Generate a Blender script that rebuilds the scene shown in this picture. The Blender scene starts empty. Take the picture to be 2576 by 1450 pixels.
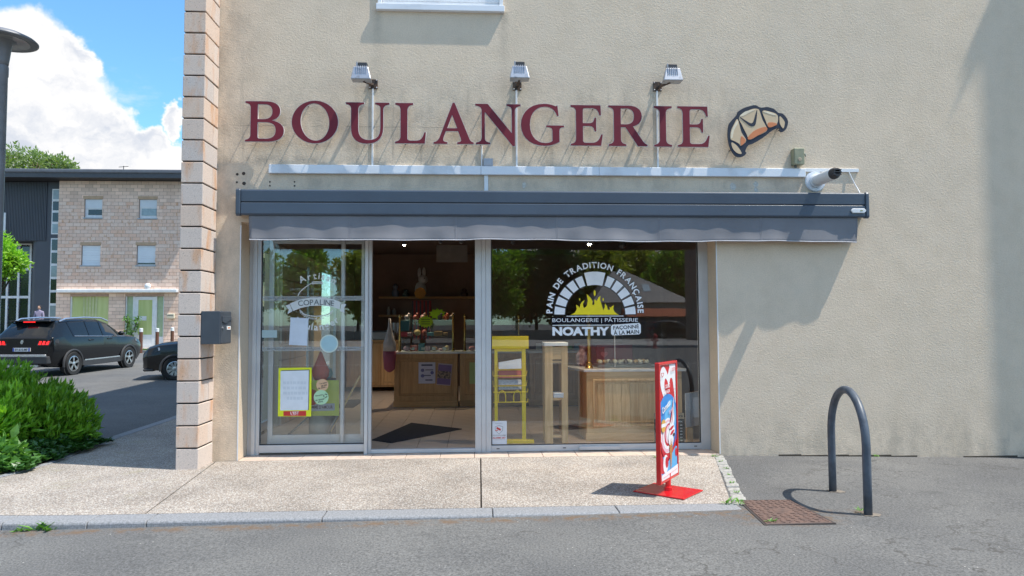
import bpy, bmesh, math, random
from mathutils import Vector, Matrix
rad = math.radians
sc = bpy.context.scene
COL = sc.collection
random.seed(7)

# ------------------------------------------------------------------ camera
FPX, VW, VH = 1767.8, 2576.0, 1450.0          # focal length in survey pixels, survey frame
cam_d = bpy.data.cameras.new('camera')
cam = bpy.data.objects.new('camera', cam_d)
COL.objects.link(cam)
cam.location = (0, -8.26, 1.55)
cam.rotation_euler = (rad(90 + 2.9), rad(0.23), rad(-3.07))
cam_d.sensor_fit = 'HORIZONTAL'
cam_d.sensor_width = 36
cam_d.lens = FPX / VW * 36
cam_d.clip_start = 0.05
cam_d.clip_end = 3000
sc.camera = cam
CR = cam.rotation_euler.to_matrix()
CL = Vector(cam.location)


def ray(u, v):
    return CR @ Vector(((u - VW / 2) / FPX, -(v - VH / 2) / FPX, -1))


def S(u, v, Y=0.0):
    """survey: point on the vertical plane at depth Y"""
    d = ray(u, v)
    return CL + d * ((Y - CL.y) / d.y)


def G(u, v, z=0.0):
    """survey: point on the level plane at height z"""
    d = ray(u, v)
    return CL + d * ((z - CL.z) / d.z)


# ------------------------------------------------------------------ sun and sky
SUN = Vector((-0.48, 0.142, -1.0)).normalized()      # direction the light travels
sl = bpy.data.lights.new('sun', 'SUN')
sl.energy = 3.45
sl.angle = rad(0.53)
sl.color = (1.0, 0.94, 0.84)
so = bpy.data.objects.new('sun', sl)
COL.objects.link(so)
so.rotation_euler = SUN.to_track_quat('-Z', 'Y').to_euler()
so.location = (20, -10, 40)

world = bpy.data.worlds.new('World')
sc.world = world
world.use_nodes = True
wt = world.node_tree
wt.nodes.clear()


def N(nt, typ, ins=None, **kw):
    n = nt.nodes.new(typ)
    for k, v in kw.items():
        setattr(n, k, v)
    for k, v in (ins or {}).items():
        if isinstance(v, bpy.types.NodeSocket):
            nt.links.new(v, n.inputs[k])
        else:
            n.inputs[k].default_value = v
    return n


def M(nt, op, a, b=None, c=None, clamp=False):
    ins = {0: a}
    if b is not None:
        ins[1] = b
    if c is not None:
        ins[2] = c
    return N(nt, 'ShaderNodeMath', ins, operation=op, use_clamp=clamp).outputs[0]


def VM(nt, op, a, b=None, out=0):
    ins = {0: a}
    if b is not None:
        ins[1] = b
    return N(nt, 'ShaderNodeVectorMath', ins, operation=op).outputs[out]


def MIX(nt, fac, a, b, mode='MIX'):
    n = N(nt, 'ShaderNodeMix', data_type='RGBA', blend_type=mode)
    for k, v in ((0, fac), (6, a), (7, b)):
        if isinstance(v, bpy.types.NodeSocket):
            nt.links.new(v, n.inputs[k])
        else:
            if k and len(v) == 3:
                v = (*v, 1)
            n.inputs[k].default_value = v
    return n.outputs[2]


def RAMP(nt, fac, lo, hi, a=0.0, b=1.0, smooth=True):
    n = N(nt, 'ShaderNodeMapRange', {0: fac, 1: lo, 2: hi, 3: a, 4: b},
          interpolation_type='SMOOTHSTEP' if smooth else 'LINEAR')
    return n.outputs[0]


def NOISE(nt, vec, scale, detail=3, rough=0.55, dist=0.0, out='Fac'):
    return N(nt, 'ShaderNodeTexNoise', {'Vector': vec, 'Scale': scale, 'Detail': detail,
                                        'Roughness': rough, 'Distortion': dist}).outputs[out]


sky = N(wt, 'ShaderNodeTexSky', sky_type='NISHITA', sun_disc=False)
sky.sun_elevation = math.asin(-SUN.z)
sky.sun_rotation = math.atan2(-SUN.x, -SUN.y)
sky.altitude = 250
sky.air_density = 1.0
sky.dust_density = 0.5
sky.ozone_density = 1.6
tc = N(wt, 'ShaderNodeTexCoord').outputs['Generated']
# cumulus: banks of puffs all round the horizon, warped with noise
warp = VM(wt, 'SCALE', VM(wt, 'SUBTRACT', NOISE(wt, tc, 9, 5, 0.6, out='Color'), (0.5, 0.5, 0.5)))
warp.node.inputs[3].default_value = 0.085
fray = VM(wt, 'SCALE', VM(wt, 'SUBTRACT', NOISE(wt, tc, 34, 5, 0.65, out='Color'), (0.5, 0.5, 0.5)))
fray.node.inputs[3].default_value = 0.030
wdir = VM(wt, 'ADD', VM(wt, 'ADD', tc, warp), fray)
puffs = [(30, 185, 120), (150, 165, 66), (185, 140, 34), (120, 290, 130), (235, 330, 70), (40, 400, 150),
         (300, 395, 70), (385, 372, 48), (430, 400, 55), (200, 440, 110), (435, 300, 34)]
field = None
for u, v, r in puffs:
    d = ray(u, v).normalized()
    dist = VM(wt, 'DISTANCE', wdir, tuple(d), out=1)
    f = M(wt, 'SUBTRACT', 1.0, M(wt, 'DIVIDE', dist, r / FPX * 1.05))
    field = f if field is None else M(wt, 'MAXIMUM', field, f)
sep = N(wt, 'ShaderNodeSeparateXYZ', {0: tc})
gen = NOISE(wt, VM(wt, 'MULTIPLY', wdir, (1, 1, 1.8)), 2.6, 5, 0.58)
gen = RAMP(wt, gen, 0.49, 0.63, -0.4, 0.7)
# away from the surveyed bank the same kind of cumulus carries on
away = RAMP(wt, VM(wt, 'DISTANCE', tc, tuple(ray(200, 200).normalized()), out=1), 0.26, 0.5)
gen = M(wt, 'SUBTRACT', gen, M(wt, 'MULTIPLY', M(wt, 'SUBTRACT', 1.0, away), 1.2))
field = M(wt, 'MAXIMUM', field, gen)
mask = RAMP(wt, field, -0.06, 0.20)
wisp = M(wt, 'MULTIPLY', RAMP(wt, NOISE(wt, VM(wt, 'MULTIPLY', tc, (1, 1, 2.4)), 6.5, 6, 0.62, 0.6), 0.55, 0.78), 0.42)
mask = M(wt, 'MAXIMUM', mask, wisp)
shade = M(wt, 'MULTIPLY', RAMP(wt, NOISE(wt, VM(wt, 'MULTIPLY', wdir, (1, 1, 1.7)), 6.5, 6, 0.62), 0.38, 0.62), RAMP(wt, field, 0.08, 0.45))
cloudc = MIX(wt, shade, (4.4, 4.33, 4.25), (2.75, 2.95, 3.35))
skyc = MIX(wt, 1.0, sky.outputs[0], (0.66, 1.00, 1.12), 'MULTIPLY')
mixc = MIX(wt, mask, skyc, cloudc)
bg = N(wt, 'ShaderNodeBackground', {0: mixc, 1: 0.14})
N(wt, 'ShaderNodeOutputWorld', {0: bg.outputs[0]})

sc.view_settings.view_transform = 'Standard'
sc.view_settings.look = 'None'
sc.view_settings.exposure = 0.84
sc.view_settings.gamma = 1
sc.view_settings.use_curve_mapping = False
sc.render.engine = 'CYCLES'
sc.cycles.use_denoising = True
sc.cycles.max_bounces = 8
sc.cycles.diffuse_bounces = 4
sc.cycles.glossy_bounces = 4
sc.cycles.transparent_max_bounces = 16
sc.cycles.sample_clamp_indirect = 6
sc.cycles.caustics_reflective = False
sc.cycles.caustics_refractive = False

# ------------------------------------------------------------------ materials
MATS = {}


def mat(name, c1, c2=None, scale=6.0, rough=0.6, metal=0.0, bump=0.0, bscale=60.0, spec=0.5,
        coords='world', detail=4, contrast=(0.35, 0.65), emit=None, coat=0.0, stretch=(1, 1, 1), island=0.0):
    if name in MATS:
        return MATS[name]
    m = bpy.data.materials.new(name)
    m.use_nodes = True
    nt = m.node_tree
    p = nt.nodes['Principled BSDF']
    if coords == 'world':
        vec = N(nt, 'ShaderNodeNewGeometry').outputs['Position']
    else:
        vec = N(nt, 'ShaderNodeTexCoord').outputs['Object']
    if stretch != (1, 1, 1):
        vec = VM(nt, 'MULTIPLY', vec, stretch)
    if c2 is None:
        c2 = tuple(x * 0.86 for x in c1)
    f = RAMP(nt, NOISE(nt, vec, scale, detail), contrast[0], contrast[1])
    col = MIX(nt, f, c1, c2)
    if island:
        rnd = N(nt, 'ShaderNodeNewGeometry').outputs['Random Per Island']
        k = M(nt, 'ADD', 1.0 - island, M(nt, 'MULTIPLY', rnd, 2 * island))
        col = VM(nt, 'SCALE', col)
        nt.links.new(k, col.node.inputs[3])
    nt.links.new(col, p.inputs['Base Color'])
    p.inputs['Roughness'].default_value = rough
    p.inputs['Metallic'].default_value = metal
    p.inputs['Specular IOR Level'].default_value = spec
    p.inputs['Coat Weight'].default_value = coat
    if bump:
        h = NOISE(nt, vec, bscale, 3, 0.6)
        b = N(nt, 'ShaderNodeBump', {'Strength': 1.0, 'Distance': bump, 'Height': h})
        nt.links.new(b.outputs[0], p.inputs['Normal'])
    if emit:
        p.inputs['Emission Color'].default_value = (*emit[0], 1)
        p.inputs['Emission Strength'].default_value = emit[1]
    MATS[name] = m
    return m


def flat(name, c, rough=0.5, metal=0.0, spec=0.5, coat=0.0):
    """plain painted or printed colour with a little tonal drift"""
    return mat(name, c, tuple(x * 0.93 for x in c), scale=9, rough=rough, metal=metal, spec=spec, coat=coat)


def glass_mat(name, tint=(0.9, 0.95, 0.94), f0=0.10, rough=0.0):
    m = bpy.data.materials.new(name)
    m.use_nodes = True
    nt = m.node_tree
    nt.nodes.clear()
    lw = N(nt, 'ShaderNodeLayerWeight', {'Blend': 0.35}).outputs['Facing']
    # Schlick-like: nearly f0 face-on, rising at grazing angles
    f = M(nt, 'ADD', f0, M(nt, 'MULTIPLY', M(nt, 'POWER', lw, 4.0), 0.8), clamp=True)
    t = N(nt, 'ShaderNodeBsdfTransparent', {0: (*tint, 1)})
    vec = N(nt, 'ShaderNodeNewGeometry').outputs['Position']
    bn = N(nt, 'ShaderNodeBump', {'Strength': 0.25, 'Distance': 0.0012, 'Height': NOISE(nt, vec, 1.6, 2)})
    g = N(nt, 'ShaderNodeBsdfGlossy', {'Color': (1, 1, 1, 1), 'Roughness': rough, 'Normal': bn.outputs[0]})
    mx = N(nt, 'ShaderNodeMixShader', {0: f, 1: t.outputs[0], 2: g.outputs[0]})
    N(nt, 'ShaderNodeOutputMaterial', {0: mx.outputs[0]})
    MATS[name] = m
    return m


def film_mat(name, c, alpha):
    """translucent printed film"""
    m = bpy.data.materials.new(name)
    m.use_nodes = True
    nt = m.node_tree
    nt.nodes.clear()
    t = N(nt, 'ShaderNodeBsdfTransparent')
    d = N(nt, 'ShaderNodeBsdfDiffuse', {0: (*c, 1)})
    mx = N(nt, 'ShaderNodeMixShader', {0: alpha, 1: t.outputs[0], 2: d.outputs[0]})
    N(nt, 'ShaderNodeOutputMaterial', {0: mx.outputs[0]})
    MATS[name] = m
    return m


def leaf_mat(name, ca, cb, trans=0.35, rough=0.45):
    m = bpy.data.materials.new(name)
    m.use_nodes = True
    nt = m.node_tree
    p = nt.nodes['Principled BSDF']
    g = N(nt, 'ShaderNodeNewGeometry')
    col = MIX(nt, g.outputs['Random Per Island'], ca, cb)
    big = RAMP(nt, NOISE(nt, g.outputs['Position'], 1.4, 2), 0.3, 0.7, 0.75, 1.2)
    col = VM(nt, 'SCALE', col)
    nt.links.new(big, col.node.inputs[3])
    nt.links.new(col, p.inputs['Base Color'])
    p.inputs['Roughness'].default_value = rough
    tr = N(nt, 'ShaderNodeBsdfTranslucent', {0: VM(nt, 'MULTIPLY', col, (1.3, 1.5, 0.5))})
    mx = N(nt, 'ShaderNodeMixShader', {0: trans, 1: p.outputs[0], 2: tr.outputs[0]})
    nt.links.new(mx.outputs[0], nt.nodes['Material Output'].inputs[0])
    MATS[name] = m
    return m


# ------------------------------------------------------------------ object helpers
def wloc(o):
    v = Vector((0, 0, 0))
    while o is not None:
        v += o.location
        o = o.parent
    return v


def tag(o, label=None, cat=None, group=None, kind=None):
    if label:
        o['label'] = label
    if cat:
        o['category'] = cat
    if group:
        o['group'] = group
    if kind:
        o['kind'] = kind
    return o


def empty(name, loc=(0, 0, 0), label=None, cat=None, group=None, kind=None, parent=None, rz=0.0):
    o = bpy.data.objects.new(name, None)
    COL.objects.link(o)
    o.empty_display_size = 0.1
    loc = Vector(loc)
    if parent is not None:
        loc = loc - wloc(parent)
        o.parent = parent
    o.location = loc
    o.rotation_euler.z = rz
    return tag(o, label, cat, group, kind)


class B:
    """collects simple shapes into one mesh"""

    def __init__(s):
        s.v, s.f, s.m, s.cur = [], [], [], 0

    def add(s, vs, fs):
        k = len(s.v)
        s.v += [tuple(x) for x in vs]
        s.f += [tuple(i + k for i in q) for q in fs]
        s.m += [s.cur] * len(fs)
        return s

    def box(s, x0, x1, y0, y1, z0, z1):
        if x0 > x1: x0, x1 = x1, x0
        if y0 > y1: y0, y1 = y1, y0
        if z0 > z1: z0, z1 = z1, z0
        return s.add([(x0, y0, z0), (x1, y0, z0), (x1, y1, z0), (x0, y1, z0), (x0, y0, z1), (x1, y0, z1), (x1, y1, z1), (x0, y1, z1)],
                     [(0, 3, 2, 1), (4, 5, 6, 7), (0, 1, 5, 4), (1, 2, 6, 5), (2, 3, 7, 6), (3, 0, 4, 7)])

    def obox(s, c, ax, ay, az):
        """oriented box: centre, three half-axis vectors"""
        c, ax, ay, az = map(Vector, (c, ax, ay, az))
        vs = [c - ax - ay - az, c + ax - ay - az, c + ax + ay - az, c - ax + ay - az,
              c - ax - ay + az, c + ax - ay + az, c + ax + ay + az, c - ax + ay + az]
        return s.add(vs, [(0, 3, 2, 1), (4, 5, 6, 7), (0, 1, 5, 4), (1, 2, 6, 5), (2, 3, 7, 6), (3, 0, 4, 7)])

    def bar(s, a, b, w, t=None, up=(0, 0, 1)):
        a, b = Vector(a), Vector(b)
        d = b - a
        up = Vector(up)
        x = d.cross(up)
        if x.length < 1e-6:
            x = d.cross(Vector((1, 0, 0)))
        x.normalize()
        y = x.cross(d).normalized()
        return s.obox((a + b) / 2, d / 2, x * w / 2, y * (t or w) / 2)

    def prism(s, pts, y0, y1):
        """outline in (x,z) pulled from y0 to y1"""
        n = len(pts)
        vs = [(x, y0, z) for x, z in pts] + [(x, y1, z) for x, z in pts]
        fs = [tuple(range(n)), tuple(range(2 * n - 1, n - 1, -1))]
        fs += [(i, i + n, (i + 1) % n + n, (i + 1) % n) for i in range(n)]
        return s.add(vs, fs)

    def slab(s, pts, z0, z1):
        """outline in (x,y) pulled from z0 to z1"""
        n = len(pts)
        vs = [(x, y, z0) for x, y in pts] + [(x, y, z1) for x, y in pts]
        fs = [tuple(range(n - 1, -1, -1)), tuple(range(n, 2 * n))]
        fs += [(i, (i + 1) % n, (i + 1) % n + n, i + n) for i in range(n)]
        return s.add(vs, fs)

    def tube(s, path, r, n=8, caps=True):
        path = [Vector(p) for p in path]
        rs = r if isinstance(r, (list, tuple)) else [r] * len(path)
        rings = []
        prev = None
        for i, p in enumerate(path):
            d = (path[min(i + 1, len(path) - 1)] - path[max(i - 1, 0)]).normalized()
            if prev is None:
                a = d.cross(Vector((0, 0, 1)))
                if a.length < 1e-4:
                    a = d.cross(Vector((0, 1, 0)))
            else:
                a = prev - d * prev.dot(d)
            a.normalize()
            prev = a
            b = d.cross(a)
            rings.append([p + (a * math.cos(2 * math.pi * k / n) + b * math.sin(2 * math.pi * k / n)) * rs[i] for k in range(n)])
        vs = [q for g in rings for q in g]
        fs = []
        for i in range(len(rings) - 1):
            for k in range(n):
                fs.append((i * n + k, i * n + (k + 1) % n, (i + 1) * n + (k + 1) % n, (i + 1) * n + k))
        if caps:
            fs.append(tuple(range(n - 1, -1, -1)))
            fs.append(tuple((len(rings) - 1) * n + k for k in range(n)))
        return s.add(vs, fs)

    def lathe(s, prof, c=(0, 0, 0), axis='z', n=16, caps=True):
        """profile [(r,h)] turned about an axis through c"""
        c = Vector(c)
        vs, fs = [], []
        for r, h in prof:
            for k in range(n):
                a = 2 * math.pi * k / n
                p = {'z': (r * math.cos(a), r * math.sin(a), h), 'y': (r * math.cos(a), h, r * math.sin(a)),
                     'x': (h, r * math.cos(a), r * math.sin(a))}[axis]
                vs.append(c + Vector(p))
        for i in range(len(prof) - 1):
            for k in range(n):
                fs.append((i * n + k, i * n + (k + 1) % n, (i + 1) * n + (k + 1) % n, (i + 1) * n + k))
        if caps and prof[0][0] > 1e-5:
            fs.append(tuple(range(n - 1, -1, -1)))
        if caps and prof[-1][0] > 1e-5:
            fs.append(tuple((len(prof) - 1) * n + k for k in range(n)))
        return s.add(vs, fs)

    def ball(s, c, rx, ry=None, rz=None, n=10, m=6):
        ry = ry or rx
        rz = rz or rx
        c = Vector(c)
        vs = [c + Vector((0, 0, -rz))]
        for j in range(1, m):
            t = math.pi * j / m - math.pi / 2
            for k in range(n):
                a = 2 * math.pi * k / n
                vs.append(c + Vector((rx * math.cos(t) * math.cos(a), ry * math.cos(t) * math.sin(a), rz * math.sin(t))))
        vs.append(c + Vector((0, 0, rz)))
        fs = [(0, 1 + (k + 1) % n, 1 + k) for k in range(n)]
        for j in range(m - 2):
            for k in range(n):
                fs.append((1 + j * n + k, 1 + j * n + (k + 1) % n, 1 + (j + 1) * n + (k + 1) % n, 1 + (j + 1) * n + k))
        top = len(vs) - 1
        b0 = 1 + (m - 2) * n
        fs += [(b0 + k, b0 + (k + 1) % n, top) for k in range(n)]
        return s.add(vs, fs)

    def quad(s, a, b, c, d):
        return s.add([a, b, c, d], [(0, 1, 2, 3)])

    def out(s, name, m, parent=None, label=None, cat=None, group=None, kind=None, bevel=0.0, smooth=False, local=False,
            origin=None, seg=1, fixn=True):
        me = bpy.data.meshes.new(name)
        off = Vector((0, 0, 0))
        if parent is not None and not local:
            off = wloc(parent)
        org = Vector(origin) if origin is not None else (off if not local else Vector((0, 0, 0)))
        me.from_pydata([tuple(Vector(p) - org) for p in s.v], [], s.f)
        if fixn:
            bm = bmesh.new()
            bm.from_mesh(me)
            bmesh.ops.recalc_face_normals(bm, faces=bm.faces)
            bm.to_mesh(me)
            bm.free()
        for q in (m if isinstance(m, (list, tuple)) else [m]):
            me.materials.append(q)
        if isinstance(m, (list, tuple)):
            me.polygons.foreach_set('material_index', s.m)
        if smooth:
            me.polygons.foreach_set('use_smooth', [True] * len(me.polygons))
        o = bpy.data.objects.new(name, me)
        COL.objects.link(o)
        if parent is not None:
            o.parent = parent
        o.location = org - off if not local else org
        if bevel:
            bv = o.modifiers.new('bevel', 'BEVEL')
            bv.width = bevel
            bv.segments = seg
            bv.limit_method = 'ANGLE'
            bv.angle_limit = rad(40)
        if smooth and smooth != 'all':
            try:
                me.set_sharp_from_angle(angle=rad(38))
            except Exception:
                pass
        return tag(o, label, cat, group, kind)


def dup(o, dloc=(0, 0, 0), parent=None, label=None):
    c = o.copy()
    COL.objects.link(c)
    if parent is not None:
        c.parent = parent
    c.location = o.location + Vector(dloc)
    if label:
        c['label'] = label
    for ch in list(o.children):
        dup(ch, (0, 0, 0), c)
    return c


def path2d(spec, n=7):
    """small outline language -> list of closed polylines"""
    outs, cur = [], []
    for seg in spec:
        k = seg[0]
        if k == 'M':
            if cur:
                outs.append(cur)
            cur = [(seg[1], seg[2])]
        elif k == 'L':
            cur.append((seg[1], seg[2]))
        elif k == 'C':
            x0, y0 = cur[-1]
            x1, y1, x2, y2, x3, y3 = seg[1:]
            for i in range(1, n + 1):
                t = i / n
                a, b, c, d = (1 - t) ** 3, 3 * t * (1 - t) ** 2, 3 * t * t * (1 - t), t ** 3
                cur.append((a * x0 + b * x1 + c * x2 + d * x3, a * y0 + b * y1 + c * y2 + d * y3))
    if cur:
        outs.append(cur)
    return outs


def curve_mesh(loops, depth=0.0, offset=0.0, bevel=0.0):
    """filled flat shape from closed loops in (x,y); returns a mesh lying in XY, facing +Z"""
    cu = bpy.data.curves.new('shape', 'CURVE')
    cu.dimensions = '2D'
    cu.fill_mode = 'BOTH'
    cu.extrude = depth / 2
    cu.offset = offset
    cu.bevel_depth = bevel
    for lp in loops:
        sp = cu.splines.new('POLY')
        sp.points.add(len(lp) - 1)
        for p, (x, y) in zip(sp.points, lp):
            p.co = (x, y, 0, 1)
        sp.use_cyclic_u = True
    return curve_to_mesh(cu)


def curve_to_mesh(cu):
    ob = bpy.data.objects.new('shape', cu)
    me = bpy.data.meshes.new_from_object(ob)
    bpy.data.objects.remove(ob)
    bpy.data.curves.remove(cu)
    return me


def text_mesh(s, size=1.0, depth=0.0, bold=0.0, align='LEFT', spacing=1.0, line=1.0):
    cu = bpy.data.curves.new('lettering', 'FONT')
    cu.body = s
    cu.size = size
    cu.extrude = depth / 2
    cu.offset = bold
    cu.align_x = align
    cu.space_character = spacing
    cu.space_line = line
    cu.resolution_u = 3
    return curve_to_mesh(cu)


def mesh_bounds(me):
    xs = [v.co.x for v in me.vertices]
    ys = [v.co.y for v in me.vertices]
    return (min(xs), max(xs), min(ys), max(ys)) if xs else (0, 1, 0, 1)


def put(me, name, m, parent, matrix, label=None, cat=None, group=None, kind=None):
    """place a flat mesh with a world matrix"""
    me.transform(matrix)
    off = wloc(parent) if parent is not None else Vector((0, 0, 0))
    me.transform(Matrix.Translation(-off))
    me.materials.clear()
    me.materials.append(m)
    o = bpy.data.objects.new(name, me)
    COL.objects.link(o)
    if parent is not None:
        o.parent = parent
    return tag(o, label, cat, group, kind)


STAND = Matrix.Rotation(rad(90), 4, 'X')       # XY plane -> XZ plane facing -Y


def text_fit(s, x0, x1, z0, z1, Y, name, m, parent, bold=0.0, depth=0.001, flip=False, rot=0.0, stretch=True, label=None, cat=None):
    """lettering fitted to a rectangle on the plane Y, facing the street"""
    me = text_mesh(s, 1.0, 0.0, bold, 'LEFT')
    a, b, c, d = mesh_bounds(me)
    sx, sz = (x1 - x0) / (b - a), (z1 - z0) / (d - c)
    if not stretch:
        sx = sz = min(sx, sz)
    T = Matrix.Translation((-(a + b) / 2, -(c + d) / 2, 0))
    Sc = Matrix.Diagonal((sx * (-1 if flip else 1), sz, 1, 1))
    W = Matrix.Translation(((x0 + x1) / 2, Y, (z0 + z1) / 2)) @ Matrix.Rotation(rot, 4, 'Y') @ STAND @ Sc @ T
    return put(me, name, m, parent, W, label, cat)


def shape_on(loops_uv, Y, name, m, parent, depth=0.002, label=None, cat=None):
    """outline given as survey pixels, cut from sheet on the plane Y"""
    loops = [[(S(u, v, Y).x, S(u, v, Y).z) for u, v in lp] for lp in loops_uv]
    me = curve_mesh(loops, depth)
    return put(me, name, m, parent, Matrix.Translation((0, Y, 0)) @ STAND, label, cat)


def zoomer(ox, oy, k):
    """survey pixels from an enlarged crop of the photograph"""
    return lambda x, y: ((ox + x / k) * VW / 4080.0, (oy + y / k) * VW / 4080.0)

# ------------------------------------------------------------------ surface materials
def stucco(name, c1, c2, dirt=True, bump=0.0046):
    m = bpy.data.materials.new(name)
    m.use_nodes = True
    nt = m.node_tree
    p = nt.nodes['Principled BSDF']
    pos = N(nt, 'ShaderNodeNewGeometry').outputs['Position']
    big = RAMP(nt, NOISE(nt, pos, 0.55, 4, 0.6), 0.3, 0.7)
    col = MIX(nt, big, c1, c2)
    mid = RAMP(nt, NOISE(nt, pos, 3.2, 5, 0.65), 0.35, 0.75)
    col = MIX(nt, M(nt, 'MULTIPLY', mid, 0.22), col, (0.45, 0.36, 0.25))
    grain = RAMP(nt, NOISE(nt, pos, 75, 3, 0.7), 0.3, 0.7, 0.91, 1.07)
    col = VM(nt, 'SCALE', col)
    nt.links.new(grain, col.node.inputs[3])
    if dirt:
        s = N(nt, 'ShaderNodeSeparateXYZ', {0: pos})
        X, Z = s.outputs[0], s.outputs[2]
        blot = NOISE(nt, VM(nt, 'MULTIPLY', pos, (1, 1, 0.6)), 4.5, 5, 0.7)
        # weathering run-off: soot band above the cable duct, moss-dark foot of the wall, blooms round the letters
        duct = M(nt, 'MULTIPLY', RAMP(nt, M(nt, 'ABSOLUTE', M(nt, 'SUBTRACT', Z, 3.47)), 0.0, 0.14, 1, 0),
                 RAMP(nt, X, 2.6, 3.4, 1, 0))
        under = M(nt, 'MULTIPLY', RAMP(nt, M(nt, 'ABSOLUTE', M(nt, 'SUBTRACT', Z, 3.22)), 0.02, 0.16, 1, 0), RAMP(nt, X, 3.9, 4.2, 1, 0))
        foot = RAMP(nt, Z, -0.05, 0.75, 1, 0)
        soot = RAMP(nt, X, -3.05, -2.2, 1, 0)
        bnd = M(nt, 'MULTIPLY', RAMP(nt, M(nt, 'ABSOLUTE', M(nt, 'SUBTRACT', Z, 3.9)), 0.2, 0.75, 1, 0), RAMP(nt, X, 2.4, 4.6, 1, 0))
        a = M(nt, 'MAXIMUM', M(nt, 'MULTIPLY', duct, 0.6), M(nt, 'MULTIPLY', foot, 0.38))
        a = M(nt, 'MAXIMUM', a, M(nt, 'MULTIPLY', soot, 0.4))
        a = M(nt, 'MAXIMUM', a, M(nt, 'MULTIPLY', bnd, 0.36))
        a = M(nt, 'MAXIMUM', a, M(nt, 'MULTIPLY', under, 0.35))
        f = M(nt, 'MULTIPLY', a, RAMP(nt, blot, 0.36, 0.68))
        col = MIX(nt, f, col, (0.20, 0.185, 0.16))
        # a hairline crack running level behind the first letters
        wig = M(nt, 'MULTIPLY', M(nt, 'SUBTRACT', NOISE(nt, VM(nt, 'MULTIPLY', pos, (1, 0, 0)), 7, 4, 0.7), 0.5), 0.05)
        crk = RAMP(nt, M(nt, 'ABSOLUTE', M(nt, 'SUBTRACT', M(nt, 'ADD', Z, wig), 3.875)), 0.0, 0.006, 1, 0)
        crk = M(nt, 'MULTIPLY', crk, M(nt, 'MULTIPLY', RAMP(nt, X, -0.4, -0.1, 1, 0), RAMP(nt, NOISE(nt, pos, 5, 2), 0.4, 0.5)))
        col = MIX(nt, M(nt, 'MULTIPLY', crk, 0.6), col, (0.16, 0.14, 0.12))
        # rain runs below the sill ends
        sl_a = M(nt, 'MINIMUM', M(nt, 'ABSOLUTE', M(nt, 'ADD', X, 1.15)), M(nt, 'ABSOLUTE', M(nt, 'SUBTRACT', X, 0.36)))
        run = M(nt, 'MULTIPLY', RAMP(nt, sl_a, 0.0, 0.09, 1, 0), M(nt, 'MULTIPLY', RAMP(nt, Z, 4.3, 5.27, 0, 1), RAMP(nt, Z, 5.27, 5.30, 1, 0)))
        col = MIX(nt, M(nt, 'MULTIPLY', run, M(nt, 'MULTIPLY', RAMP(nt, blot, 0.3, 0.6), 0.4)), col, (0.26, 0.23, 0.19))
        # vertical streaks of soot between letters and duct
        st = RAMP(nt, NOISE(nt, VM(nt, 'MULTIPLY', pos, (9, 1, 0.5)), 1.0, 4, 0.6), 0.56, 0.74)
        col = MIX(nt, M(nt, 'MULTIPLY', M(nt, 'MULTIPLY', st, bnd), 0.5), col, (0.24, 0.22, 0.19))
    nt.links.new(col, p.inputs['Base Color'])
    p.inputs['Roughness'].default_value = 0.92
    p.inputs['Specular IOR Level'].default_value = 0.2
    h = NOISE(nt, VM(nt, 'MULTIPLY', pos, (0.75, 1, 1.2)), 46, 4, 0.62, 1.0)
    b = N(nt, 'ShaderNodeBump', {'Strength': 1.0, 'Distance': bump, 'Height': h})
    nt.links.new(b.outputs[0], p.inputs['Normal'])
    MATS[name] = m
    return m


stucco_m = stucco('render_plaster', (0.745, 0.605, 0.46), (0.69, 0.572, 0.445))
plain_m = stucco('smooth_plaster', (0.66, 0.54, 0.41), (0.62, 0.52, 0.40), dirt=False, bump=0.0012)


def stone_mat(name, hues, bump=0.0015):
    m = bpy.data.materials.new(name)
    m.use_nodes = True
    nt = m.node_tree
    p = nt.nodes['Principled BSDF']
    pos = N(nt, 'ShaderNodeNewGeometry').outputs['Position']
    rnd = N(nt, 'ShaderNodeObjectInfo').outputs['Random']
    cr = N(nt, 'ShaderNodeValToRGB', {0: rnd})
    el = cr.color_ramp.elements
    el[0].color = (*hues[0], 1)
    el[1].color = (*hues[-1], 1)
    for i, h in enumerate(hues[1:-1]):
        e = el.new((i + 1) / (len(hues) - 1))
        e.color = (*h, 1)
    col = cr.outputs[0]
    st = RAMP(nt, NOISE(nt, VM(nt, 'ADD', VM(nt, 'MULTIPLY', pos, (7, 7, 2.2)), N(nt, 'ShaderNodeCombineXYZ', {0: M(nt, 'MULTIPLY', rnd, 40.0)}).outputs[0]), 0.8, 4, 0.6), 0.5, 0.72)
    col = MIX(nt, M(nt, 'MULTIPLY', st, 0.7), col, (0.62, 0.33, 0.17))
    gr = RAMP(nt, NOISE(nt, pos, 120, 3, 0.7), 0.3, 0.7, 0.85, 1.1)
    pit = RAMP(nt, NOISE(nt, pos, 55, 2, 0.5), 0.26, 0.36, 0.55, 1.0)
    col = VM(nt, 'SCALE', col)
    nt.links.new(M(nt, 'MULTIPLY', gr, pit), col.node.inputs[3])
    nt.links.new(col, p.inputs['Base Color'])
    p.inputs['Roughness'].default_value = 0.9
    p.inputs['Specular IOR Level'].default_value = 0.2
    b = N(nt, 'ShaderNodeBump', {'Strength': 1.0, 'Distance': bump, 'Height': NOISE(nt, pos, 70, 4, 0.7)})
    nt.links.new(b.outputs[0], p.inputs['Normal'])
    MATS[name] = m
    return m


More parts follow.
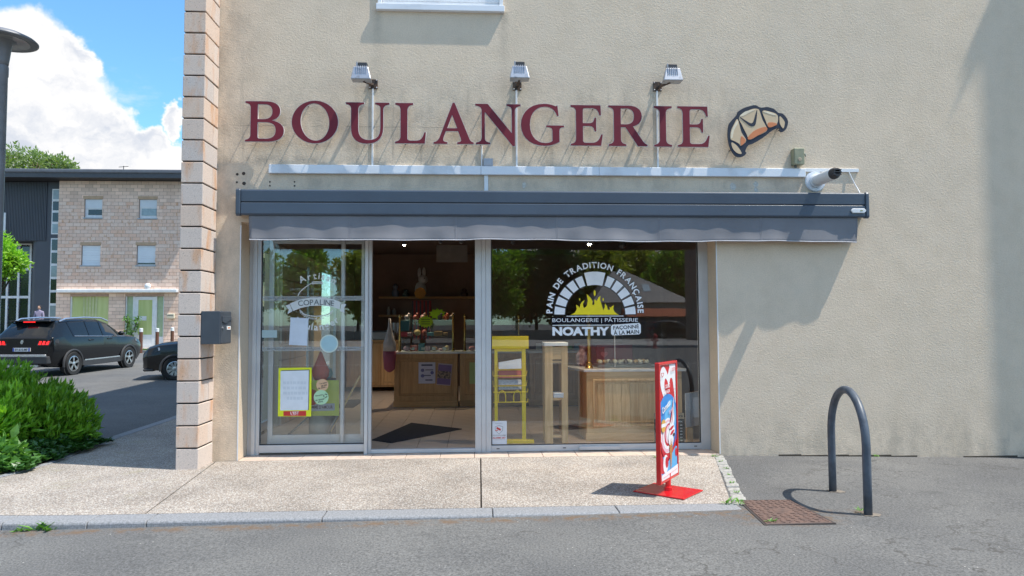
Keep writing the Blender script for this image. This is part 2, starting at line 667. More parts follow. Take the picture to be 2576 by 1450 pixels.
pier_m = stone_mat('pink_sandstone', [(0.66, 0.565, 0.50), (0.66, 0.54, 0.46), (0.60, 0.52, 0.47), (0.67, 0.52, 0.42), (0.57, 0.505, 0.465)])
farbrick_m = stone_mat('far_pink_brick', [(0.84, 0.62, 0.50), (0.86, 0.67, 0.56), (0.80, 0.575, 0.46), (0.84, 0.60, 0.47), (0.84, 0.56, 0.42)])
mortar_m = mat('dark_mortar', (0.035, 0.03, 0.028), rough=0.95)
pale_mortar_m = mat('brown_mortar', (0.48, 0.335, 0.26), rough=0.95)
alu_m = mat('satin_aluminium', (0.60, 0.60, 0.60), (0.53, 0.53, 0.54), scale=2.5, rough=0.42, metal=0.25)
alu_dark_m = mat('gasket', (0.02, 0.02, 0.022), rough=0.6)
white_m = mat('white_pvc', (0.78, 0.79, 0.80), (0.70, 0.71, 0.73), scale=5, rough=0.4)
duct_m = mat('white_duct', (0.74, 0.77, 0.82), (0.50, 0.52, 0.55), scale=2.2, rough=0.45, contrast=(0.5, 0.8))
awn_m = mat('anthracite_paint', (0.062, 0.084, 0.118), (0.054, 0.072, 0.102), scale=1.5, rough=0.38, bump=0.0002, bscale=300)
glass_m = glass_mat('shop_glass', (0.97, 0.98, 0.975), 0.07)
glass2_m = glass_mat('door_leaf_glass', (0.94, 0.975, 0.965), 0.035)


def asphalt_mat():
    m = bpy.data.materials.new('asphalt')
    m.use_nodes = True
    nt = m.node_tree
    p = nt.nodes['Principled BSDF']
    pos = N(nt, 'ShaderNodeNewGeometry').outputs['Position']
    big = RAMP(nt, NOISE(nt, pos, 0.5, 5, 0.6), 0.3, 0.7)
    col = MIX(nt, big, (0.165, 0.163, 0.158), (0.118, 0.118, 0.119))
    fine = NOISE(nt, pos, 62, 4, 0.8)
    col = VM(nt, 'SCALE', col)
    nt.links.new(RAMP(nt, fine, 0.3, 0.72, 0.52, 1.5), col.node.inputs[3])
    vor = N(nt, 'ShaderNodeTexVoronoi', {'Vector': pos, 'Scale': 26.0})
    chip = M(nt, 'MULTIPLY', RAMP(nt, vor.outputs['Distance'], 0.10, 0.16, 1, 0),
             RAMP(nt, N(nt, 'ShaderNodeSeparateXYZ', {0: vor.outputs['Color']}).outputs[0], 0.955, 0.965, 0, 1))
    col = MIX(nt, chip, col, (0.5, 0.48, 0.45))
    # rust-brown grit lying along the kerb foot and round the manhole
    s = N(nt, 'ShaderNodeSeparateXYZ', {0: pos})
    kerb = M(nt, 'MULTIPLY', RAMP(nt, M(nt, 'ABSOLUTE', M(nt, 'ADD', s.outputs[1], 2.50)), 0.0, 0.13, 1, 0), RAMP(nt, s.outputs[0], 3.1, 3.5, 1, 0))
    cover = RAMP(nt, VM(nt, 'LENGTH', VM(nt, 'MULTIPLY', VM(nt, 'SUBTRACT', pos, (2.5, -2.6, 0)), (1.0, 1.5, 0)), out=1), 0.25, 0.62, 1, 0)
    grit = M(nt, 'MULTIPLY', M(nt, 'MAXIMUM', kerb, cover), RAMP(nt, NOISE(nt, pos, 9, 4, 0.7), 0.42, 0.62))
    col = MIX(nt, M(nt, 'MULTIPLY', grit, 0.75), col, (0.17, 0.105, 0.06))
    oil = RAMP(nt, NOISE(nt, VM(nt, 'MULTIPLY', pos, (1, 1.6, 1)), 1.3, 4, 0.6), 0.63, 0.74)
    col = MIX(nt, M(nt, 'MULTIPLY', oil, 0.35), col, (0.07, 0.07, 0.07))
    # hairline cracks
    cr = N(nt, 'ShaderNodeTexVoronoi', {'Vector': VM(nt, 'ADD', pos, VM(nt, 'SCALE', NOISE(nt, pos, 3, 3, out='Color'))), 'Scale': 0.5}, feature='DISTANCE_TO_EDGE')
    ck = M(nt, 'MULTIPLY', RAMP(nt, cr.outputs['Distance'], 0.0, 0.012, 1, 0), RAMP(nt, NOISE(nt, pos, 0.7, 2), 0.5, 0.6))
    col = MIX(nt, M(nt, 'MULTIPLY', ck, 0.6), col, (0.06, 0.055, 0.05))
    nt.links.new(col, p.inputs['Base Color'])
    p.inputs['Roughness'].default_value = 0.9
    p.inputs['Specular IOR Level'].default_value = 0.25
    b = N(nt, 'ShaderNodeBump', {'Strength': 1.0, 'Distance': 0.006, 'Height': NOISE(nt, pos, 55, 4, 0.75)})
    nt.links.new(b.outputs[0], p.inputs['Normal'])
    return m


def aggregate_mat():
    m = bpy.data.materials.new('washed_aggregate')
    m.use_nodes = True
    nt = m.node_tree
    p = nt.nodes['Principled BSDF']
    pos = N(nt, 'ShaderNodeNewGeometry').outputs['Position']
    v1 = N(nt, 'ShaderNodeTexVoronoi', {'Vector': pos, 'Scale': 74.0})
    s = N(nt, 'ShaderNodeSeparateXYZ', {0: v1.outputs['Color']})
    cr = N(nt, 'ShaderNodeValToRGB', {0: s.outputs[0]})
    cr.color_ramp.interpolation = 'CONSTANT'
    cs = [(0, (0.475, 0.425, 0.375)), (0.2, (0.38, 0.32, 0.27)), (0.36, (0.55, 0.515, 0.475)), (0.52, (0.43, 0.37, 0.32)),
          (0.68, (0.29, 0.25, 0.22)), (0.78, (0.54, 0.47, 0.40)), (0.9, (0.62, 0.58, 0.53))]
    el = cr.color_ramp.elements
    el[0].color = (*cs[0][1], 1)
    el[1].position, el[1].color = cs[-1][0], (*cs[-1][1], 1)
    for q, c in cs[1:-1]:
        e = el.new(q)
        e.color = (*c, 1)
    gap = RAMP(nt, v1.outputs['Distance'], 0.36, 0.62)
    col = MIX(nt, M(nt, 'MULTIPLY', gap, 0.65), cr.outputs[0], (0.19, 0.165, 0.145))
    big = RAMP(nt, NOISE(nt, pos, 1.1, 5, 0.6), 0.3, 0.7, 0.76, 1.06)
    col = VM(nt, 'SCALE', col)
    nt.links.new(big, col.node.inputs[3])
    sp = N(nt, 'ShaderNodeSeparateXYZ', {0: pos})
    moss = M(nt, 'MULTIPLY', RAMP(nt, NOISE(nt, pos, 2.4, 4, 0.7), 0.55, 0.75), RAMP(nt, sp.outputs[0], -3.4, -2.6, 1, 0.15))
    col = MIX(nt, M(nt, 'MULTIPLY', moss, 0.35), col, (0.30, 0.28, 0.14))
    nt.links.new(col, p.inputs['Base Color'])
    p.inputs['Roughness'].default_value = 0.85
    p.inputs['Specular IOR Level'].default_value = 0.3
    b = N(nt, 'ShaderNodeBump', {'Strength': 1.0, 'Distance': 0.006, 'Height': v1.outputs['Distance']}, invert=True)
    nt.links.new(b.outputs[0], p.inputs['Normal'])
    return m


asphalt_m = asphalt_mat()
agg_m = aggregate_mat()
granite_m = mat('kerb_granite', (0.29, 0.295, 0.31), (0.19, 0.195, 0.205), scale=70, rough=0.8, bump=0.002, bscale=80)
sett_m = mat('grey_sett', (0.40, 0.39, 0.37), (0.27, 0.26, 0.24), scale=30, rough=0.85, bump=0.003, bscale=50)
joint_m = mat('joint_dirt', (0.075, 0.06, 0.045), rough=0.95)
tile_m = mat('threshold_tile', (0.62, 0.50, 0.41), (0.54, 0.42, 0.34), scale=14, rough=0.45, coords='object')


# ------------------------------------------------------------------ ground
def lerp_pts(x, pts):
    if x <= pts[0][0]:
        return pts[0][1]
    for (a, va), (b, vb) in zip(pts, pts[1:]):
        if x <= b:
            return va + (vb - va) * (x - a) / (b - a)
    return pts[-1][1]


def road_z(x, y):
    front = lerp_pts(x, [(-9, -0.11), (-4, -0.074), (-1.2, -0.048), (0.2, -0.036), (2.25, -0.014), (3.0, -0.022), (6.6, -0.095), (9, -0.13)])
    side = lerp_pts(y, [(0, -0.12), (4, -0.11), (12, 0.06), (15, 0.12), (28, 0.40), (40, 0.5), (200, 1.0)])
    t = min(1, max(0, (y + 0.5) / 3.0)) if x < -3.2 else 0.0
    z = front * (1 - t) + side * t
    if x > -3.2 and y > 0.1:
        z = -0.15 if y < 14 else side
    if y < -6:
        z = front + (-0.12 - front) * min(1, (-6 - y) / 4)
    return z


xs = sorted(set([-900, -400, -200, -100, -60, -40, -30] + [-24 + i for i in range(20)] + [-4 + 0.25 * i for i in range(54)] + [9.5, 12, 16, 24, 40, 80, 200, 500, 900] + [-3.21, -3.19]))
ys = sorted(set([-900, -400, -150, -80, -50, -36] + [-28 + i for i in range(22)] + [-6 + 0.25 * i for i in range(26)] + [0.6 + i for i in range(50)] + [0.09, 0.11, 60, 80, 120, 200, 400, 900]))
gv = [(x, y, road_z(x, y)) for y in ys for x in xs]
nx = len(xs)
gf = [(j * nx + i, j * nx + i + 1, (j + 1) * nx + i + 1, (j + 1) * nx + i) for j in range(len(ys) - 1) for i in range(nx - 1)]
b = B()
b.add(gv, gf)
b.out('road', asphalt_m, kind='structure', smooth='all', fixn=False)

# pavement of washed aggregate: three bays with open joints, a side bay along the flank of the building
pave = empty('pavement', (0, -1, 0), kind='structure')
KY = -2.19


def kerb_back(x):                     # the kerb bends away to the left
    return KY + (0.06 * max(0, -3.2 - x) ** 1.55)


def bay(xa0, xa1, xb0, xb1, name='slab'):
    """bay between two joints; a = at the wall, b = at the kerb"""
    n = 8
    pts = [(xa0, -0.012), (xa1, -0.012)] + [(xb1 + (xb0 - xb1) * i / n, kerb_back(xb1 + (xb0 - xb1) * i / n)) for i in range(n + 1)]
    q = B()
    m = len(pts)
    top = [(x, y, -0.004 + 0.004 * y) for x, y in pts]
    bot = [(x, y, -0.2) for x, y in pts]
    q.add(top + bot, [tuple(range(m)), tuple(range(2 * m - 1, m - 1, -1))] + [(i, i + m, (i + 1) % m + m, (i + 1) % m) for i in range(m)])
    q.out(name, agg_m, pave)


bay(-2.93, 0.066, -2.72, 0.050)
bay(0.080, 2.822, 0.064, 2.222)
q = B()      # corner bay reaching round the flank, its back edge along the side street
side_edge = [(-4.80, 0.55), (-4.93, 2.0), (-5.00, 4.0), (-5.02, 30), (-3.2, 30), (-3.2, -0.012), (-2.945, -0.012)]
front_edge = [(-2.735 + (-9 + 2.735) * i / 14, kerb_back(-2.735 + (-9 + 2.735) * i / 14)) for i in range(15)]
pts = side_edge + front_edge + [(-9, -1.15), (-5.23, -1.0), (-4.88, -0.62), (-4.75, 0.0)]
m = len(pts)
q.add([(x, y, -0.004 + (0.004 * y if y < 0 else lerp_pts(y, [(0, 0), (4, -0.02), (12, 0.14), (30, 0.5)]))) for x, y in pts] + [(x, y, -0.3) for x, y in pts],
      [tuple(range(m)), tuple(range(2 * m - 1, m - 1, -1))] + [(i, i + m, (i + 1) % m + m, (i + 1) % m) for i in range(m)])
bm_o = q.out('slab', agg_m, pave)
B().slab([(-2.99, -0.02), (2.79, -0.02), (2.19, -2.17), (-2.78, -2.17)], -0.12, -0.035).out('joint_bed', joint_m, pave)

# kerb stones
kerb = empty('kerb', (0, -2.3, 0), kind='structure')
kx = [-9.0, -7.9, -6.8, -5.6, -4.6, -3.75, -3.08, -2.62, -1.235, 0.150, 1.200, 2.25]
for i, (a, c) in enumerate(zip(kx, kx[1:])):
    a2, c2 = a + 0.0035, c - 0.0035
    n = 4
    vs, fs = [], []
    for k in range(n + 1):
        x = a2 + (c2 - a2) * k / n
        y = kerb_back(x)
        vs += [(x, y - 0.012, -0.22), (x, y - 0.012, -0.010), (x, y - 0.205, -0.013), (x + 0.0, y - 0.222, -0.028), (x, y - 0.236, -0.22)]
    for k in range(n):
        for j in range(4):
            fs.append((k * 5 + j, k * 5 + j + 1, (k + 1) * 5 + j + 1, (k + 1) * 5 + j))
    fs += [(0, 1, 2, 3, 4), tuple(n * 5 + j for j in (4, 3, 2, 1, 0))]
    B().add(vs, fs).out('kerb_stone', granite_m, kerb, bevel=0.006)
# kerb along the side street
sk = empty('kerb', (-5, 4, 0), kind='structure')
ks = [(-4.835, 0.56), (-4.935, 2.0), (-5.005, 4.0), (-5.025, 5.6), (-5.025, 7.2), (-5.025, 8.8), (-5.025, 10.4), (-5.025, 14), (-5.025, 30)]
for (x0, y0), (x1, y1) in zip(ks, ks[1:]):
    z0, z1 = [0.0 + lerp_pts(y, [(0, 0), (4, -0.02), (12, 0.14), (30, 0.5)]) for y in (y0, y1)]
    q = B()
    w = 0.16
    q.add([(x0 - w, y0, z0 - .3), (x0, y0, z0 - .3), (x1, y1 - .01, z1 - .3), (x1 - w, y1 - .01, z1 - .3),
           (x0 - w, y0, z0), (x0, y0, z0), (x1, y1 - .01, z1), (x1 - w, y1 - .01, z1)],
          [(0, 3, 2, 1), (4, 5, 6, 7), (0, 1, 5, 4), (1, 2, 6, 5), (2, 3, 7, 6), (3, 0, 4, 7)])
    q.out('kerb_stone', granite_m, sk, bevel=0.008)
# row of small setts closing the pavement on the right
row = empty('sett_row', (2.5, -1.1, 0), kind='structure')
nst = 17
for i in range(nst):
    t0, t1 = i / nst, (i + 1) / nst
    p0, p1 = Vector((2.875, -0.03)), Vector((2.285, -2.26))
    a, c = p0.lerp(p1, t0 + 0.004), p0.lerp(p1, t1 - 0.004)
    w = 0.062 + random.uniform(-0.008, 0.006)
    j = lambda: random.uniform(-0.006, 0.006)
    pts = [(a.x - w + j(), a.y + j()), (a.x + w + j(), a.y + j()), (c.x + w + j(), c.y + j()), (c.x - w + j(), c.y + j())]
    h = -0.006 + random.uniform(-0.006, 0.005)
    B().slab(pts, -0.14, h).out('sett', sett_m, row, bevel=0.012, seg=2)

# ------------------------------------------------------------------ the bakery building
bk = empty('bakery_building', (0, 0, 0), 'beige rendered building with the bakery shopfront and a pink stone corner pier', 'building')
OX0, OX1, OZ1 = -2.701, 2.903, 2.74
HB = 10.5
XE = 8.46


def holed_wall(x0, x1, z0, z1, holes, y0, y1):
    xs = sorted({x0, x1, *[h[0] for h in holes], *[h[1] for h in holes]})
    zs = sorted({z0, z1, *[h[2] for h in holes], *[h[3] for h in holes]})
    q = B()
    for a, c in zip(xs, xs[1:]):
        for d, e in zip(zs, zs[1:]):
            mx, mz = (a + c) / 2, (d + e) / 2
            if any(h[0] < mx < h[1] and h[2] < mz < h[3] for h in holes):
                continue
            q.quad((a, y0, d), (c, y0, d), (c, y0, e), (a, y0, e))
            q.quad((a, y1, d), (a, y1, e), (c, y1, e), (c, y1, d))
    for h in holes:
        q.quad((h[0], y0, h[2]), (h[0], y0, h[3]), (h[0], y1, h[3]), (h[0], y1, h[2]))
        q.quad((h[1], y0, h[2]), (h[1], y1, h[2]), (h[1], y1, h[3]), (h[1], y0, h[3]))
        q.quad((h[0], y0, h[3]), (h[1], y0, h[3]), (h[1], y1, h[3]), (h[0], y1, h[3]))
        q.quad((h[0], y0, h[2]), (h[0], y1, h[2]), (h[1], y1, h[2]), (h[1], y0, h[2]))
    return q


WIN = (-1.125, 0.335, 5.345, 6.75)
holed_wall(-3.0, XE + 7, -0.16, HB, [(OX0, OX1, -0.158, OZ1), WIN], 0.0, 0.30).out('front_wall', stucco_m, bk, fixn=False)
# corner beads: the thin bright edges of the opening
for x in (OX0, OX1):
    B().box(x - 0.006, x + 0.006, -0.003, 0.004, 0.0, 2.70).out('corner_bead', white_m, bk)
# smooth reveal linings
for x0, x1 in ((OX0, OX0 + 0.004), (OX1 - 0.004, OX1)):
    B().box(x0, x1, 0.004, 0.33, 0.0, OZ1).out('reveal', plain_m, bk)
# wing standing forward on the right, outside the frame (its corner shades the wall)
B().box(9.66, XE + 7, -1.0, -0.001, -0.2, 12.2).out('side_wing', stucco_m, bk)
B().box(9.70, XE + 7.1, -1.08, -0.001, 12.2, 12.36).out('wing_eave', awn_m, bk)
B().box(9.78, 9.81, -1.15, -1.08, 12.22, 12.25).out('gutter_hook', awn_m, bk)
# rear shell
B().box(-3.23, XE + 7, 9.6, 9.9, -0.2, HB).out('rear_wall', stucco_m, bk)
B().box(XE + 6.7, XE + 7, 0.3, 9.6, -0.2, HB).out('far_wall', stucco_m, bk)
B().box(-3.45, XE + 7.2, -0.25, 14.2, HB, HB + 0.25).out('roof', awn_m, bk)
# flank wall towards the side street: stone piers with glazed gaps on the shop floor
for y0, y1 in ((0.3, 1.75), (2.75, 4.35), (5.1, 5.75), (7.7, 9.6)):
    B().box(-3.23, -3.0, y0, y1, -0.2, 2.75).out('flank_pier', plain_m, bk)
B().box(-3.23, -3.0, 0.3, 14.0, 2.75, HB).out('flank_wall', stucco_m, bk)
B().box(-3.23, -3.0, 9.9, 14.0, -0.2, 2.75).out('flank_wall', stucco_m, bk)
for y0, y1 in ((1.75, 2.75), (4.35, 5.1), (5.75, 7.7)):
    q = B()
    for a in (y0, y1 - 0.06):
        q.box(-3.14, -3.08, a, a + 0.06, 0, 2.75)
    q.box(-3.139, -3.081, y0 + 0.06, y1 - 0.06, 0, 0.12).box(-3.139, -3.081, y0 + 0.06, y1 - 0.06, 2.62, 2.75)
    fr = q.out('flank_window', alu_m, bk)
    B().box(-3.115, -3.107, y0 + 0.06, y1 - 0.06, 0.12, 2.62).out('pane', glass2_m, fr)
# stone blocks seen inside the shop on the flank piers
for y0, y1 in ((2.76, 4.34),):
    for k in range(11):
        z = 0.01 + 0.25 * k
        B().box(-2.998, -2.955, y0, y1, z, z + 0.238).out('block', pier_m, bk, bevel=0.004)

# stone corner pier, block by block
PX0, PX1, PY0 = -3.215, -2.978, -0.43
pier = B().box(PX0 + 0.012, PX1 - 0.012, PY0 + 0.012, 0.0, -0.15, HB).out('corner_pier', mortar_m, bk)
rows = []
ch = 0.2405
z = -0.012
k = 0
blk_cache = {}
while z < 6.2:
    z1 = z + ch - 0.016
    segs = [(PY0, -0.002)] if k % 2 == 0 else [(PY0, -0.155), (-0.152, -0.002)]
    for (ya, yb) in segs:
        key = (round(ya, 3), round(yb, 3))
        cx, cy, cz = (PX0 + PX1) / 2, (ya + yb) / 2, z
        if key not in blk_cache:
            o = B().box(PX0, PX1, ya, yb, z, z1).out('block', pier_m, pier, bevel=0.006, seg=2, origin=(cx, cy, cz))
            blk_cache[key] = o
        else:
            o = blk_cache[key].copy()
            COL.objects.link(o)
            o.location = Vector((cx, cy, cz))
        o.location.x += random.uniform(-0.002, 0.002)
        o.location.y += random.uniform(-0.0030, 0.0)
        o.rotation_euler = (random.uniform(-.003, .003), random.uniform(-.006, .006), random.uniform(-.008, .008))
    z += ch
    k += 1
B().box(PX0 + 0.002, PX1 - 0.002, PY0 + 0.002, -0.002, z, HB).out('upper_pier', pier_m, pier)

# upper window with closed roller shutter

win = empty('window', (-0.4, 0, 5.345), parent=bk)
for a_ in (WIN[0] - 0.015, WIN[1] - 0.03):
    B().box(a_, a_ + 0.045, -0.03, 0.10, WIN[2], WIN[3]).out('guide_rail', white_m, win, bevel=0.003)

for k in range(24):
    zz = WIN[2] + 0.005 + k * 0.058
    B().prism([(0, 0)] * 0 or [(WIN[0] + 0.03, zz), (WIN[1] - 0.03, zz), (WIN[1] - 0.03, zz + 0.056), (WIN[0] + 0.03, zz + 0.056)], 0.02, 0.035).out('slat', white_m, win, bevel=0.006)
B().prism([(WIN[0] - 0.03, 5.272), (WIN[1] + 0.03, 5.272), (WIN[1] + 0.03, 5.345), (WIN[0] - 0.03, 5.345)], -0.057, 0.02).out('sill', duct_m, win, bevel=0.004)

# threshold tiles in front of the shopfront
thr = B().box(OX0, OX1, -0.01, 0.44, -0.15, -0.012).out('threshold', joint_m, bk)
tx = [OX0 + 0.006]
while tx[-1] < OX1 - 0.01:
    tx.append(min(tx[-1] + 0.402 if len(tx) > 1 else OX0 + 0.29, OX1 - 0.006))
for a, c in zip(tx, tx[1:]):
    if c - a > 0.03:
        B().box(a + 0.003, c - 0.003, -0.010, 0.40, -0.02, 0.001).out('tile', tile_m, thr, bevel=0.002)

# ------------------------------------------------------------------ shopfront (frames, panes)
FY = 0.33
shop = empty('shopfront', (0.1, FY, 0), 'pale grey aluminium shopfront with a fixed pane, an open doorway and a big window', 'shopfront')


def post(x0, x1, y0=FY - 0.02, y1=FY + 0.07, z0=0.0, z1=2.735, name='post', steps=()):
    q = B()
    q.box(x0, x1, y0, y1, z0, z1)
    o = q.out(name, alu_m, shop, bevel=0.004, seg=2)
    for s in steps:                    # gaskets between profiles
        B().box(s - 0.003, s + 0.003, y0 - 0.0015, y0 + 0.01, z0 + 0.002, z1 - 0.002).out('gasket', alu_dark_m, o)
    return o


post(OX0 + 0.004, -2.648, FY - 0.01)
post(-2.648, -2.600, FY - 0.035)
post(-2.600, -2.556, FY - 0.015)
post(-1.318, -1.279, FY - 0.045)
post(-1.279, -1.240, FY - 0.01)
post(0.010, 0.085, FY - 0.02)
post(0.087, 0.140, FY - 0.02)
post(0.142, 0.204, FY - 0.02)
post(2.782, 2.899, FY - 0.02)
B().box(-2.556, -1.318, FY - 0.02, FY + 0.05, 0.028, 0.118).out('bottom_rail', alu_m, shop, bevel=0.004)
B().box(-1.240, 0.010, FY - 0.02, FY + 0.05, 0.004, 0.050).out('door_sill', alu_m, shop, bevel=0.004)
br = B().box(0.204, 2.782, FY - 0.019, FY + 0.05, 0.004, 0.078).out('bottom_rail', alu_m, shop, bevel=0.004)
for u in (1253, 1420, 1669, 1750):
    p = S(u, 1126, FY - 0.02)
    B().box(p.x - 0.018, p.x + 0.018, FY - 0.0215, FY, 0.036, 0.046).out('drain_slot', alu_dark_m, br)
B().box(-2.70, 2.90, FY - 0.02, FY + 0.07, 2.68, 2.738).out('head_rail', alu_m, shop)
B().box(-2.556, -1.318, FY + 0.010, FY + 0.018, 0.118, 2.68).out('pane', glass_m, shop)
B().box(0.204, 2.782, FY + 0.010, FY + 0.018, 0.078, 2.68).out('pane', glass_m, shop)
q = B()                                # black gasket round the panes
for (x0, x1, z0) in ((-2.556, -1.318, 0.118), (0.204, 2.782, 0.078)):
    q.box(x0, x0 + 0.012, FY + 0.004, FY + 0.009, z0, 2.68).box(x1 - 0.012, x1, FY + 0.004, FY + 0.009, z0, 2.68)
    q.box(x0 + 0.012, x1 - 0.012, FY + 0.004, FY + 0.009, z0, z0 + 0.010)
q.out('glazing_gasket', alu_dark_m, shop, kind='stuff')
q = B()
q.box(1.270, 1.775, FY - 0.050, FY - 0.0205, 0.012, 0.062)
B().prism([(1.262 + 0.015, 0.014), (1.785 - 0.015, 0.014), (1.785, 0.036), (1.785 - 0.015, 0.060), (1.262 + 0.015, 0.060), (1.262, 0.036)], FY - 0.05, FY - 0.0205).out(
    'rail_plate', alu_m, None, 'long rounded silver bar fixed low on the frame of the big window', 'rail plate', bevel=0.006, seg=2)

# sliding door leaf, pushed open behind the fixed pane
leaf = empty('sliding_door', (-1.9, 0.47, 0), 'glass sliding door leaf pushed open behind the left pane', 'door')
ly0, ly1 = 0.455, 0.495
B().box(-2.50, -2.44, ly0, ly1, 0.02, 2.62).out('stile', alu_m, leaf, bevel=0.003)
B().box(-1.385, -1.305, ly0, ly1, 0.02, 2.62).out('stile', alu_m, leaf, bevel=0.003)
B().box(-2.44, -1.385, ly0 + 0.001, ly1 - 0.001, 0.02, 0.215).out('bottom_rail', alu_m, leaf, bevel=0.003)
B().box(-2.44, -1.385, ly0 + 0.001, ly1 - 0.001, 2.54, 2.62).out('top_rail', alu_m, leaf, bevel=0.003)
B().box(-2.44, -1.385, 0.470, 0.478, 0.215, 2.54).out('pane', glass2_m, leaf)
B().tube([(-1.60, ly0 - 0.035, 0.06), (-1.60, ly0 - 0.035, 2.60)], 0.028, 12).out('pull_bar', alu_m, leaf, smooth=True)

# ------------------------------------------------------------------ awning
awn = empty('awning', (1.0, 0, 2.8), 'closed dark grey awning cassette with a grey fabric valance over the shopfront', 'awning')


def along_x(prof, x0, x1, name, m, parent, bevel=0.0, smooth=False, **k):
    n = len(prof)
    q = B()
    q.add([(x0, y, z) for y, z in prof] + [(x1, y, z) for y, z in prof],
          [tuple(range(n)), tuple(range(2 * n - 1, n - 1, -1))] + [(i, (i + 1) % n, (i + 1) % n + n, i + n) for i in range(n)])
    return q.out(name, m, parent, bevel=bevel, smooth=smooth, **k)


AX0, AX1 = -2.716, 4.722
along_x([(0.0, 2.955), (-0.144, 2.955), (-0.148, 3.085), (-0.135, 3.099), (0.0, 3.10)], AX0 + 0.055, AX1 - 0.045, 'cassette', awn_m, awn, bevel=0.006)
along_x([(-0.02, 2.83), (-0.090, 2.805), (-0.135, 2.80), (-0.152, 2.815), (-0.148, 2.944), (-0.02, 2.944)], AX0 + 0.055, AX1 - 0.045, 'front_rail', awn_m, awn, bevel=0.006)
along_x([(-0.02, 2.944), (-0.135, 2.944), (-0.135, 2.955), (-0.02, 2.955)], AX0 + 0.055, AX1 - 0.045, 'groove', alu_dark_m, awn)
for a, c in ((AX0, AX0 + 0.053), (AX1 - 0.043, AX1)):
    along_x([(0.0, 2.83), (-0.090, 2.796), (-0.139, 2.790), (-0.159, 2.812), (-0.159, 3.085), (-0.146, 3.106), (0.0, 3.106)], a, c, 'end_cap', awn_m, awn, bevel=0.010, seg=2)
cloth_m = mat('grey_awning_fabric', (0.215, 0.215, 0.232), (0.185, 0.185, 0.20), scale=1.8, rough=0.9, bump=0.0012, bscale=320, spec=0.2)
VX0, VX1 = -2.575, 4.592
q = B()
nxv, nzv = 190, 12


def val_y(x, t):
    s = (x - VX0) / (VX1 - VX0)
    hang = lerp_pts(s, [(0, 0.010), (0.06, 0.024), (0.18, 0.036), (0.32, 0.050), (0.46, 0.043), (0.58, 0.030), (0.68, 0.022), (0.8, 0.020), (0.93, 0.016), (1, 0.006)])
    wob = 0.006 * math.sin(x * 5.1 + 0.6) + 0.005 * math.sin(x * 11.3) + 0.004 * math.sin(x * 19.7 + 1.0)
    curl = 0.010 * math.sin(x * 7.3 + 2.0) + 0.007 * math.sin(x * 16.1)
    return -0.119 - 0.8 * hang * t ** 1.3 - wob * t - curl * max(0, t - 0.6) * 1.6 - 0.02 * max(0, t - 0.72) * (1 + math.sin(x * 4.3))


def val_z(x, t):
    zb = 2.512 + 0.006 * math.sin(x * 2.3) + 0.003 * math.sin(x * 9) + 0.012 * math.exp(-((x + 0.2) / 1.2) ** 2)
    return 2.806 + (zb - 2.806) * t


for j in range(nzv + 1):
    for i in range(nxv + 1):
        x = VX0 + (VX1 - VX0) * i / nxv
        xx = x + (0.022 * (j / nzv) ** 2 * (1 if i < 6 else (-1 if i > nxv - 6 else 0)))
        q.v.append((xx, val_y(x, j / nzv), val_z(x, j / nzv)))
for j in range(nzv):
    for i in range(nxv):
        q.f.append((j * (nxv + 1) + i, (j + 1) * (nxv + 1) + i, (j + 1) * (nxv + 1) + i + 1, j * (nxv + 1) + i + 1))
        q.m.append(0)
val = q.out('valance', cloth_m, awn, smooth='all', fixn=False)
sol = val.modifiers.new('thickness', 'SOLIDIFY')
sol.thickness = 0.003
hem_m = mat('pale_hem', (0.50, 0.50, 0.54), rough=0.7)
B().tube([(VX0 + 0.02 + (VX1 - VX0 - 0.04) * i / nxv, val_y(VX0 + (VX1 - VX0) * i / nxv, 1) - 0.002, val_z(VX0 + (VX1 - VX0) * i / nxv, 1)) for i in range(nxv + 1)],
         0.0065, 6).out('hem', hem_m, val, smooth=True)
seam_m = mat('seam_fabric', (0.27, 0.27, 0.295), rough=0.9)
for u in (880, 1146, 1402, 1660, 1917):
    x = S(u, 570, -0.15).x
    q = B()
    for j in range(nzv):
        t0, t1 = j / nzv, (j + 1) / nzv
        for dx in (-0.008, 0.006):
            q.quad((x + dx, val_y(x, t0) - 0.004, val_z(x, t0)), (x + dx, val_y(x, t1) - 0.004, val_z(x, t1)),
                   (x + dx + 0.004, val_y(x, t1) - 0.004, val_z(x, t1)), (x + dx + 0.004, val_y(x, t0) - 0.004, val_z(x, t0)))
    q.out('seam', seam_m, val, kind='stuff')
pL = S(2140, 524, -0.16)
pR = S(2178, 524, -0.16)
q = B()
q.prism([(pL.x, 2.875), (pL.x + 0.02, 2.850), (pR.x - 0.02, 2.850), (pR.x, 2.875), (pR.x, 2.885), (pR.x - 0.02, 2.906), (pL.x + 0.02, 2.906), (pL.x, 2.885)], -0.172, -0.1515)
sens = q.out('wind_sensor', white_m, None, 'small white oval sensor clipped to the dark awning front by its end', 'sensor', bevel=0.008, seg=2)
B().box(pR.x - 0.075, pR.x - 0.045, -0.1735, -0.17, 2.872, 2.884).out('window', flat('sensor_olive', (0.25, 0.27, 0.08)), sens)

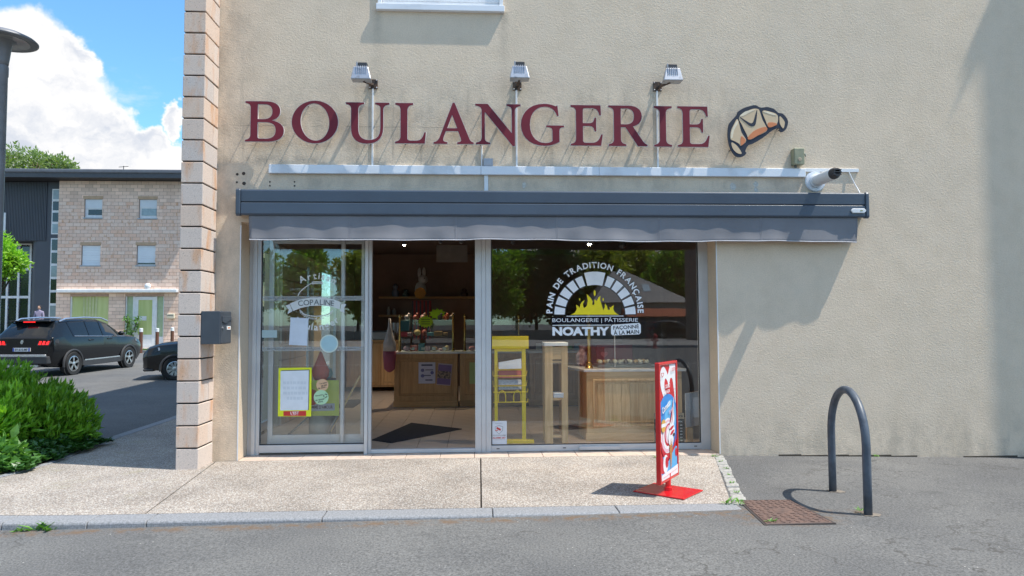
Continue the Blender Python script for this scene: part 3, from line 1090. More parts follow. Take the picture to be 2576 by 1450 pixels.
# ------------------------------------------------------------------ raised letters
LET = {
 'I': [('M',0,100),('L',48,100),('L',48,97),('C',38,95,33,93,32,84),('L',32,16),('C',33,7,38,5,48,3),('L',48,0),('L',0,0),('L',0,3),('C',9,5,15,7,16,16),('L',16,84),('C',15,93,9,95,0,97)],
 'L': [('M',0,100),('L',46,100),('L',46,97),('C',36,95,32,93,31,84),('L',31,13),('C',31,8,34,6,40,6),('L',55,6),('C',68,6,73,14,77,27),('L',80,27),('L',77,0),('L',0,0),('L',0,3),('C',9,5,13,7,14,16),('L',14,84),('C',13,93,9,95,0,97)],
 'E': [('M',0,100),('L',78,100),('L',79,76),('L',76,76),('C',72,88,68,94,55,94),('L',40,94),('C',33,94,31,92,31,87),('L',31,55),('L',48,55),('C',58,55,61,60,63,69),('L',66,69),('L',66,36),('L',63,36),('C',61,45,58,49,48,49),('L',31,49),('L',31,13),('C',31,8,34,6,40,6),('L',55,6),('C',70,6,75,14,80,27),('L',83,27),('L',79,0),('L',0,0),('L',0,3),('C',9,5,13,7,14,16),('L',14,84),('C',13,93,9,95,0,97)],
 'B': [('M',0,100),('L',55,100),('C',78,100,90,90,90,76),('C',90,63,80,56,66,53),('C',86,50,100,42,100,27),('C',100,8,82,0,58,0),('L',0,0),('L',0,3),('C',9,5,13,7,14,16),('L',14,84),('C',13,93,9,95,0,97),
       ('M',31,94),('L',48,94),('C',64,94,71,87,71,75),('C',71,62,62,55,46,55),('L',31,55),('M',31,49),('L',50,49),('C',70,49,80,42,80,28),('C',80,13,70,6,52,6),('L',38,6),('C',33,6,31,8,31,13)],
 'U': [('M',0,100),('L',46,100),('L',46,97),('C',36,95,32,93,31,84),('L',31,38),('C',31,14,42,6,60,6),('C',80,6,90,16,90,38),('L',90,84),('C',90,93,86,95,76,97),('L',76,100),('L',112,100),('L',112,97),('C',102,95,97,93,96,84),('L',96,38),('C',96,10,80,-2,55,-2),('C',28,-2,14,10,14,36),('L',14,84),('C',13,93,9,95,0,97)],
 'A': [('M',50,102),('L',54,102),('L',92,14),('C',95,7,98,4,104,3),('L',104,0),('L',62,0),('L',62,3),('C',72,4,74,6,71,14),('L',64,32),('L',31,32),('L',25,16),('C',22,7,25,4,35,3),('L',35,0),('L',0,0),('L',0,3),('C',8,4,12,8,16,16),
       ('M',34,38),('L',62,38),('L',48,74)],
 'N': [('M',0,100),('L',32,100),('L',96,26),('L',96,84),('C',96,93,92,95,82,97),('L',82,100),('L',118,100),('L',118,97),('C',108,95,104,93,103,84),('L',103,-4),('L',98,-4),('L',24,82),('L',24,16),('C',24,7,28,5,38,3),('L',38,0),('L',2,0),('L',2,3),('C',12,5,16,7,17,16),('L',17,86),('C',15,93,9,96,0,97)],
 'G': [('M',97,73),('L',94,73),('C',89,88,78,96,62,96),('C',38,96,22,78,22,50),('C',22,22,38,4,62,4),('C',72,4,78,6,82,10),('L',82,34),('C',82,42,79,44,66,45),('L',66,48),('L',111,48),('L',111,45),('C',101,44,99,42,99,34),('L',99,8),('C',88,2,76,-2,60,-2),('C',24,-2,0,18,0,50),('C',0,80,24,102,60,102),('C',74,102,82,99,90,96),('L',94,98)],
 'R': [('M',0,100),('L',52,100),('C',76,100,86,89,86,74),('C',86,60,77,52,62,49),('L',88,12),('C',92,7,95,4,100,3),('L',100,0),('L',76,0),('L',44,47),('L',31,47),('L',31,16),('C',32,7,36,5,45,3),('L',45,0),('L',0,0),('L',0,3),('C',9,5,13,7,14,16),('L',14,84),('C',13,93,9,95,0,97),
       ('M',31,94),('L',46,94),('C',61,94,67,86,67,74),('C',67,61,60,53,44,53),('L',31,53)],
}


def oval(cx, cy, rx, ry, tilt=0.0, n=48):
    c, s = math.cos(tilt), math.sin(tilt)
    return [(cx + rx * math.cos(a) * c - ry * math.sin(a) * s, cy + rx * math.cos(a) * s + ry * math.sin(a) * c) for a in [2 * math.pi * i / n for i in range(n)]]


burg_m = mat('burgundy_paint', (0.185, 0.018, 0.032), (0.150, 0.016, 0.028), scale=3, rough=0.55, spec=0.3)
edge_m = mat('letter_edge', (0.66, 0.62, 0.58), rough=0.5)
pin_m = mat('rusty_pin', (0.10, 0.075, 0.06), rough=0.7, metal=0.3)
LP = -0.110                             # letters stand well clear of the wall
spans = [('B', 616, 716), ('O', 733, 852), ('U', 868.5, 981), ('L', 993, 1073), ('A', 1089.5, 1193), ('N', 1194, 1311), ('G', 1309, 1420), ('E', 1434, 1517), ('R', 1529, 1629), ('I', 1643, 1691), ('E', 1702.6, 1785.5)]
words = ['first', 'second', 'third', 'fourth', 'fifth', 'sixth', 'seventh', 'eighth', 'ninth', 'tenth', 'last']
for i, (ch_, u0, u1) in enumerate(spans):
    x0, x1 = S(u0 + 2, 310, LP).x, S(u1 - 2, 310, LP).x
    zb, zt = S((u0 + u1) / 2, 356.5 + (u0 - 616) * 0.0122, LP).z, S((u0 + u1) / 2, 256.5 + (u0 - 616) * 0.0118, LP).z
    loops = [oval(59.5, 50, 59.5, 53), oval(59.5, 50, 38, 47.5, 0.14)] if ch_ == 'O' else path2d(LET[ch_])
    wu = max(p[0] for l in loops for p in l)
    sx, sz = (x1 - x0) / wu, (zt - zb) / 100.0
    loops = [[(p[0] * sx, p[1] * sz) for p in l] for l in loops]
    lab = f'burgundy serif letter {ch_}, {words[i]} of the raised BOULANGERIE letters'
    if i in (7, 10):
        lab = f'burgundy serif letter E, {"before the R" if i == 7 else "last"} of the raised BOULANGERIE letters'
    L = empty('sign_letter', (x0, 0, zb), lab, 'letter', 'raised letters of the bakery sign')
    W = Matrix.Translation((x0, LP + 0.003, zb)) @ STAND
    put(curve_mesh(loops, 0.018, 0.0075), 'letter_back', edge_m, L, W)
    put(curve_mesh(loops, 0.010, 0.0028), 'letter_face', burg_m, L, Matrix.Translation((0, -0.0075, 0)) @ W)
    q = B()
    for (px, pz) in {'B': [(.22, .04), (.75, .05), (.24, .93)], 'O': [(.5, .0), (.3, .95), (.93, .4)], 'U': [(.55, .0), (.2, .9), (.82, .9)], 'L': [(.3, .02), (.9, .05), (.3, .95)],
                     'A': [(.12, .02), (.82, .02), (.5, .95)], 'N': [(.12, .02), (.78, .1), (.15, .9)], 'G': [(.6, .0), (.82, .3), (.8, .9)], 'E': [(.6, .02), (.25, .5), (.75, .96)],
                     'R': [(.25, .02), (.9, .02), (.5, .95)], 'I': [(.5, .02), (.5, .96)]}[ch_]:
        pp = (x0 + px * (x1 - x0), zb + pz * (zt - zb))
        q.tube([(pp[0], 0.002, pp[1] + 0.004), (pp[0], LP + 0.006, pp[1] + 0.008)], 0.0065, 6)
    q.out('stand_off_pins', pin_m, L, kind='stuff')

# croissant sign
zc = zoomer(2700, 300, 2.071)
navy_m = flat('navy_outline', (0.013, 0.018, 0.036), 0.5)
cream_m = flat('pastry_cream', (0.66, 0.49, 0.31), 0.55)
pale_m = flat('pastry_highlight', (0.82, 0.70, 0.52), 0.55)
orange_m = flat('pastry_orange', (0.66, 0.22, 0.085), 0.55)
CY = -0.107
cro = empty('croissant_sign', S(*zc(660, 470), 0), 'flat croissant shaped sign with navy outline beside the last letter', 'sign')


def smooth_loop(pts, n=4):
    out = []
    k = len(pts)
    for i in range(k):
        p0, p1, p2, p3 = [Vector(pts[(i + j) % k]) for j in (-1, 0, 1, 2)]
        for s in range(n):
            t = s / n
            out.append(tuple(0.5 * ((2 * p1) + (p2 - p0) * t + (2 * p0 - 5 * p1 + 4 * p2 - p3) * t * t + (3 * p1 - p0 - 3 * p2 + p3) * t ** 3)))
    return out


def cro_shape(pts, dy, depth, name, m, sm=True):
    pts = smooth_loop(pts) if sm else pts
    return shape_on([[zc(*p) for p in pts]], CY - dy, name, m, cro, depth)


cro_shape([(640, 250), (685, 270), (735, 265), (790, 280), (828, 312), (865, 320), (900, 360), (908, 400), (890, 450), (862, 470), (838, 460), (836, 437), (780, 458), (700, 520), (620, 566), (582, 580), (556, 626), (565, 645), (545, 668), (510, 678), (478, 670), (445, 630), (424, 580), (412, 510), (416, 430), (432, 390), (484, 332), (495, 305), (540, 275), (600, 256)], 0, 0.018, 'outline_panel', navy_m)
for pts in ([(445, 556), (480, 575), (510, 610), (528, 645), (510, 650), (480, 635), (452, 600)], [(495, 365), (525, 470), (565, 540), (522, 583), (505, 565), (470, 545), (435, 525), (440, 460), (465, 405)],
            [(508, 345), (600, 285), (662, 280), (680, 310), (700, 370), (737, 455), (660, 500), (595, 532), (565, 480), (530, 410)], [(700, 297), (760, 302), (822, 330), (820, 400), (755, 432), (725, 375)], [(845, 340), (880, 380), (882, 410), (870, 440), (845, 405), (840, 370)]):
    cro_shape(pts, 0.0105, 0.004, 'cream_segment', cream_m)
for pts in ([(580, 512), (640, 455), (720, 428), (737, 455), (660, 500), (595, 532)], [(525, 505), (562, 542), (522, 580)], [(745, 395), (790, 392), (820, 408), (755, 432)]):
    cro_shape(pts, 0.0135, 0.003, 'orange_underside', orange_m)
for pts in ([(512, 338), (560, 300), (640, 284), (600, 305), (545, 335)], [(490, 375), (496, 400), (468, 450), (452, 515), (440, 520), (446, 460)], [(705, 300), (760, 305), (815, 332), (760, 322)]):
    cro_shape(pts, 0.0135, 0.003, 'highlight', pale_m)
cro_shape([(512, 345), (590, 392), (615, 395), (630, 370), (655, 285), (650, 370), (637, 415), (605, 422), (570, 400)], 0.014, 0.003, 'notch_line', navy_m)
q = B()
for p in ((435, 620), (490, 660), (830, 440)):
    w_ = S(*zc(*p), -0.04)
    q.tube([(w_.x, 0.002, w_.z), (w_.x, CY + 0.008, w_.z)], 0.006, 6)
q.out('stand_off_pins', pin_m, cro, kind='stuff')

# ------------------------------------------------------------------ things fixed to the wall
duct = empty('cable_duct', (0.8, 0, 3.30), 'long white cable duct running along the wall above the awning', 'cable duct')
jx = [-2.383, S(1210, 435, -.03).x, S(1507, 435, -.03).x, 4.008]
for a, c in zip(jx, jx[1:]):
    B().box(a + 0.0015, c - 0.0015, -0.045, 0.0, 3.307, 3.409).out('duct_length', duct_m, duct, bevel=0.004)
B().box(4.009, 4.682, -0.02, 0.0, 3.376, 3.418).out('thin_duct', white_m, None, 'short thin white trunking at the end of the cable duct', 'trunking', bevel=0.002)
for u, v0, v1, w in ((938, 222, 417, 'first'), (1299, 226, 421, 'middle'), (1652.5, 226, 424, 'last')):
    a, c = S(u, v0, -0.006), S(u, v1, -0.006)
    B().box(a.x - 0.011, a.x + 0.011, -0.013, 0.0, 3.4095, a.z).out('conduit', white_m, None, f'{dict(first="white conduit strip passing behind the letter U", middle="white conduit strip passing between the letters N and G", last="white conduit strip passing behind the letter I")[w]}', 'conduit', 'conduit strips up to the floodlights', bevel=0.002)
a = S(1212, 396, -0.02)
B().tube([(a.x, -0.014, 3.4095), (a.x, -0.014, 3.66)], 0.010, 8).out('feed_pipe', white_m, None, 'short grey feed pipe under the letter N beside the junction box', 'pipe', smooth=True)
a, c = S(1216, 399, -0.03), S(1240, 420, -0.03)
B().box(a.x, c.x, -0.045, 0.0, 3.4100, a.z).out('junction_box', mat('grey_box', (0.42, 0.45, 0.50), rough=0.5), None, 'small grey square junction box standing on the cable duct', 'junction box', bevel=0.010, seg=2)
a, c = S(1218, 449, -0.01), S(1228, 486, -0.01)
B().box(a.x, c.x, -0.016, 0.0, 3.108, 3.3065).out('short_conduit', white_m, None, 'short white conduit dropping from the cable duct to the awning', 'conduit', bevel=0.002)

# floodlights
lamp_alu = mat('cast_aluminium', (0.42, 0.43, 0.46), (0.22, 0.22, 0.23), scale=18, rough=0.4, metal=0.55, contrast=(0.5, 0.8))
lamp_blk = mat('black_ballast', (0.045, 0.045, 0.05), rough=0.5)
rust_m = mat('rusty_steel', (0.10, 0.06, 0.04), (0.045, 0.035, 0.03), scale=25, rough=0.8)
for (pu, pv, hu, hv, tilt, side) in ((939, 212, 909, 183, -0.08, 'nearest the corner pier'), (1301, 216, 1307, 181, 0.0, 'in the middle of the sign'), (1654, 218, 1692, 187, 0.08, 'nearest the croissant')):
    p = S(pu, pv, -0.01)
    h = S(hu, hv, -0.255)
    L = empty('floodlight', (p.x, 0, p.z), f'weathered aluminium floodlight on a rusty arm, {side}', 'floodlight', 'floodlights above the raised letters')
    B().box(p.x - 0.052, p.x + 0.052, -0.014, 0.0, p.z - 0.058, p.z + 0.058).out('wall_plate', rust_m, L, bevel=0.004)
    q = B()
    for sx in (-1, 1):
        for sz in (-1, 1):
            q.lathe([(0.009, 0.004), (0.009, -0.006), (0.004, -0.010)], (p.x + sx * 0.040, -0.014, p.z + sz * 0.045), 'y', 8)
    q.out('bolts', lamp_alu, L, kind='stuff')
    B().bar((p.x, -0.012, p.z - 0.01), (h.x + (0.0 if side.startswith('in') else 0.02 * (-1 if hu > pu else 1)), -0.215, h.z - 0.085), 0.026).out('arm', rust_m, L, bevel=0.003)
    # reflector body: back shell leaning, wider at the lower rim
    hw0, hw1 = 0.085, 0.118
    zt, zb = h.z + 0.075, h.z - 0.085
    q = B()
    q.add([(h.x - hw0 + tilt * .1, -0.255, zt), (h.x + hw0 + tilt * .1, -0.255, zt), (h.x + hw1, -0.295, zb), (h.x - hw1, -0.295, zb),
           (h.x - hw0 * .8, -0.165, zt - 0.01), (h.x + hw0 * .8, -0.165, zt - 0.01), (h.x + hw1 * .95, -0.165, zb - 0.005), (h.x - hw1 * .95, -0.165, zb - 0.005)],
          [(0, 3, 2, 1), (4, 5, 6, 7), (0, 1, 5, 4), (1, 2, 6, 5), (2, 3, 7, 6), (3, 0, 4, 7)])
    hs = q.out('housing', lamp_alu, L, bevel=0.010, seg=2)
    q = B()
    for k in range(6):
        fx = h.x - 0.055 + k * 0.022
        q.add([(fx - 0.003, -0.251, zt + 0.004), (fx + 0.003, -0.251, zt + 0.004), (fx + 0.003, -0.281, zb + 0.07), (fx - 0.003, -0.281, zb + 0.07),
               (fx - 0.003, -0.266, zt + 0.004), (fx + 0.003, -0.266, zt + 0.004), (fx + 0.003, -0.286, zb + 0.07), (fx - 0.003, -0.286, zb + 0.07)],
              [(0, 1, 2, 3), (4, 7, 6, 5), (0, 4, 5, 1), (1, 5, 6, 2), (2, 6, 7, 3), (3, 7, 4, 0)])
    q.out('cooling_ribs', lamp_alu, hs, kind='stuff')
    B().box(h.x - 0.045, h.x + 0.062, -0.245, -0.178, zt - 0.004, zt + 0.052).out('ballast_box', lamp_blk, L, bevel=0.008)
    B().box(h.x - 0.060, h.x - 0.046, -0.25, -0.175, zt - 0.02, zt + 0.056).out('bracket', lamp_alu, L, bevel=0.003)

# key switch box
p0, p1 = S(1999, 372, -0.10), S(2021, 414, -0.10)
olive_m = mat('olive_plastic', (0.30, 0.30, 0.20), (0.24, 0.25, 0.17), scale=12, rough=0.6)
kb = B().box(p0.x - 0.005, p1.x + 0.02, -0.10, 0.0, p1.z, p0.z).out('switch_box', olive_m, None, 'olive key switch box with a lever on the wall above the flue', 'switch box', bevel=0.008)
cx = (p0.x + p1.x) / 2 + 0.008
B().lathe([(0.024, -0.10), (0.024, -0.104), (0.018, -0.106)], (cx, 0, p1.z + 0.06), 'y', 14).out('cover_disc', mat('tan_disc', (0.42, 0.34, 0.24), rough=0.6), kb)
q = B().tube([(p1.x + 0.02, -0.05, p0.z - 0.055), (p1.x + 0.045, -0.055, p0.z - 0.06)], 0.012, 8).tube([(p1.x + 0.040, -0.055, p0.z - 0.055), (p1.x + 0.055, -0.055, p0.z - 0.095)], 0.010, 8)
q.out('lever', mat('brass_grey', (0.45, 0.42, 0.33), rough=0.4, metal=0.5), kb)
B().tube([(cx - 0.03, -0.05, p1.z), (cx - 0.03, -0.05, 3.4195)], 0.016, 8).out('cable_gland', mat('dark_gland', (0.10, 0.10, 0.09), rough=0.6), kb)

# flue terminal
fp = S(2050, 457, 0)
flue = empty('flue_pipe', (fp.x, 0, fp.z), 'white flue pipe with black slotted tip sticking out above the awning', 'flue')
B().lathe([(0.125, 0.0), (0.128, -0.008), (0.118, -0.020), (0.075, -0.024), (0.075, -0.0)], (fp.x, 0, fp.z), 'y', 28).out('flange', duct_m, flue, smooth=True)
B().lathe([(0.082, -0.02), (0.082, -0.05), (0.070, -0.055), (0.070, -0.44), (0.064, -0.445)], (fp.x, 0, fp.z), 'y', 28).out('pipe', mat('flue_white', (0.72, 0.73, 0.75), (0.55, 0.55, 0.56), scale=8, rough=0.45, contrast=(0.5, 0.8)), flue, smooth=True)
cap = B().lathe([(0.066, -0.44), (0.066, -0.475), (0.050, -0.50), (0.046, -0.535), (0.030, -0.535), (0.030, -0.45)], (fp.x, 0, fp.z), 'y', 24).out('tip', lamp_blk, flue, smooth=True)
for k in range(3):
    B().box(fp.x - 0.045, fp.x + 0.045, -0.542, -0.50, fp.z - 0.030 + 0.028 * k, fp.z - 0.022 + 0.028 * k).out('slat', lamp_blk, cap)
B().tube([(4.56, -0.015, 3.378), (4.585, -0.03, 3.30), (4.61, -0.05, 3.22), (4.625, -0.09, 3.15), (4.63, -0.12, 3.10)], 0.007, 6).out('awning_cable', white_m, None, 'thin white cable looping from the trunking down to the awning', 'cable', smooth=True)

# old screw holes and filler patches in the render
for u, v, r in ((597, 439, .016), (613, 437, .020), (596, 459, .013), (614, 462, .022), (679, 458, .010), (679, 468, .010), (741, 458, .010), (741, 468, .011), (1958, 328, .007)):
    p = S(u, v, 0)
    B().lathe([(r, -0.0015), (r * 0.6, 0.0)], (p.x, 0, p.z), 'y', 9).out('screw_hole', mat('hole_dark', (0.06, 0.05, 0.045), rough=0.95), bk)
for u, v, r in ((1318, 466, .035), (1843, 470, .045), (1902, 465, .038), (1902, 478, .030)):
    p = S(u, v, 0)
    pts = [(p.x + r * math.cos(a) * random.uniform(.6, 1.1), p.z + r * 1.2 * math.sin(a) * random.uniform(.6, 1.1)) for a in [2 * math.pi * k / 11 for k in range(11)]]
    B().prism(pts, -0.002, 0.0).out('filler_patch', mat('filler', (0.62, 0.60, 0.56), (0.45, 0.42, 0.37), scale=40, rough=0.9), bk)

# mailbox on the flank of the pier
mb_m = mat('mailbox_paint', (0.058, 0.070, 0.086), (0.050, 0.060, 0.075), rough=0.5, bump=0.0002, bscale=400)
MX1, MY0, MY1, MZ0, MZ1 = -2.768, -0.425, -0.085, 1.338, 1.700
mb = B().box(PX1 + 0.004, MX1, MY0, MY1, MZ0, MZ1).out('mailbox', mb_m, None, 'dark grey metal mailbox on the side of the stone corner pier', 'mailbox', bevel=0.005)
B().box(MX1, MX1 + 0.006, MY0 + 0.008, MY1 - 0.008, MZ0 + 0.01, MZ1 - 0.008).out('door', mb_m, mb, bevel=0.003)
q = B()
n = 10
pr = [(MY0 + 0.03 + (MY1 - MY0 - 0.06) * i / n, MZ1 - 0.115 - 0.018 * math.sin(math.pi * i / n * 1.6)) for i in range(n + 1)]
pts = [(MY0 + 0.03, MZ1 - 0.055), *pr, (MY1 - 0.03, MZ1 - 0.055)]
q.add([(MX1 + 0.006, y, z) for y, z in pts] + [(MX1 + 0.018, y, z) for y, z in pts],
      [tuple(range(len(pts)))] + [tuple(range(2 * len(pts) - 1, len(pts) - 1, -1))] + [(i, (i + 1) % len(pts), (i + 1) % len(pts) + len(pts), i + len(pts)) for i in range(len(pts))])
q.out('slot_flap', mb_m, mb, bevel=0.003)
B().lathe([(0.012, 0.0), (0.012, 0.010), (0.006, 0.012)], (MX1 + 0.006, MY0 + 0.05, MZ1 - 0.185), 'x', 12).out('lock', lamp_alu, mb)
lb = B().box(MX1 + 0.006, MX1 + 0.009, MY1 - 0.15, MY1 - 0.03, MZ1 - 0.205, MZ1 - 0.165).out('name_label', flat('label_white', (0.8, 0.8, 0.78)), mb)
B().box(MX1 + 0.009, MX1 + 0.0098, MY1 - 0.12, MY1 - 0.06, MZ1 - 0.192, MZ1 - 0.178).out('label_print', flat('label_orange', (0.7, 0.2, 0.04)), lb)

# open joint where the asphalt meets the wall foot
q = B()
xa = 2.93
rj = random.Random(2)
while xa < 8.4:
    L_ = rj.uniform(0.25, 0.7)
    z_ = road_z(xa, 0)
    if rj.random() < 0.78:
        q.box(xa, xa + L_, -0.004, -0.0005, z_ - 0.03, z_ + rj.uniform(0.008, 0.020))
    xa += L_
q.out('base_joint', joint_m, bk, kind='stuff')

# ------------------------------------------------------------------ inside the shop
def wood_mat(name, c1, c2, axis='z', rough=0.5):
    m = bpy.data.materials.new(name)
    m.use_nodes = True
    nt = m.node_tree
    p = nt.nodes['Principled BSDF']
    pos = N(nt, 'ShaderNodeTexCoord').outputs['Object']
    rnd = N(nt, 'ShaderNodeObjectInfo').outputs['Random']
    st = {'z': (14, 14, 1.1), 'x': (1.1, 14, 14)}[axis]
    vec = VM(nt, 'ADD', VM(nt, 'MULTIPLY', pos, st), N(nt, 'ShaderNodeCombineXYZ', {0: M(nt, 'MULTIPLY', rnd, 30.0), 2: M(nt, 'MULTIPLY', rnd, 17.0)}).outputs[0])
    g = NOISE(nt, vec, 1.6, 6, 0.65, 0.8)
    col = MIX(nt, RAMP(nt, g, 0.34, 0.68), c1, c2)
    col = VM(nt, 'SCALE', col)
    nt.links.new(M(nt, 'ADD', 0.82, M(nt, 'MULTIPLY', rnd, 0.3)), col.node.inputs[3])
    nt.links.new(col, p.inputs['Base Color'])
    p.inputs['Roughness'].default_value = rough
    MATS[name] = m
    return m


oak_m = wood_mat('pale_oak', (0.78, 0.53, 0.27), (0.62, 0.38, 0.165))
oak_x = wood_mat('pale_oak_rail', (0.76, 0.51, 0.26), (0.62, 0.38, 0.165), 'x')
honey_m = wood_mat('honey_oak', (0.60, 0.34, 0.15), (0.46, 0.25, 0.10))
honey_x = wood_mat('honey_oak_rail', (0.60, 0.34, 0.15), (0.46, 0.25, 0.10), 'x')
brown_wall = mat('brown_plaster', (0.30, 0.195, 0.145), (0.25, 0.16, 0.12), scale=2, rough=0.9, bump=0.002, bscale=40)
ceil_m = mat('shop_ceiling', (0.17, 0.12, 0.10), rough=0.9)
floor_m = mat('floor_tile', (0.55, 0.45, 0.37), (0.48, 0.39, 0.32), scale=6, rough=0.35, coords='object')
grout_m = mat('grout', (0.11, 0.09, 0.075), rough=0.9)
brass_m = mat('brass', (0.62, 0.42, 0.14), (0.5, 0.33, 0.10), rough=0.25, metal=1.0)
marble_m = mat('white_marble', (0.72, 0.71, 0.69), (0.58, 0.58, 0.58), scale=7, rough=0.25)
RX0, RX1, RYB, RZ = -2.995, 3.75, 9.5, 3.3
room = empty('shop_room', (0, 4, 0), kind='structure')
B().box(RX0, RX1, 0.44, RYB, -0.14, -0.010).out('floor', grout_m, room)
B().box(RX0, RX1, RYB - 0.02, RYB + 0.05, 0, RZ).out('back_wall', brown_wall, room)
B().box(RX1, RX1 + 0.05, 0.31, RYB, 0, RZ).out('side_wall', brown_wall, room)
B().box(RX0, RX1, 0.42, RYB, RZ, RZ + 0.05).out('ceiling', ceil_m, room)
B().box(RX0 + 0.001, RX0 + 0.02, 0.43, RYB, 2.76, RZ).out('side_wall', brown_wall, room)
B().box(2.905, RX1, 0.302, 0.33, 0, RZ).out('front_return', brown_wall, room)
B().box(RX0, 2.904, 0.302, 0.33, 2.742, RZ).out('front_return', brown_wall, room)
t0 = None
x00 = -1.105 - 0.38 * 4
for iy in range(16):
    for ix in range(16):
        xa, ya = x00 + 0.38 * ix, 0.445 + 0.38 * iy
        if xa + 0.376 > RX1 or (iy > 11 and not -2.6 < xa < 0.6):
            continue
        if t0 is None:
            t0 = B().box(xa + 0.003, xa + 0.377, ya + 0.003, ya + 0.377, -0.010, 0.0).out('tile', floor_m, room, origin=(xa, ya, 0))
            base = t0.location.copy()
        else:
            c = t0.copy()
            COL.objects.link(c)
            c.location = base + Vector((0.38 * ix, 0.38 * iy, 0))
B().box(RX0, -2.635, 0.445, RYB, -0.010, -0.001).out('floor_edge', floor_m, room)
B().box(-2.62, RX1, 6.53, RYB, -0.010, -0.001).out('floor_back', floor_m, room)


def moulded(q, x0, x1, y, z0, z1, w, d):
    """raised picture-frame moulding on a front at depth y"""
    q.box(x0, x1, y - d, y, z0, z0 + w).box(x0, x1, y - d, y, z1 - w, z1)
    q.box(x0, x0 + w, y - d, y, z0 + w, z1 - w).box(x1 - w, x1, y - d, y, z0 + w, z1 - w)
    return q


def counter(name, x0, x1, y0, y1, h, label, m, mx, panels=1):
    o = B().box(x0, x1, y0, y1, 0.0, h - 0.045).out(name, m, None, label, 'counter', bevel=0.004)
    B().box(x0 - 0.03, x1 + 0.03, y0 - 0.03, y1 + 0.02, h - 0.043, h).out('top', marble_m, o, bevel=0.006)
    B().box(x0 - 0.012, x1 + 0.012, y0 - 0.018, y0 - 0.0005, 0.0, 0.11).out('plinth', mx, o, bevel=0.004)
    w = (x1 - x0) / panels
    for k in range(panels):
        moulded(B(), x0 + k * w + 0.07, x0 + (k + 1) * w - 0.07, y0 - 0.0005, 0.19, h - 0.13, 0.03, 0.016).out('moulding', m, o, bevel=0.006, seg=2)
        moulded(B(), x0 + k * w + 0.11, x0 + (k + 1) * w - 0.11, y0 - 0.0005, 0.23, h - 0.17, 0.018, 0.009).out('inner_moulding', m, o, bevel=0.004)
    return o


cc = counter('service_counter', -1.50, -0.315, 5.06, 5.75, 1.03, 'honey oak service counter with two flyers, seen through the open doorway', honey_m, honey_x)
c2 = counter('service_counter', -0.27, 0.95, 5.10, 5.75, 1.03, 'honey oak counter standing just right of the counter with flyers', honey_m, honey_x)
counter('service_counter', 1.05, 2.9, 5.10, 5.75, 1.03, 'honey oak counter at the back behind the big window', honey_m, honey_x, 2)
# low cabinets along the back
bc = B().box(-2.95, -1.75, 8.2, 8.9, 0.10, 1.14).out('back_cabinet', honey_m, None, 'honey oak cabinet with panelled doors against the back wall', 'cabinet', bevel=0.004)
B().box(-2.97, -1.73, 8.15, 8.92, 1.141, 1.18).out('worktop', honey_x, bc, bevel=0.006)
for k in range(3):
    a = -2.93 + k * 0.39
    d = B().box(a + 0.006, a + 0.384, 8.178, 8.1995, 0.14, 1.10).out('door', honey_m, bc, bevel=0.004)
    moulded(B(), a + 0.05, a + 0.34, 8.178, 0.20, 1.04, 0.025, 0.012).out('moulding', honey_m, d, bevel=0.004)
# wall shelves
for z, xa, xb, lab in ((2.23, -2.35, 0.2, 'upper long wooden shelf on the brown back wall'), (1.78, -2.35, -1.2, 'lower short wooden shelf on the brown back wall')):
    B().box(xa, xb, 9.18, 9.478, z - 0.05, z).out('wall_shelf', honey_x, None, lab, 'shelf', bevel=0.004)
# brass framed glass display cases standing on the counters
def display(x0, x1, y0, y1, z0, z1, label, name='display_case', posts=True, back=True):
    e = empty(name, ((x0 + x1) / 2, (y0 + y1) / 2, z0), label, 'display case')
    for x in (x0, x1):
        B().lathe([(0.030, 0), (0.030, 0.03), (0.018, 0.045), (0.018, z1 - z0), (0.026, z1 - z0 + 0.01), (0.026, z1 - z0 + 0.04), (0.008, z1 - z0 + 0.07)], (x, y0, z0), 'z', 14).out('brass_post', brass_m, e, smooth=True)
    B().box(x0 + 0.02, x1 - 0.02, y0 - 0.004, y0 + 0.004, z0 + 0.01, z1 - 0.03).out('front_pane', glass2_m, e)
    B().box(x0 + 0.02, x1 - 0.02, y0 + 0.006, y1, z1 - 0.05, z1 - 0.042).out('top_pane', glass2_m, e)
    B().box(x0 + 0.02, x1 - 0.02, y0 + 0.03, y1, (z0 + z1) / 2 - 0.03, (z0 + z1) / 2 - 0.024).out('shelf_pane', glass2_m, e)
    return e


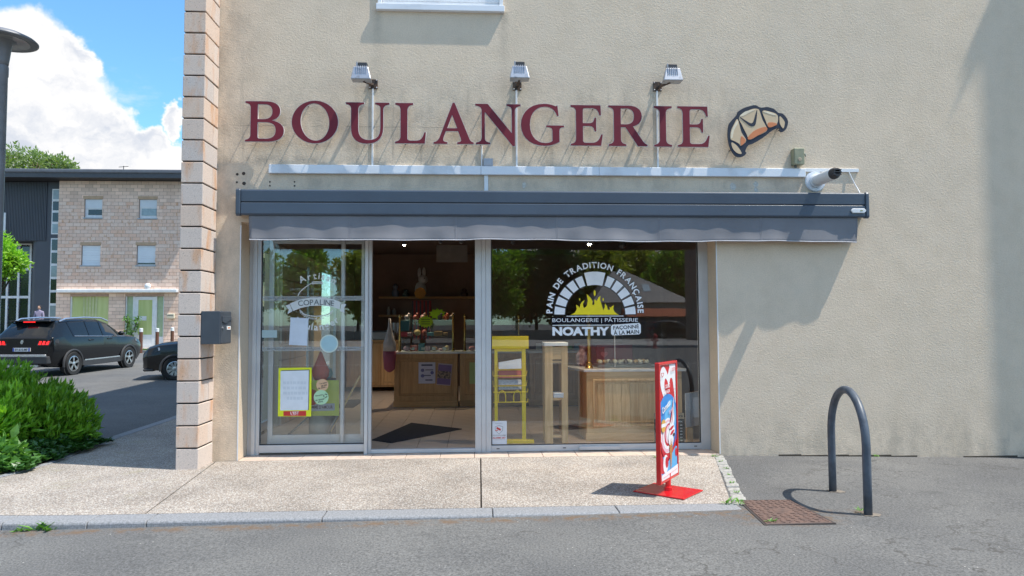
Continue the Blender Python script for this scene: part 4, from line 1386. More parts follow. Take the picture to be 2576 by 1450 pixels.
display(-1.40, -0.40, 5.10, 5.65, 1.031, 1.66, 'brass framed glass display case with a neon price star')
display(-0.18, 0.85, 5.14, 5.65, 1.031, 1.66, 'brass framed glass case on the counter right of the flyers')
goods_cols = [(0.45, 0.24, 0.08), (0.55, 0.38, 0.16), (0.30, 0.45, 0.12), (0.60, 0.55, 0.48), (0.42, 0.10, 0.08), (0.12, 0.30, 0.36), (0.50, 0.30, 0.34)]
gm = [mat(f'goods_{i}', c, rough=0.6) for i, c in enumerate(goods_cols)]
rg = random.Random(5)
ORD = ['first', 'second', 'third', 'fourth', 'fifth', 'sixth', 'seventh', 'eighth', 'ninth', 'tenth', 'eleventh', 'twelfth', 'thirteenth', 'fourteenth', 'fifteenth', 'sixteenth', 'seventeenth', 'eighteenth']
gn = 0
for (xa, xb, yy, z0) in ((-1.36, -0.45, 5.25, 1.032), (-1.30, -0.5, 5.38, 1.322), (-0.12, 0.8, 5.3, 1.032), (1.2, 2.7, 5.3, 1.032)):
    x = xa
    gi = -1
    while x < xb - 0.05:
        gi += 1
        w = rg.uniform(0.09, 0.17)
        hgt = rg.uniform(0.05, 0.15)
        ci = rg.randrange(7)
        q = B()
        if rg.random() < 0.55:
            q.box(x, x + w - 0.015, yy, yy + 0.12, z0, z0 + hgt)
            nm, bvl = ['cake_box', 0.006]
        else:
            q.ball((x + w / 2, yy + 0.06, z0 + hgt * 0.42), w * 0.45, 0.06, hgt * 0.42)
            nm, bvl = ['pastry', 0]
        cn = ['brown', 'golden', 'green', 'cream', 'red', 'teal', 'pink'][ci]
        pl = f'{ORD[gi]} from the left, ' + ('low in the brass display case' if xa == -1.36 else 'on the upper shelf of the brass display case' if xa == -1.30 else ('in the case right of the flyers' if xa < 0.5 else 'on the counter at the back'))
        q.out(nm, gm[ci], None, f'{cn} {nm.replace("_", " ")} {pl}', nm.replace('_', ' '), 'goods on the back counters', bevel=bvl, smooth=(not bvl))
        x += w
# small toys and price cards along the top of the display case
for k, (x, c, nm, lab) in enumerate(((-1.28, (0.55, 0.50, 0.48), 'cellophane_bag', 'clear sweet bag at the left end of the display case top'), (-1.12, (0.40, 0.12, 0.10), 'toy', 'dark red toy on top of the display case'), (-0.98, (0.50, 0.30, 0.28), 'toy', 'pink toy on top of the display case'),
                                     (-0.66, (0.10, 0.10, 0.10), 'toy', 'black toy on top of the display case'), (-0.54, (0.60, 0.16, 0.08), 'toy', 'orange toy on top of the display case'), (-0.43, (0.24, 0.18, 0.14), 'toy', 'brown toy at the right end of the display case top'))):
    t_ = B().ball((x, 5.32, 1.619 + 0.055), 0.055, 0.05, 0.055, 10, 7).ball((x + 0.03, 5.30, 1.619 + 0.115), 0.025, 0.025, 0.03, 8, 5)
    t_.out(nm, mat('toy_%d' % k, c, rough=0.5), None, lab, nm.replace('_', ' '), 'toys on the display case', smooth='all')
for k, x in enumerate((-1.2, -1.0, -0.8, -0.6)):
    B().box(x, x + 0.07, 5.115, 5.118, 1.06, 1.11).out('price_card', flat('card_white', (0.7, 0.7, 0.66), 0.7), None, f'{ORD[k]} small white price card from the left in the display case', 'price card', 'price cards in the display case')
# flyers, cards and the neon star
def card(u0, v0, u1, v1, Y, m, name, label, cat, skew=0.0, parent=None, depth=0.002):
    a, c = S(u0, v0, Y), S(u1, v1, Y)
    x0, x1, z1, z0 = a.x, c.x, a.z, c.z
    s = skew * (z1 - z0)
    q = B().prism([(x0, z0), (x1, z0 - skew * (x1 - x0)), (x1 + s, z1 - skew * (x1 - x0)), (x0 + s, z1)], Y - depth, Y)
    return q.out(name, m, parent, label, cat)


paper_m = flat('white_paper', (0.72, 0.73, 0.76), 0.7)
CYF = 5.06 - 0.018
f1 = card(1053, 912, 1095, 965, CYF, flat('flyer_lilac', (0.60, 0.58, 0.72), 0.6), 'flyer', 'white and blue flyer on the counter front, left of the purple one', 'flyer')
for k, (u, v, w, h) in enumerate(((1060, 917, 28, 4), (1070, 930, 20, 2), (1064, 944, 20, 2), (1070, 955, 18, 3))):
    card(u, v, u + w, v + h, CYF - 0.003, flat('flyer_ink', (0.10, 0.09, 0.16), 0.6), 'print_line', None, None, parent=f1, depth=0.0008)
for u, v in ((1063, 932), (1087, 938), (1063, 946)):
    p = S(u, v, CYF - 0.003)
    B().lathe([(0.033, -0.001), (0.033, 0)], p, 'y', 14).out('print_disc', flat('flyer_blue', (0.16, 0.15, 0.35), 0.6), f1)
f2 = card(1098, 914, 1133, 968, CYF - 0.001, flat('flyer_edge', (0.50, 0.38, 0.40), 0.6), 'flyer', 'purple flyer with a photo on the counter front, tilted beside the white one', 'flyer', 0.09)
card(1099, 917, 1132, 966, CYF - 0.004, flat('flyer_purple', (0.20, 0.12, 0.26), 0.6), 'print_ground', None, None, 0.09, f2, 0.0008)
card(1100, 933, 1133, 951, CYF - 0.0055, mat('flyer_photo', (0.40, 0.28, 0.20), (0.05, 0.04, 0.05), scale=30, rough=0.6), 'print_photo', None, None, 0.09, f2, 0.0008)
card(1181, 912, 1200, 966, 5.10 - 0.018, flat('note_green', (0.42, 0.50, 0.20), 0.7), 'notice', 'pale green notice on the counter right of the flyers', 'notice')
card(1007, 808, 1029, 833, 5.09, flat('teal_card', (0.03, 0.13, 0.16), 0.6), 'card_sign', 'dark teal card in the glass of the brass display case', 'card')
card(1007, 836, 1025, 847, 5.09, flat('red_card', (0.42, 0.06, 0.08), 0.6), 'card_sign', 'small red card under the teal card', 'card')
neon_m = flat('neon_yellow', (0.52, 0.78, 0.02), 0.6)
p = S(1071, 810, 5.07)
pts = []
for k in range(32):
    r = (0.155 if k % 2 else 0.115) * (1.0 if k % 4 else 1.05)
    pts.append((p.x + r * math.cos(2 * math.pi * k / 32), p.z + r * 0.78 * math.sin(2 * math.pi * k / 32)))
star = B().prism(pts, 5.066, 5.070).out('price_star', neon_m, None, 'neon yellow star shaped price card on the display case', 'price card')
for dz in (0.04, 0.0, -0.04):
    B().box(p.x - 0.085, p.x + 0.08, 5.0645, 5.0658, p.z + dz - 0.006, p.z + dz + 0.006).out('handwriting', flat('pen_ink', (0.04, 0.10, 0.02), 0.7), star)
p = S(1100, 790, 5.3)
B().prism([(p.x + 0.17 * math.cos(a) * (1 if k % 2 else .7), p.z + 0.11 * math.sin(a) * (1 if k % 2 else .7)) for k, a in enumerate([2 * math.pi * i / 20 for i in range(20)])], 5.30, 5.304).out('price_star', neon_m, None, 'dull yellow-green star card behind the brass display case', 'price card')
# shelf things
def rabbit(u, v, Y):
    p = S(u, v, Y)
    e = empty('rabbit_figure', (p.x, Y, p.z), 'white long eared rabbit figure above the brass display case', 'figure')
    wm = flat('plush_white', (0.62, 0.58, 0.54), 0.9)
    B().ball((p.x, Y, p.z + 0.16), 0.14, 0.10, 0.20, 12, 8).ball((p.x + 0.06, Y - 0.02, p.z + 0.40), 0.12, 0.10, 0.11, 12, 8).out('body', wm, e, smooth=True, kind='stuff')
    B().ball((p.x - 0.03, Y, p.z + 0.56), 0.045, 0.03, 0.13, 10, 6).out('ear', wm, e, smooth=True)
    B().ball((p.x + 0.08, Y, p.z + 0.57), 0.045, 0.03, 0.13, 10, 6).out('ear', wm, e, smooth=True)
    B().ball((p.x + 0.10, Y - 0.11, p.z + 0.42), 0.014).out('eye', lamp_blk, e)


rabbit(1058, 745, 8.9)
p = S(1057, 738, 8.6)
B().lathe([(0.14, -0.01), (0.14, 0.0)], (p.x, 8.6, p.z), 'y', 8).out('orange_sign', flat('sign_orange', (0.62, 0.24, 0.03), 0.6), None, 'orange octagonal sign held by the rabbit figure', 'sign')
p = S(1060, 780, 8.5)
q = B()
gm_red = flat('gingham_red', (0.30, 0.03, 0.03), 0.8)
gbx = B().box(p.x - 0.22, p.x + 0.22, 8.45, 8.75, 1.181, p.z + 0.22).out('gingham_box', gm_red, None, 'red and black checked box below the rabbit figure', 'box')
for k in range(5):
    B().box(p.x - 0.22 + k * 0.09, p.x - 0.18 + k * 0.09, 8.447, 8.4495, 1.19, p.z + 0.215).out('check_stripe', lamp_blk, gbx)
for x, h, c, nm, lab in ((-1.95, 0.32, (0.20, 0.22, 0.30), 'ornament', 'dark blue ornament on the upper shelf'), (-1.70, 0.18, (0.14, 0.20, 0.18), 'ornament', 'small green ornament on the upper shelf'), (-0.25, 0.20, (0.10, 0.06, 0.05), 'ornament', 'brown ornament at the end of the upper shelf')):
    B().lathe([(0.07, 0), (0.09, h * .3), (0.05, h * .6), (0.07, h * .8), (0.02, h)], (x, 9.3, 2.231), 'z', 12).out(nm, mat(f'orn{x}', c), None, lab, 'ornament', smooth=True)
for x, h in ((-2.12, 0.2), (-1.98, 0.16)):
    B().lathe([(0.04, 0), (0.045, h * .6), (0.02, h * .8), (0.02, h)], (x, 9.3, 1.781), 'z', 12).out('jar', mat('jar_pale', (0.45, 0.42, 0.38)), None, f'{"tall" if h > .18 else "low"} pale jar on the lower shelf', 'jar', smooth=True)
# things on the back cabinet
pr_ = B().box(-2.45, -1.85, 8.3, 8.7, 1.181, 1.36).out('scale_printer', mat('printer_grey', (0.42, 0.42, 0.44), rough=0.4), None, 'pale grey printer on the back cabinet', 'printer', bevel=0.02)
B().box(-2.40, -1.90, 8.32, 8.6, 1.361, 1.40).out('lid', mat('printer_dark', (0.08, 0.08, 0.09), rough=0.4), pr_, bevel=0.01)
for k in range(3):
    x = -2.02 + k * 0.1
    B().lathe([(0.045, 0), (0.045, 0.38), (0.04, 0.40)], (x, 8.78, 1.181), 'z', 12).out('paper_roll', paper_m, None, f'{["left", "middle", "right"][k]} one of three white paper rolls on the back cabinet', 'paper roll', 'paper rolls on the back cabinet', smooth=True)
# carrier bag hanging from the counter corner
p = S(988, 850, 5.0)
q = B()
prof = [(0.02, 1.66), (0.03, 1.5), (0.07, 1.34), (0.115, 1.2), (0.12, 0.95), (0.10, 0.72), (0.05, 0.66)]
bagm = [flat('bag_white', (0.55, 0.52, 0.52), 0.6), flat('bag_pink', (0.35, 0.09, 0.15), 0.6)]
q.lathe([(r, h) for r, h in prof[:4]] + [(0.118, 1.05)], (p.x - 0.05, 4.93, 0), 'z', 12)
q.cur = 1
q.lathe([(0.118, 1.05), (0.12, 0.95), (0.10, 0.72), (0.03, 0.66)], (p.x - 0.05, 4.93, 0), 'z', 12)
q.out('carrier_bag', bagm, None, 'white and pink plastic carrier bag hanging beside the counter', 'bag', smooth='all')
# pale panel hung from the ceiling, spots
a, c = S(1098, 617, 7.0), S(1176, 660, 7.0)
B().box(a.x, c.x, 7.0, 7.02, c.z, a.z).out('hanging_panel', mat('panel_grey', (0.32, 0.28, 0.26), rough=0.7), None, 'pale rectangular panel hanging below the shop ceiling', 'panel')
spot_m = mat('spot_metal', (0.30, 0.30, 0.32), rough=0.4, metal=0.5)
bulb_on = mat('lit_bulb', (1, 0.9, 0.7), emit=((1.0, 0.84, 0.6), 60.0))
for (u, v, Y, lit, lab) in ((1017, 617, 5.5, 1, 'lit ceiling spot above the open doorway'), (1108, 612, 5.5, 0, 'unlit ceiling spot left of the hanging panel'), (1160, 612, 5.5, 0, 'unlit ceiling spot in front of the hanging panel'),
                            (1483, 615, 0.70, 1, 'lit ceiling spot behind the big window'), (1290, 614, 4.5, 0, 'unlit ceiling spot near the mullion behind the big window')):
    p = S(u, v, Y)
    e = empty('ceiling_spot', (p.x, Y, RZ), lab, 'spotlight', 'ceiling spots in the shop')
    B().tube([(p.x, Y, RZ), (p.x, Y, p.z + 0.05)], 0.012, 8).out('stem', spot_m, e)
    B().lathe([(0.020, 0.06), (0.036, 0.045), (0.042, 0.0), (0.036, 0.0), (0.030, 0.03)], (p.x, Y, p.z), 'z', 14).out('shade', spot_m, e, smooth=True)
    B().ball((p.x, Y, p.z + 0.004), 0.022).out('bulb', bulb_on if lit else lamp_alu, e)
    if lit:
        ld = bpy.data.lights.new('spot_light', 'SPOT')
        ld.energy = 80 if Y > 2 else 55
        ld.color = (1.0, 0.80, 0.56)
        ld.spot_size = rad(125)
        ld.spot_blend = 0.8
        ld.shadow_soft_size = 0.03
        lo = bpy.data.objects.new('spot_light', ld)
        COL.objects.link(lo)
        lo.parent = e
        lo.location = Vector((p.x, Y, p.z - 0.03)) - Vector((p.x, Y, RZ))
p = S(1565, 617, 1.6)
B().ball((p.x, 1.6, p.z), 0.055, 0.055, 0.05, 14, 8).out('dome_camera', lamp_blk, None, 'small dark dome camera under the ceiling behind the big window', 'camera', smooth=True)
# door mat
q = B().slab([tuple(G(u, v, 0.004).xy) for u, v in ((935, 1108), (1035, 1065), (1162, 1080), (985, 1115))], 0.0005, 0.012)
q.out('door_mat', mat('mat_black', (0.022, 0.022, 0.03), rough=0.95, bump=0.002, bscale=200), None, 'black door mat lying askew inside the doorway', 'mat')

# ------------------------------------------------------------------ goods behind the big window
yel = mat('yellow_enamel', (0.92, 0.68, 0.003), (0.86, 0.62, 0.003), scale=4, rough=0.35)
RY = 0.95
rx = lambda u, v=950: S(u, v, RY).x
rz = lambda v, u=1280: S(u, v, RY).z
rack = empty('newspaper_rack', (0.45, RY, 0), 'yellow metal newspaper rack behind the big window', 'rack')
B().box(rx(1237), rx(1330), RY - 0.01, RY + 0.01, rz(878), rz(846)).out('header_board', yel, rack, bevel=0.004)
for a, c in ((1244, 1252), (1313, 1323)):
    B().box(rx(a), rx(c), RY - 0.012 + 0.03, RY + 0.03, 0.0, rz(862)).out('upright', yel, rack, bevel=0.002)
B().box(rx(1252), rx(1313), RY + 0.02, RY + 0.03, rz(934), rz(924)).out('crossbar', yel, rack, bevel=0.002)
B().box(rx(1252), rx(1313), RY + 0.02, RY + 0.03, rz(885), rz(878)).out('crossbar', yel, rack, bevel=0.002)
for z_ in (rz(1010), rz(985)):
    B().tube([(rx(1240), RY - 0.10, z_), (rx(1326), RY - 0.10, z_), (rx(1328), RY + 0.02, z_ + 0.03)], 0.006, 6).out('wire', yel, rack, smooth=True)
for u in (1262, 1300):
    B().tube([(rx(u - 9), RY - 0.10, rz(1010)), (rx(u - 9), RY - 0.10, rz(992)), (rx(u - 6), RY - 0.10, rz(985)), (rx(u), RY - 0.10, rz(981)), (rx(u + 6), RY - 0.10, rz(985)), (rx(u + 9), RY - 0.10, rz(992)), (rx(u + 9), RY - 0.10, rz(1010))], 0.006, 6).out('wire_loop', yel, rack, smooth=True)
for z_ in (rz(945), rz(970)):
    B().tube([(rx(1240), RY + 0.01, z_ + 0.06), (rx(1240), RY - 0.09, z_), (rx(1322), RY - 0.09, z_), (rx(1326), RY + 0.01, z_ + 0.06)], 0.005, 6).out('wire', yel, rack, smooth=True)
B().box(rx(1270), rx(1342), RY - 0.06, RY + 0.05, 0.001, 0.045).out('foot', yel, rack, bevel=0.004)
news_m = mat('newsprint', (0.62, 0.62, 0.62), (0.40, 0.41, 0.44), scale=60, rough=0.8)
for k, (v0, v1, m_, lab) in enumerate(((902, 928, paper_m, 'folded white newspaper at the top of the yellow rack'), (932, 950, flat('news_red', (0.50, 0.10, 0.07), 0.7), 'newspaper with a red front page in the yellow rack'), (955, 968, news_m, 'grey printed newspaper low in the yellow rack'), (972, 980, news_m, 'thin bottom newspaper in the yellow rack'))):
    a, c = S(1254, v1, RY), S(1311, v0, RY)
    q = B()
    q.add([(a.x, RY - 0.07 + k * .004, a.z), (c.x, RY - 0.07 + k * .004, a.z + 0.005), (c.x, RY - 0.02 + k * .004, c.z), (a.x, RY - 0.02 + k * .004, c.z - (0.05 if k == 0 else 0)),
           (a.x, RY - 0.060 + k * .004, a.z), (c.x, RY - 0.060 + k * .004, a.z + 0.005), (c.x, RY - 0.010 + k * .004, c.z), (a.x, RY - 0.010 + k * .004, c.z - (0.05 if k == 0 else 0))],
          [(0, 1, 2, 3), (7, 6, 5, 4), (0, 4, 5, 1), (1, 5, 6, 2), (2, 6, 7, 3), (3, 7, 4, 0)])
    q.out('newspaper', m_, None, lab, 'newspaper', 'newspapers in the yellow rack')

WY = 0.87
wx = lambda u: S(u, 1000, WY).x
wz = lambda v: S(1400, v, WY).z
ws = empty('wooden_stand', (1.05, WY, 0), 'narrow pale wooden shelf stand behind the window, right of the yellow rack', 'stand')
for a, c in ((1371, 1391), (1413, 1429)):
    B().box(wx(a), wx(c), WY, WY + 0.32, 0.0, wz(871)).out('upright', oak_m, ws, bevel=0.003)
B().box(wx(1370), wx(1430), WY - 0.01, WY + 0.33, wz(871) + 0.001, wz(862)).out('top', white_m, ws, bevel=0.003)
B().box(wx(1391), wx(1413), WY + 0.005, WY + 0.02, wz(905), wz(873)).out('front_panel', oak_x, ws, bevel=0.002)
for v in (910, 1004, 1098):
    B().box(wx(1391), wx(1413), WY + 0.02, WY + 0.30, wz(v + 4), wz(v - 2)).out('shelf', oak_x, ws, bevel=0.002)
for k in range(3):
    B().box(wx(1392), wx(1412) + 0.03, WY - 0.015, WY + 0.2, wz(1001) + k * 0.022, wz(1001) + k * 0.022 + 0.02).out('folded_bag', paper_m, None, f'{["bottom", "middle", "top"][k]} white folded paper bag on the wooden stand', 'paper bag', 'paper bags on the wooden stand', bevel=0.006)

# pale oak counter close behind the glass
QX0, QX1, QY, QH = S(1476, 1000, 1.0).x, S(1716, 1000, 1.0).x, 1.0, S(1560, 929, 1.0).z
oc = B().box(QX0, QX1, QY + 0.03, QY + 0.75, 0.0, QH - 0.035).out('oak_counter', oak_m, None, 'pale oak panelled counter with a marble top close behind the big window', 'counter')
B().add([(QX0 - 0.22, QY + 0.85, QH - 0.034), (QX0 - 0.035, QY - 0.02, QH - 0.034), (QX1 + 0.06, QY - 0.02, QH - 0.034), (QX1 + 0.06, QY + 0.85, QH - 0.034),
         (QX0 - 0.22, QY + 0.85, QH), (QX0 - 0.035, QY - 0.02, QH), (QX1 + 0.06, QY - 0.02, QH), (QX1 + 0.06, QY + 0.85, QH)],
        [(0, 3, 2, 1), (4, 5, 6, 7), (0, 1, 5, 4), (1, 2, 6, 5), (2, 3, 7, 6), (3, 0, 4, 7)]).out('marble_top', marble_m, oc, bevel=0.004)
z0, z1 = 0.10, QH - 0.035
B().box(QX0 - 0.012, QX1 + 0.012, QY - 0.002, QY + 0.0295, 0.0, z0).out('plinth', oak_x, oc, bevel=0.005)
B().box(QX0, QX1, QY + 0.004, QY + 0.0295, z1 - 0.10, z1).out('rail', oak_x, oc, bevel=0.003)
B().box(QX0, QX1, QY + 0.004, QY + 0.0295, z0, z0 + 0.09).out('rail', oak_x, oc, bevel=0.003)
B().box(QX0, QX0 + 0.09, QY + 0.004, QY + 0.0295, z0 + 0.09, z1 - 0.10).out('stile', oak_m, oc, bevel=0.003)
B().box(QX1 - 0.09, QX1, QY + 0.004, QY + 0.0295, z0 + 0.09, z1 - 0.10).out('stile', oak_m, oc, bevel=0.003)
moulded(B(), QX0 + 0.082, QX1 - 0.082, QY + 0.0035, z0 + 0.082, z1 - 0.092, 0.03, 0.014).out('moulding', oak_m, oc, bevel=0.006, seg=2)
moulded(B(), QX0 + 0.135, QX1 - 0.135, QY + 0.024, z0 + 0.135, z1 - 0.145, 0.02, 0.012).out('moulding', oak_m, oc, bevel=0.004, seg=2)
npk = 9
for k in range(npk):
    a = QX0 + 0.115 + (QX1 - QX0 - 0.23) * k / npk
    c = QX0 + 0.115 + (QX1 - QX0 - 0.23) * (k + 1) / npk
    B().box(a + 0.0015, c - 0.0015, QY + 0.018, QY + 0.0295, z0 + 0.11, z1 - 0.12).out('plank', oak_m, oc, origin=(a, QY, z0), bevel=0.002)
# brass post, glass and pastries on that counter
pz = QH + 0.001
bx_ = S(1481, 900, 1.25).x
dc = empty('display_case', (bx_, 1.2, pz), 'tall glass case with a thick brass post on the oak counter', 'display case')
B().lathe([(0.055, 0), (0.055, 0.015), (0.042, 0.03), (0.042, 0.07), (0.027, 0.085), (0.027, 0.86), (0.036, 0.87)], (bx_, 1.22, pz), 'z', 18).out('brass_post', brass_m, dc, smooth=True)
B().box(bx_ + 0.03, 2.62, 1.216, 1.222, pz + 0.012, pz + 0.62).out('front_pane', glass2_m, dc)
xq = S(1547, 900, 1.21).x
B().box(xq - 0.004, xq + 0.004, 1.206, 1.214, pz + 0.012, pz + 0.62).out('glass_edge', alu_m, dc)
tray = B().box(S(1500, 920, 1.4).x, S(1642, 920, 1.4).x, 1.27, 1.62, pz, pz + 0.045).out('pastry_tray', mat('tray_grey', (0.25, 0.25, 0.25), rough=0.3, metal=0.6), None, 'grey tray of pastries on the oak counter', 'tray', bevel=0.006)
pcol = [mat('meringue', (0.66, 0.58, 0.48), rough=0.7), mat('choux', (0.42, 0.25, 0.10), rough=0.6), mat('chocolate', (0.09, 0.05, 0.03), rough=0.4)]
for k in range(20):
    x = S(1508, 920, 1.4).x + (k % 10) * 0.071 + rg.uniform(-.008, .008)
    y = 1.33 + (k // 10) * 0.14
    B().ball((x, y, pz + 0.046 + 0.030), 0.034, 0.045, 0.032, 9, 6).out('pastry', pcol[k % 3 if k % 4 else 0], None, f'small {["pale", "golden", "dark"][k % 3 if k % 4 else 0]} pastry, {ORD[k % 10]} from the brass post in the {"front" if k < 10 else "rear"} row of the tray', 'pastry', 'pastries on the tray', smooth=True)
bxr = mat('ice_box_red', (0.20, 0.015, 0.025), rough=0.4)
a, c = S(1545, 862, 2.3), S(1650, 925, 2.3)
ib = B().box(S(1500, 900, 2.3).x, S(1592, 900, 2.3).x, 2.3, 2.9, pz - 0.2, S(1540, 868, 2.3).z).out('ice_box', bxr, None, 'dark red ice cream box standing behind the oak counter', 'freezer', bevel=0.01)
put(curve_mesh([[(0.055 * (16 * math.sin(t) ** 3) / 16, 0.055 * (13 * math.cos(t) - 5 * math.cos(2 * t) - 2 * math.cos(3 * t) - math.cos(4 * t)) / 16) for t in [2 * math.pi * i / 30 for i in range(30)]]], 0.002),
    'heart_mark', flat('heart_pink', (0.5, 0.12, 0.14), 0.5), ib, Matrix.Translation((S(1520, 892, 2.3).x, 2.298, S(1520, 892, 2.3).z)) @ STAND)
q = B()
B().box(ib.data.vertices[0].co.x + 0.02, ib.data.vertices[0].co.x + 0.4, 2.32, 2.8, 0.0, pz - 0.2).out('pedestal', bxr, ib)
# silver gift bag
p = S(1462, 925, 1.9)
B().lathe([(0.05, 0), (0.10, 0.05), (0.11, 0.16), (0.05, 0.24), (0.07, 0.30)], (p.x, 1.7, pz), 'z', 11).out('gift_bag', mat('foil_pink', (0.55, 0.42, 0.46), (0.25, 0.18, 0.2), scale=22, rough=0.25, metal=0.4), None, 'shiny pink wrapped gift bag beside the brass post', 'gift bag')
# menu board and white board at the far end of the window
MYB = 0.60
a, c = S(1646, 1040, MYB), S(1722, 1116, MYB)
mbd = B().box(a.x, c.x, MYB, MYB + 0.015, 0.0, a.z).out('menu_board', flat('chalk_black', (0.018, 0.018, 0.02), 0.7), None, 'black price board with white lettering behind the red stand', 'board')
B().box(a.x, c.x, MYB - 0.001, MYB - 0.0002, a.z - 0.075, a.z).out('kraft_band', flat('kraft', (0.42, 0.32, 0.20), 0.7), mbd)
chalk_m = flat('chalk_white', (0.6, 0.6, 0.58), 0.8)
text_fit('Du pain', a.x + 0.02, c.x - 0.02, a.z - 0.06, a.z - 0.02, MYB - 0.002, 'heading', flat('ink_black', (0.02, 0.02, 0.02), 0.7), mbd, 0.02)
text_fit('Desserts    prix', a.x + 0.02, c.x - 0.02, a.z - 0.125, a.z - 0.092, MYB - 0.002, 'heading', chalk_m, mbd, 0.02)
for k in range(8):
    zz = a.z - 0.16 - k * 0.038
    q = B().box(a.x + 0.02, a.x + 0.02 + rg.uniform(.09, .17), MYB - 0.0015, MYB - 0.0005, zz, zz + 0.012).box(c.x - 0.055, c.x - 0.025, MYB - 0.0015, MYB - 0.0005, zz, zz + 0.012)
    q.out('price_line', chalk_m, mbd, kind='stuff')
a, c = S(1724, 990, 0.75), S(1766, 1072, 0.75)
wb = B().add([(a.x, 0.75, c.z - 0.02), (c.x + 0.25, 0.95, c.z + 0.02), (c.x + 0.25, 0.95, a.z + 0.03), (a.x, 0.75, a.z), (a.x, 0.77, c.z - 0.02), (c.x + 0.25, 0.97, c.z + 0.02), (c.x + 0.25, 0.97, a.z + 0.03), (a.x, 0.77, a.z)],
             [(0, 1, 2, 3), (7, 6, 5, 4), (0, 4, 5, 1), (1, 5, 6, 2), (2, 6, 7, 3), (3, 7, 4, 0)]).out('white_board', white_m, None, 'white panel standing behind the glass at the end of the window', 'panel')
B().box(a.x + 0.02, a.x + 0.10, 0.77, 0.83, 0.0, c.z - 0.03).out('support', oak_m, wb)
card(1742, 1000, 1762, 1050, 0.755, paper_m, 'notice_sheet', 'printed sheet stuck on the white panel at the end of the window', 'notice')

# ------------------------------------------------------------------ lettering on the glass
DY = FY + 0.0075                        # on the street face of the panes
vin_white = flat('vinyl_white', (0.90, 0.91, 0.93), 0.45)
vin_yel = flat('vinyl_yellow', (1.0, 0.78, 0.005), 0.45)
vin_dark = flat('vinyl_dark', (0.03, 0.032, 0.038), 0.5)
frost = film_mat('frosted_film', (0.55, 0.58, 0.58), 0.34)
frost_txt = film_mat('frosted_lettering', (0.14, 0.16, 0.17), 0.75)
frost2 = film_mat('frosted_logo', (0.72, 0.76, 0.76), 0.85)


def arc_text(s, c, r, a0, a1, h, Y, name, m, parent, bold=0.0, below=False):
    """letters set on an arc round c=(x,z); angles in degrees"""
    ms = []
    for ch in s:
        if ch == ' ':
            ms.append((None, 0.42))
            continue
        me = text_mesh(ch, 1.0, 0.0, bold)
        b = mesh_bounds(me)
        ms.append((me, b[1] - b[0]))
    gap = 0.11
    tot = sum(w for _, w in ms) + gap * (len(ms) - 1)
    pos = 0
    bmj = bmesh.new()
    for me, w in ms:
        t = (pos + w / 2) / tot
        pos += w + gap
        if me is None:
            continue
        a = rad(a0 + (a1 - a0) * t)
        b = mesh_bounds(me)
        k = h / 0.73
        ctr = Matrix.Translation((-(b[0] + b[1]) / 2, -0.365, 0))
        rot = a - math.pi / 2 if not below else a + math.pi / 2
        W = (Matrix.Translation((c[0] + r * math.cos(a), Y, c[1] + r * math.sin(a))) @ STAND @ Matrix.Rotation(rot, 4, 'Z') @ Matrix.Diagonal((k, k, 1, 1)) @ ctr)
        me.transform(W)
        bmj.from_mesh(me)
        bpy.data.meshes.remove(me)
    out = bpy.data.meshes.new(name)
    bmj.to_mesh(out)
    bmj.free()
    return put(out, name, m, parent, Matrix.Identity(4))


zl = zoomer(2150, 1000, 3.92)
P = lambda x, y: S(*zl(x, y), DY)
cen = P(868, 1000)
ks_ = (P(1868, 1000).x - cen.x) / 1000.0
logo = empty('window_logo', (cen.x, DY, cen.z), 'white and yellow bread oven logo lettered on the big window', 'logo')
arc_text('PAIN DE TRADITION FRANÇAISE', (cen.x, P(868, 938).z), 712 * ks_, 183, -3, 92 * ks_, DY, 'arc_lettering', vin_white, logo, 0.03)
arc_text('PAIN DE TRADITION FRANÇAISE', (cen.x, P(868, 938).z), 712 * ks_, 183, -3, 92 * ks_, DY + 0.0008, 'lettering_outline', vin_dark, logo, 0.075)


def blockpoly(aa, ab, r0, r1):
    pts = []
    for (a, r) in ((aa, r0), (aa, r1)):
        pts.append((r * math.cos(rad(a)), r * math.sin(rad(a))))
    for k in range(1, 5):
        a = aa + (ab - aa) * k / 5
        pts.append((r1 * math.cos(rad(a)), r1 * math.sin(rad(a))))
    for (a, r) in ((ab, r1), (ab, r0)):
        pts.append((r * math.cos(rad(a)), r * math.sin(rad(a))))
    for k in range(1, 5):
        a = ab + (aa - ab) * k / 5
        pts.append((r0 * math.cos(rad(a)), r0 * math.sin(rad(a))))
    return [(cen.x + x * ks_, cen.z + y * ks_) for x, y in pts]


def vinyl(pts, name, m, parent, Y=DY, bev=0.0):
    me = curve_mesh([pts], 0.0008)
    return put(me, name, m, parent, Matrix.Translation((0, Y, 0)) @ STAND)


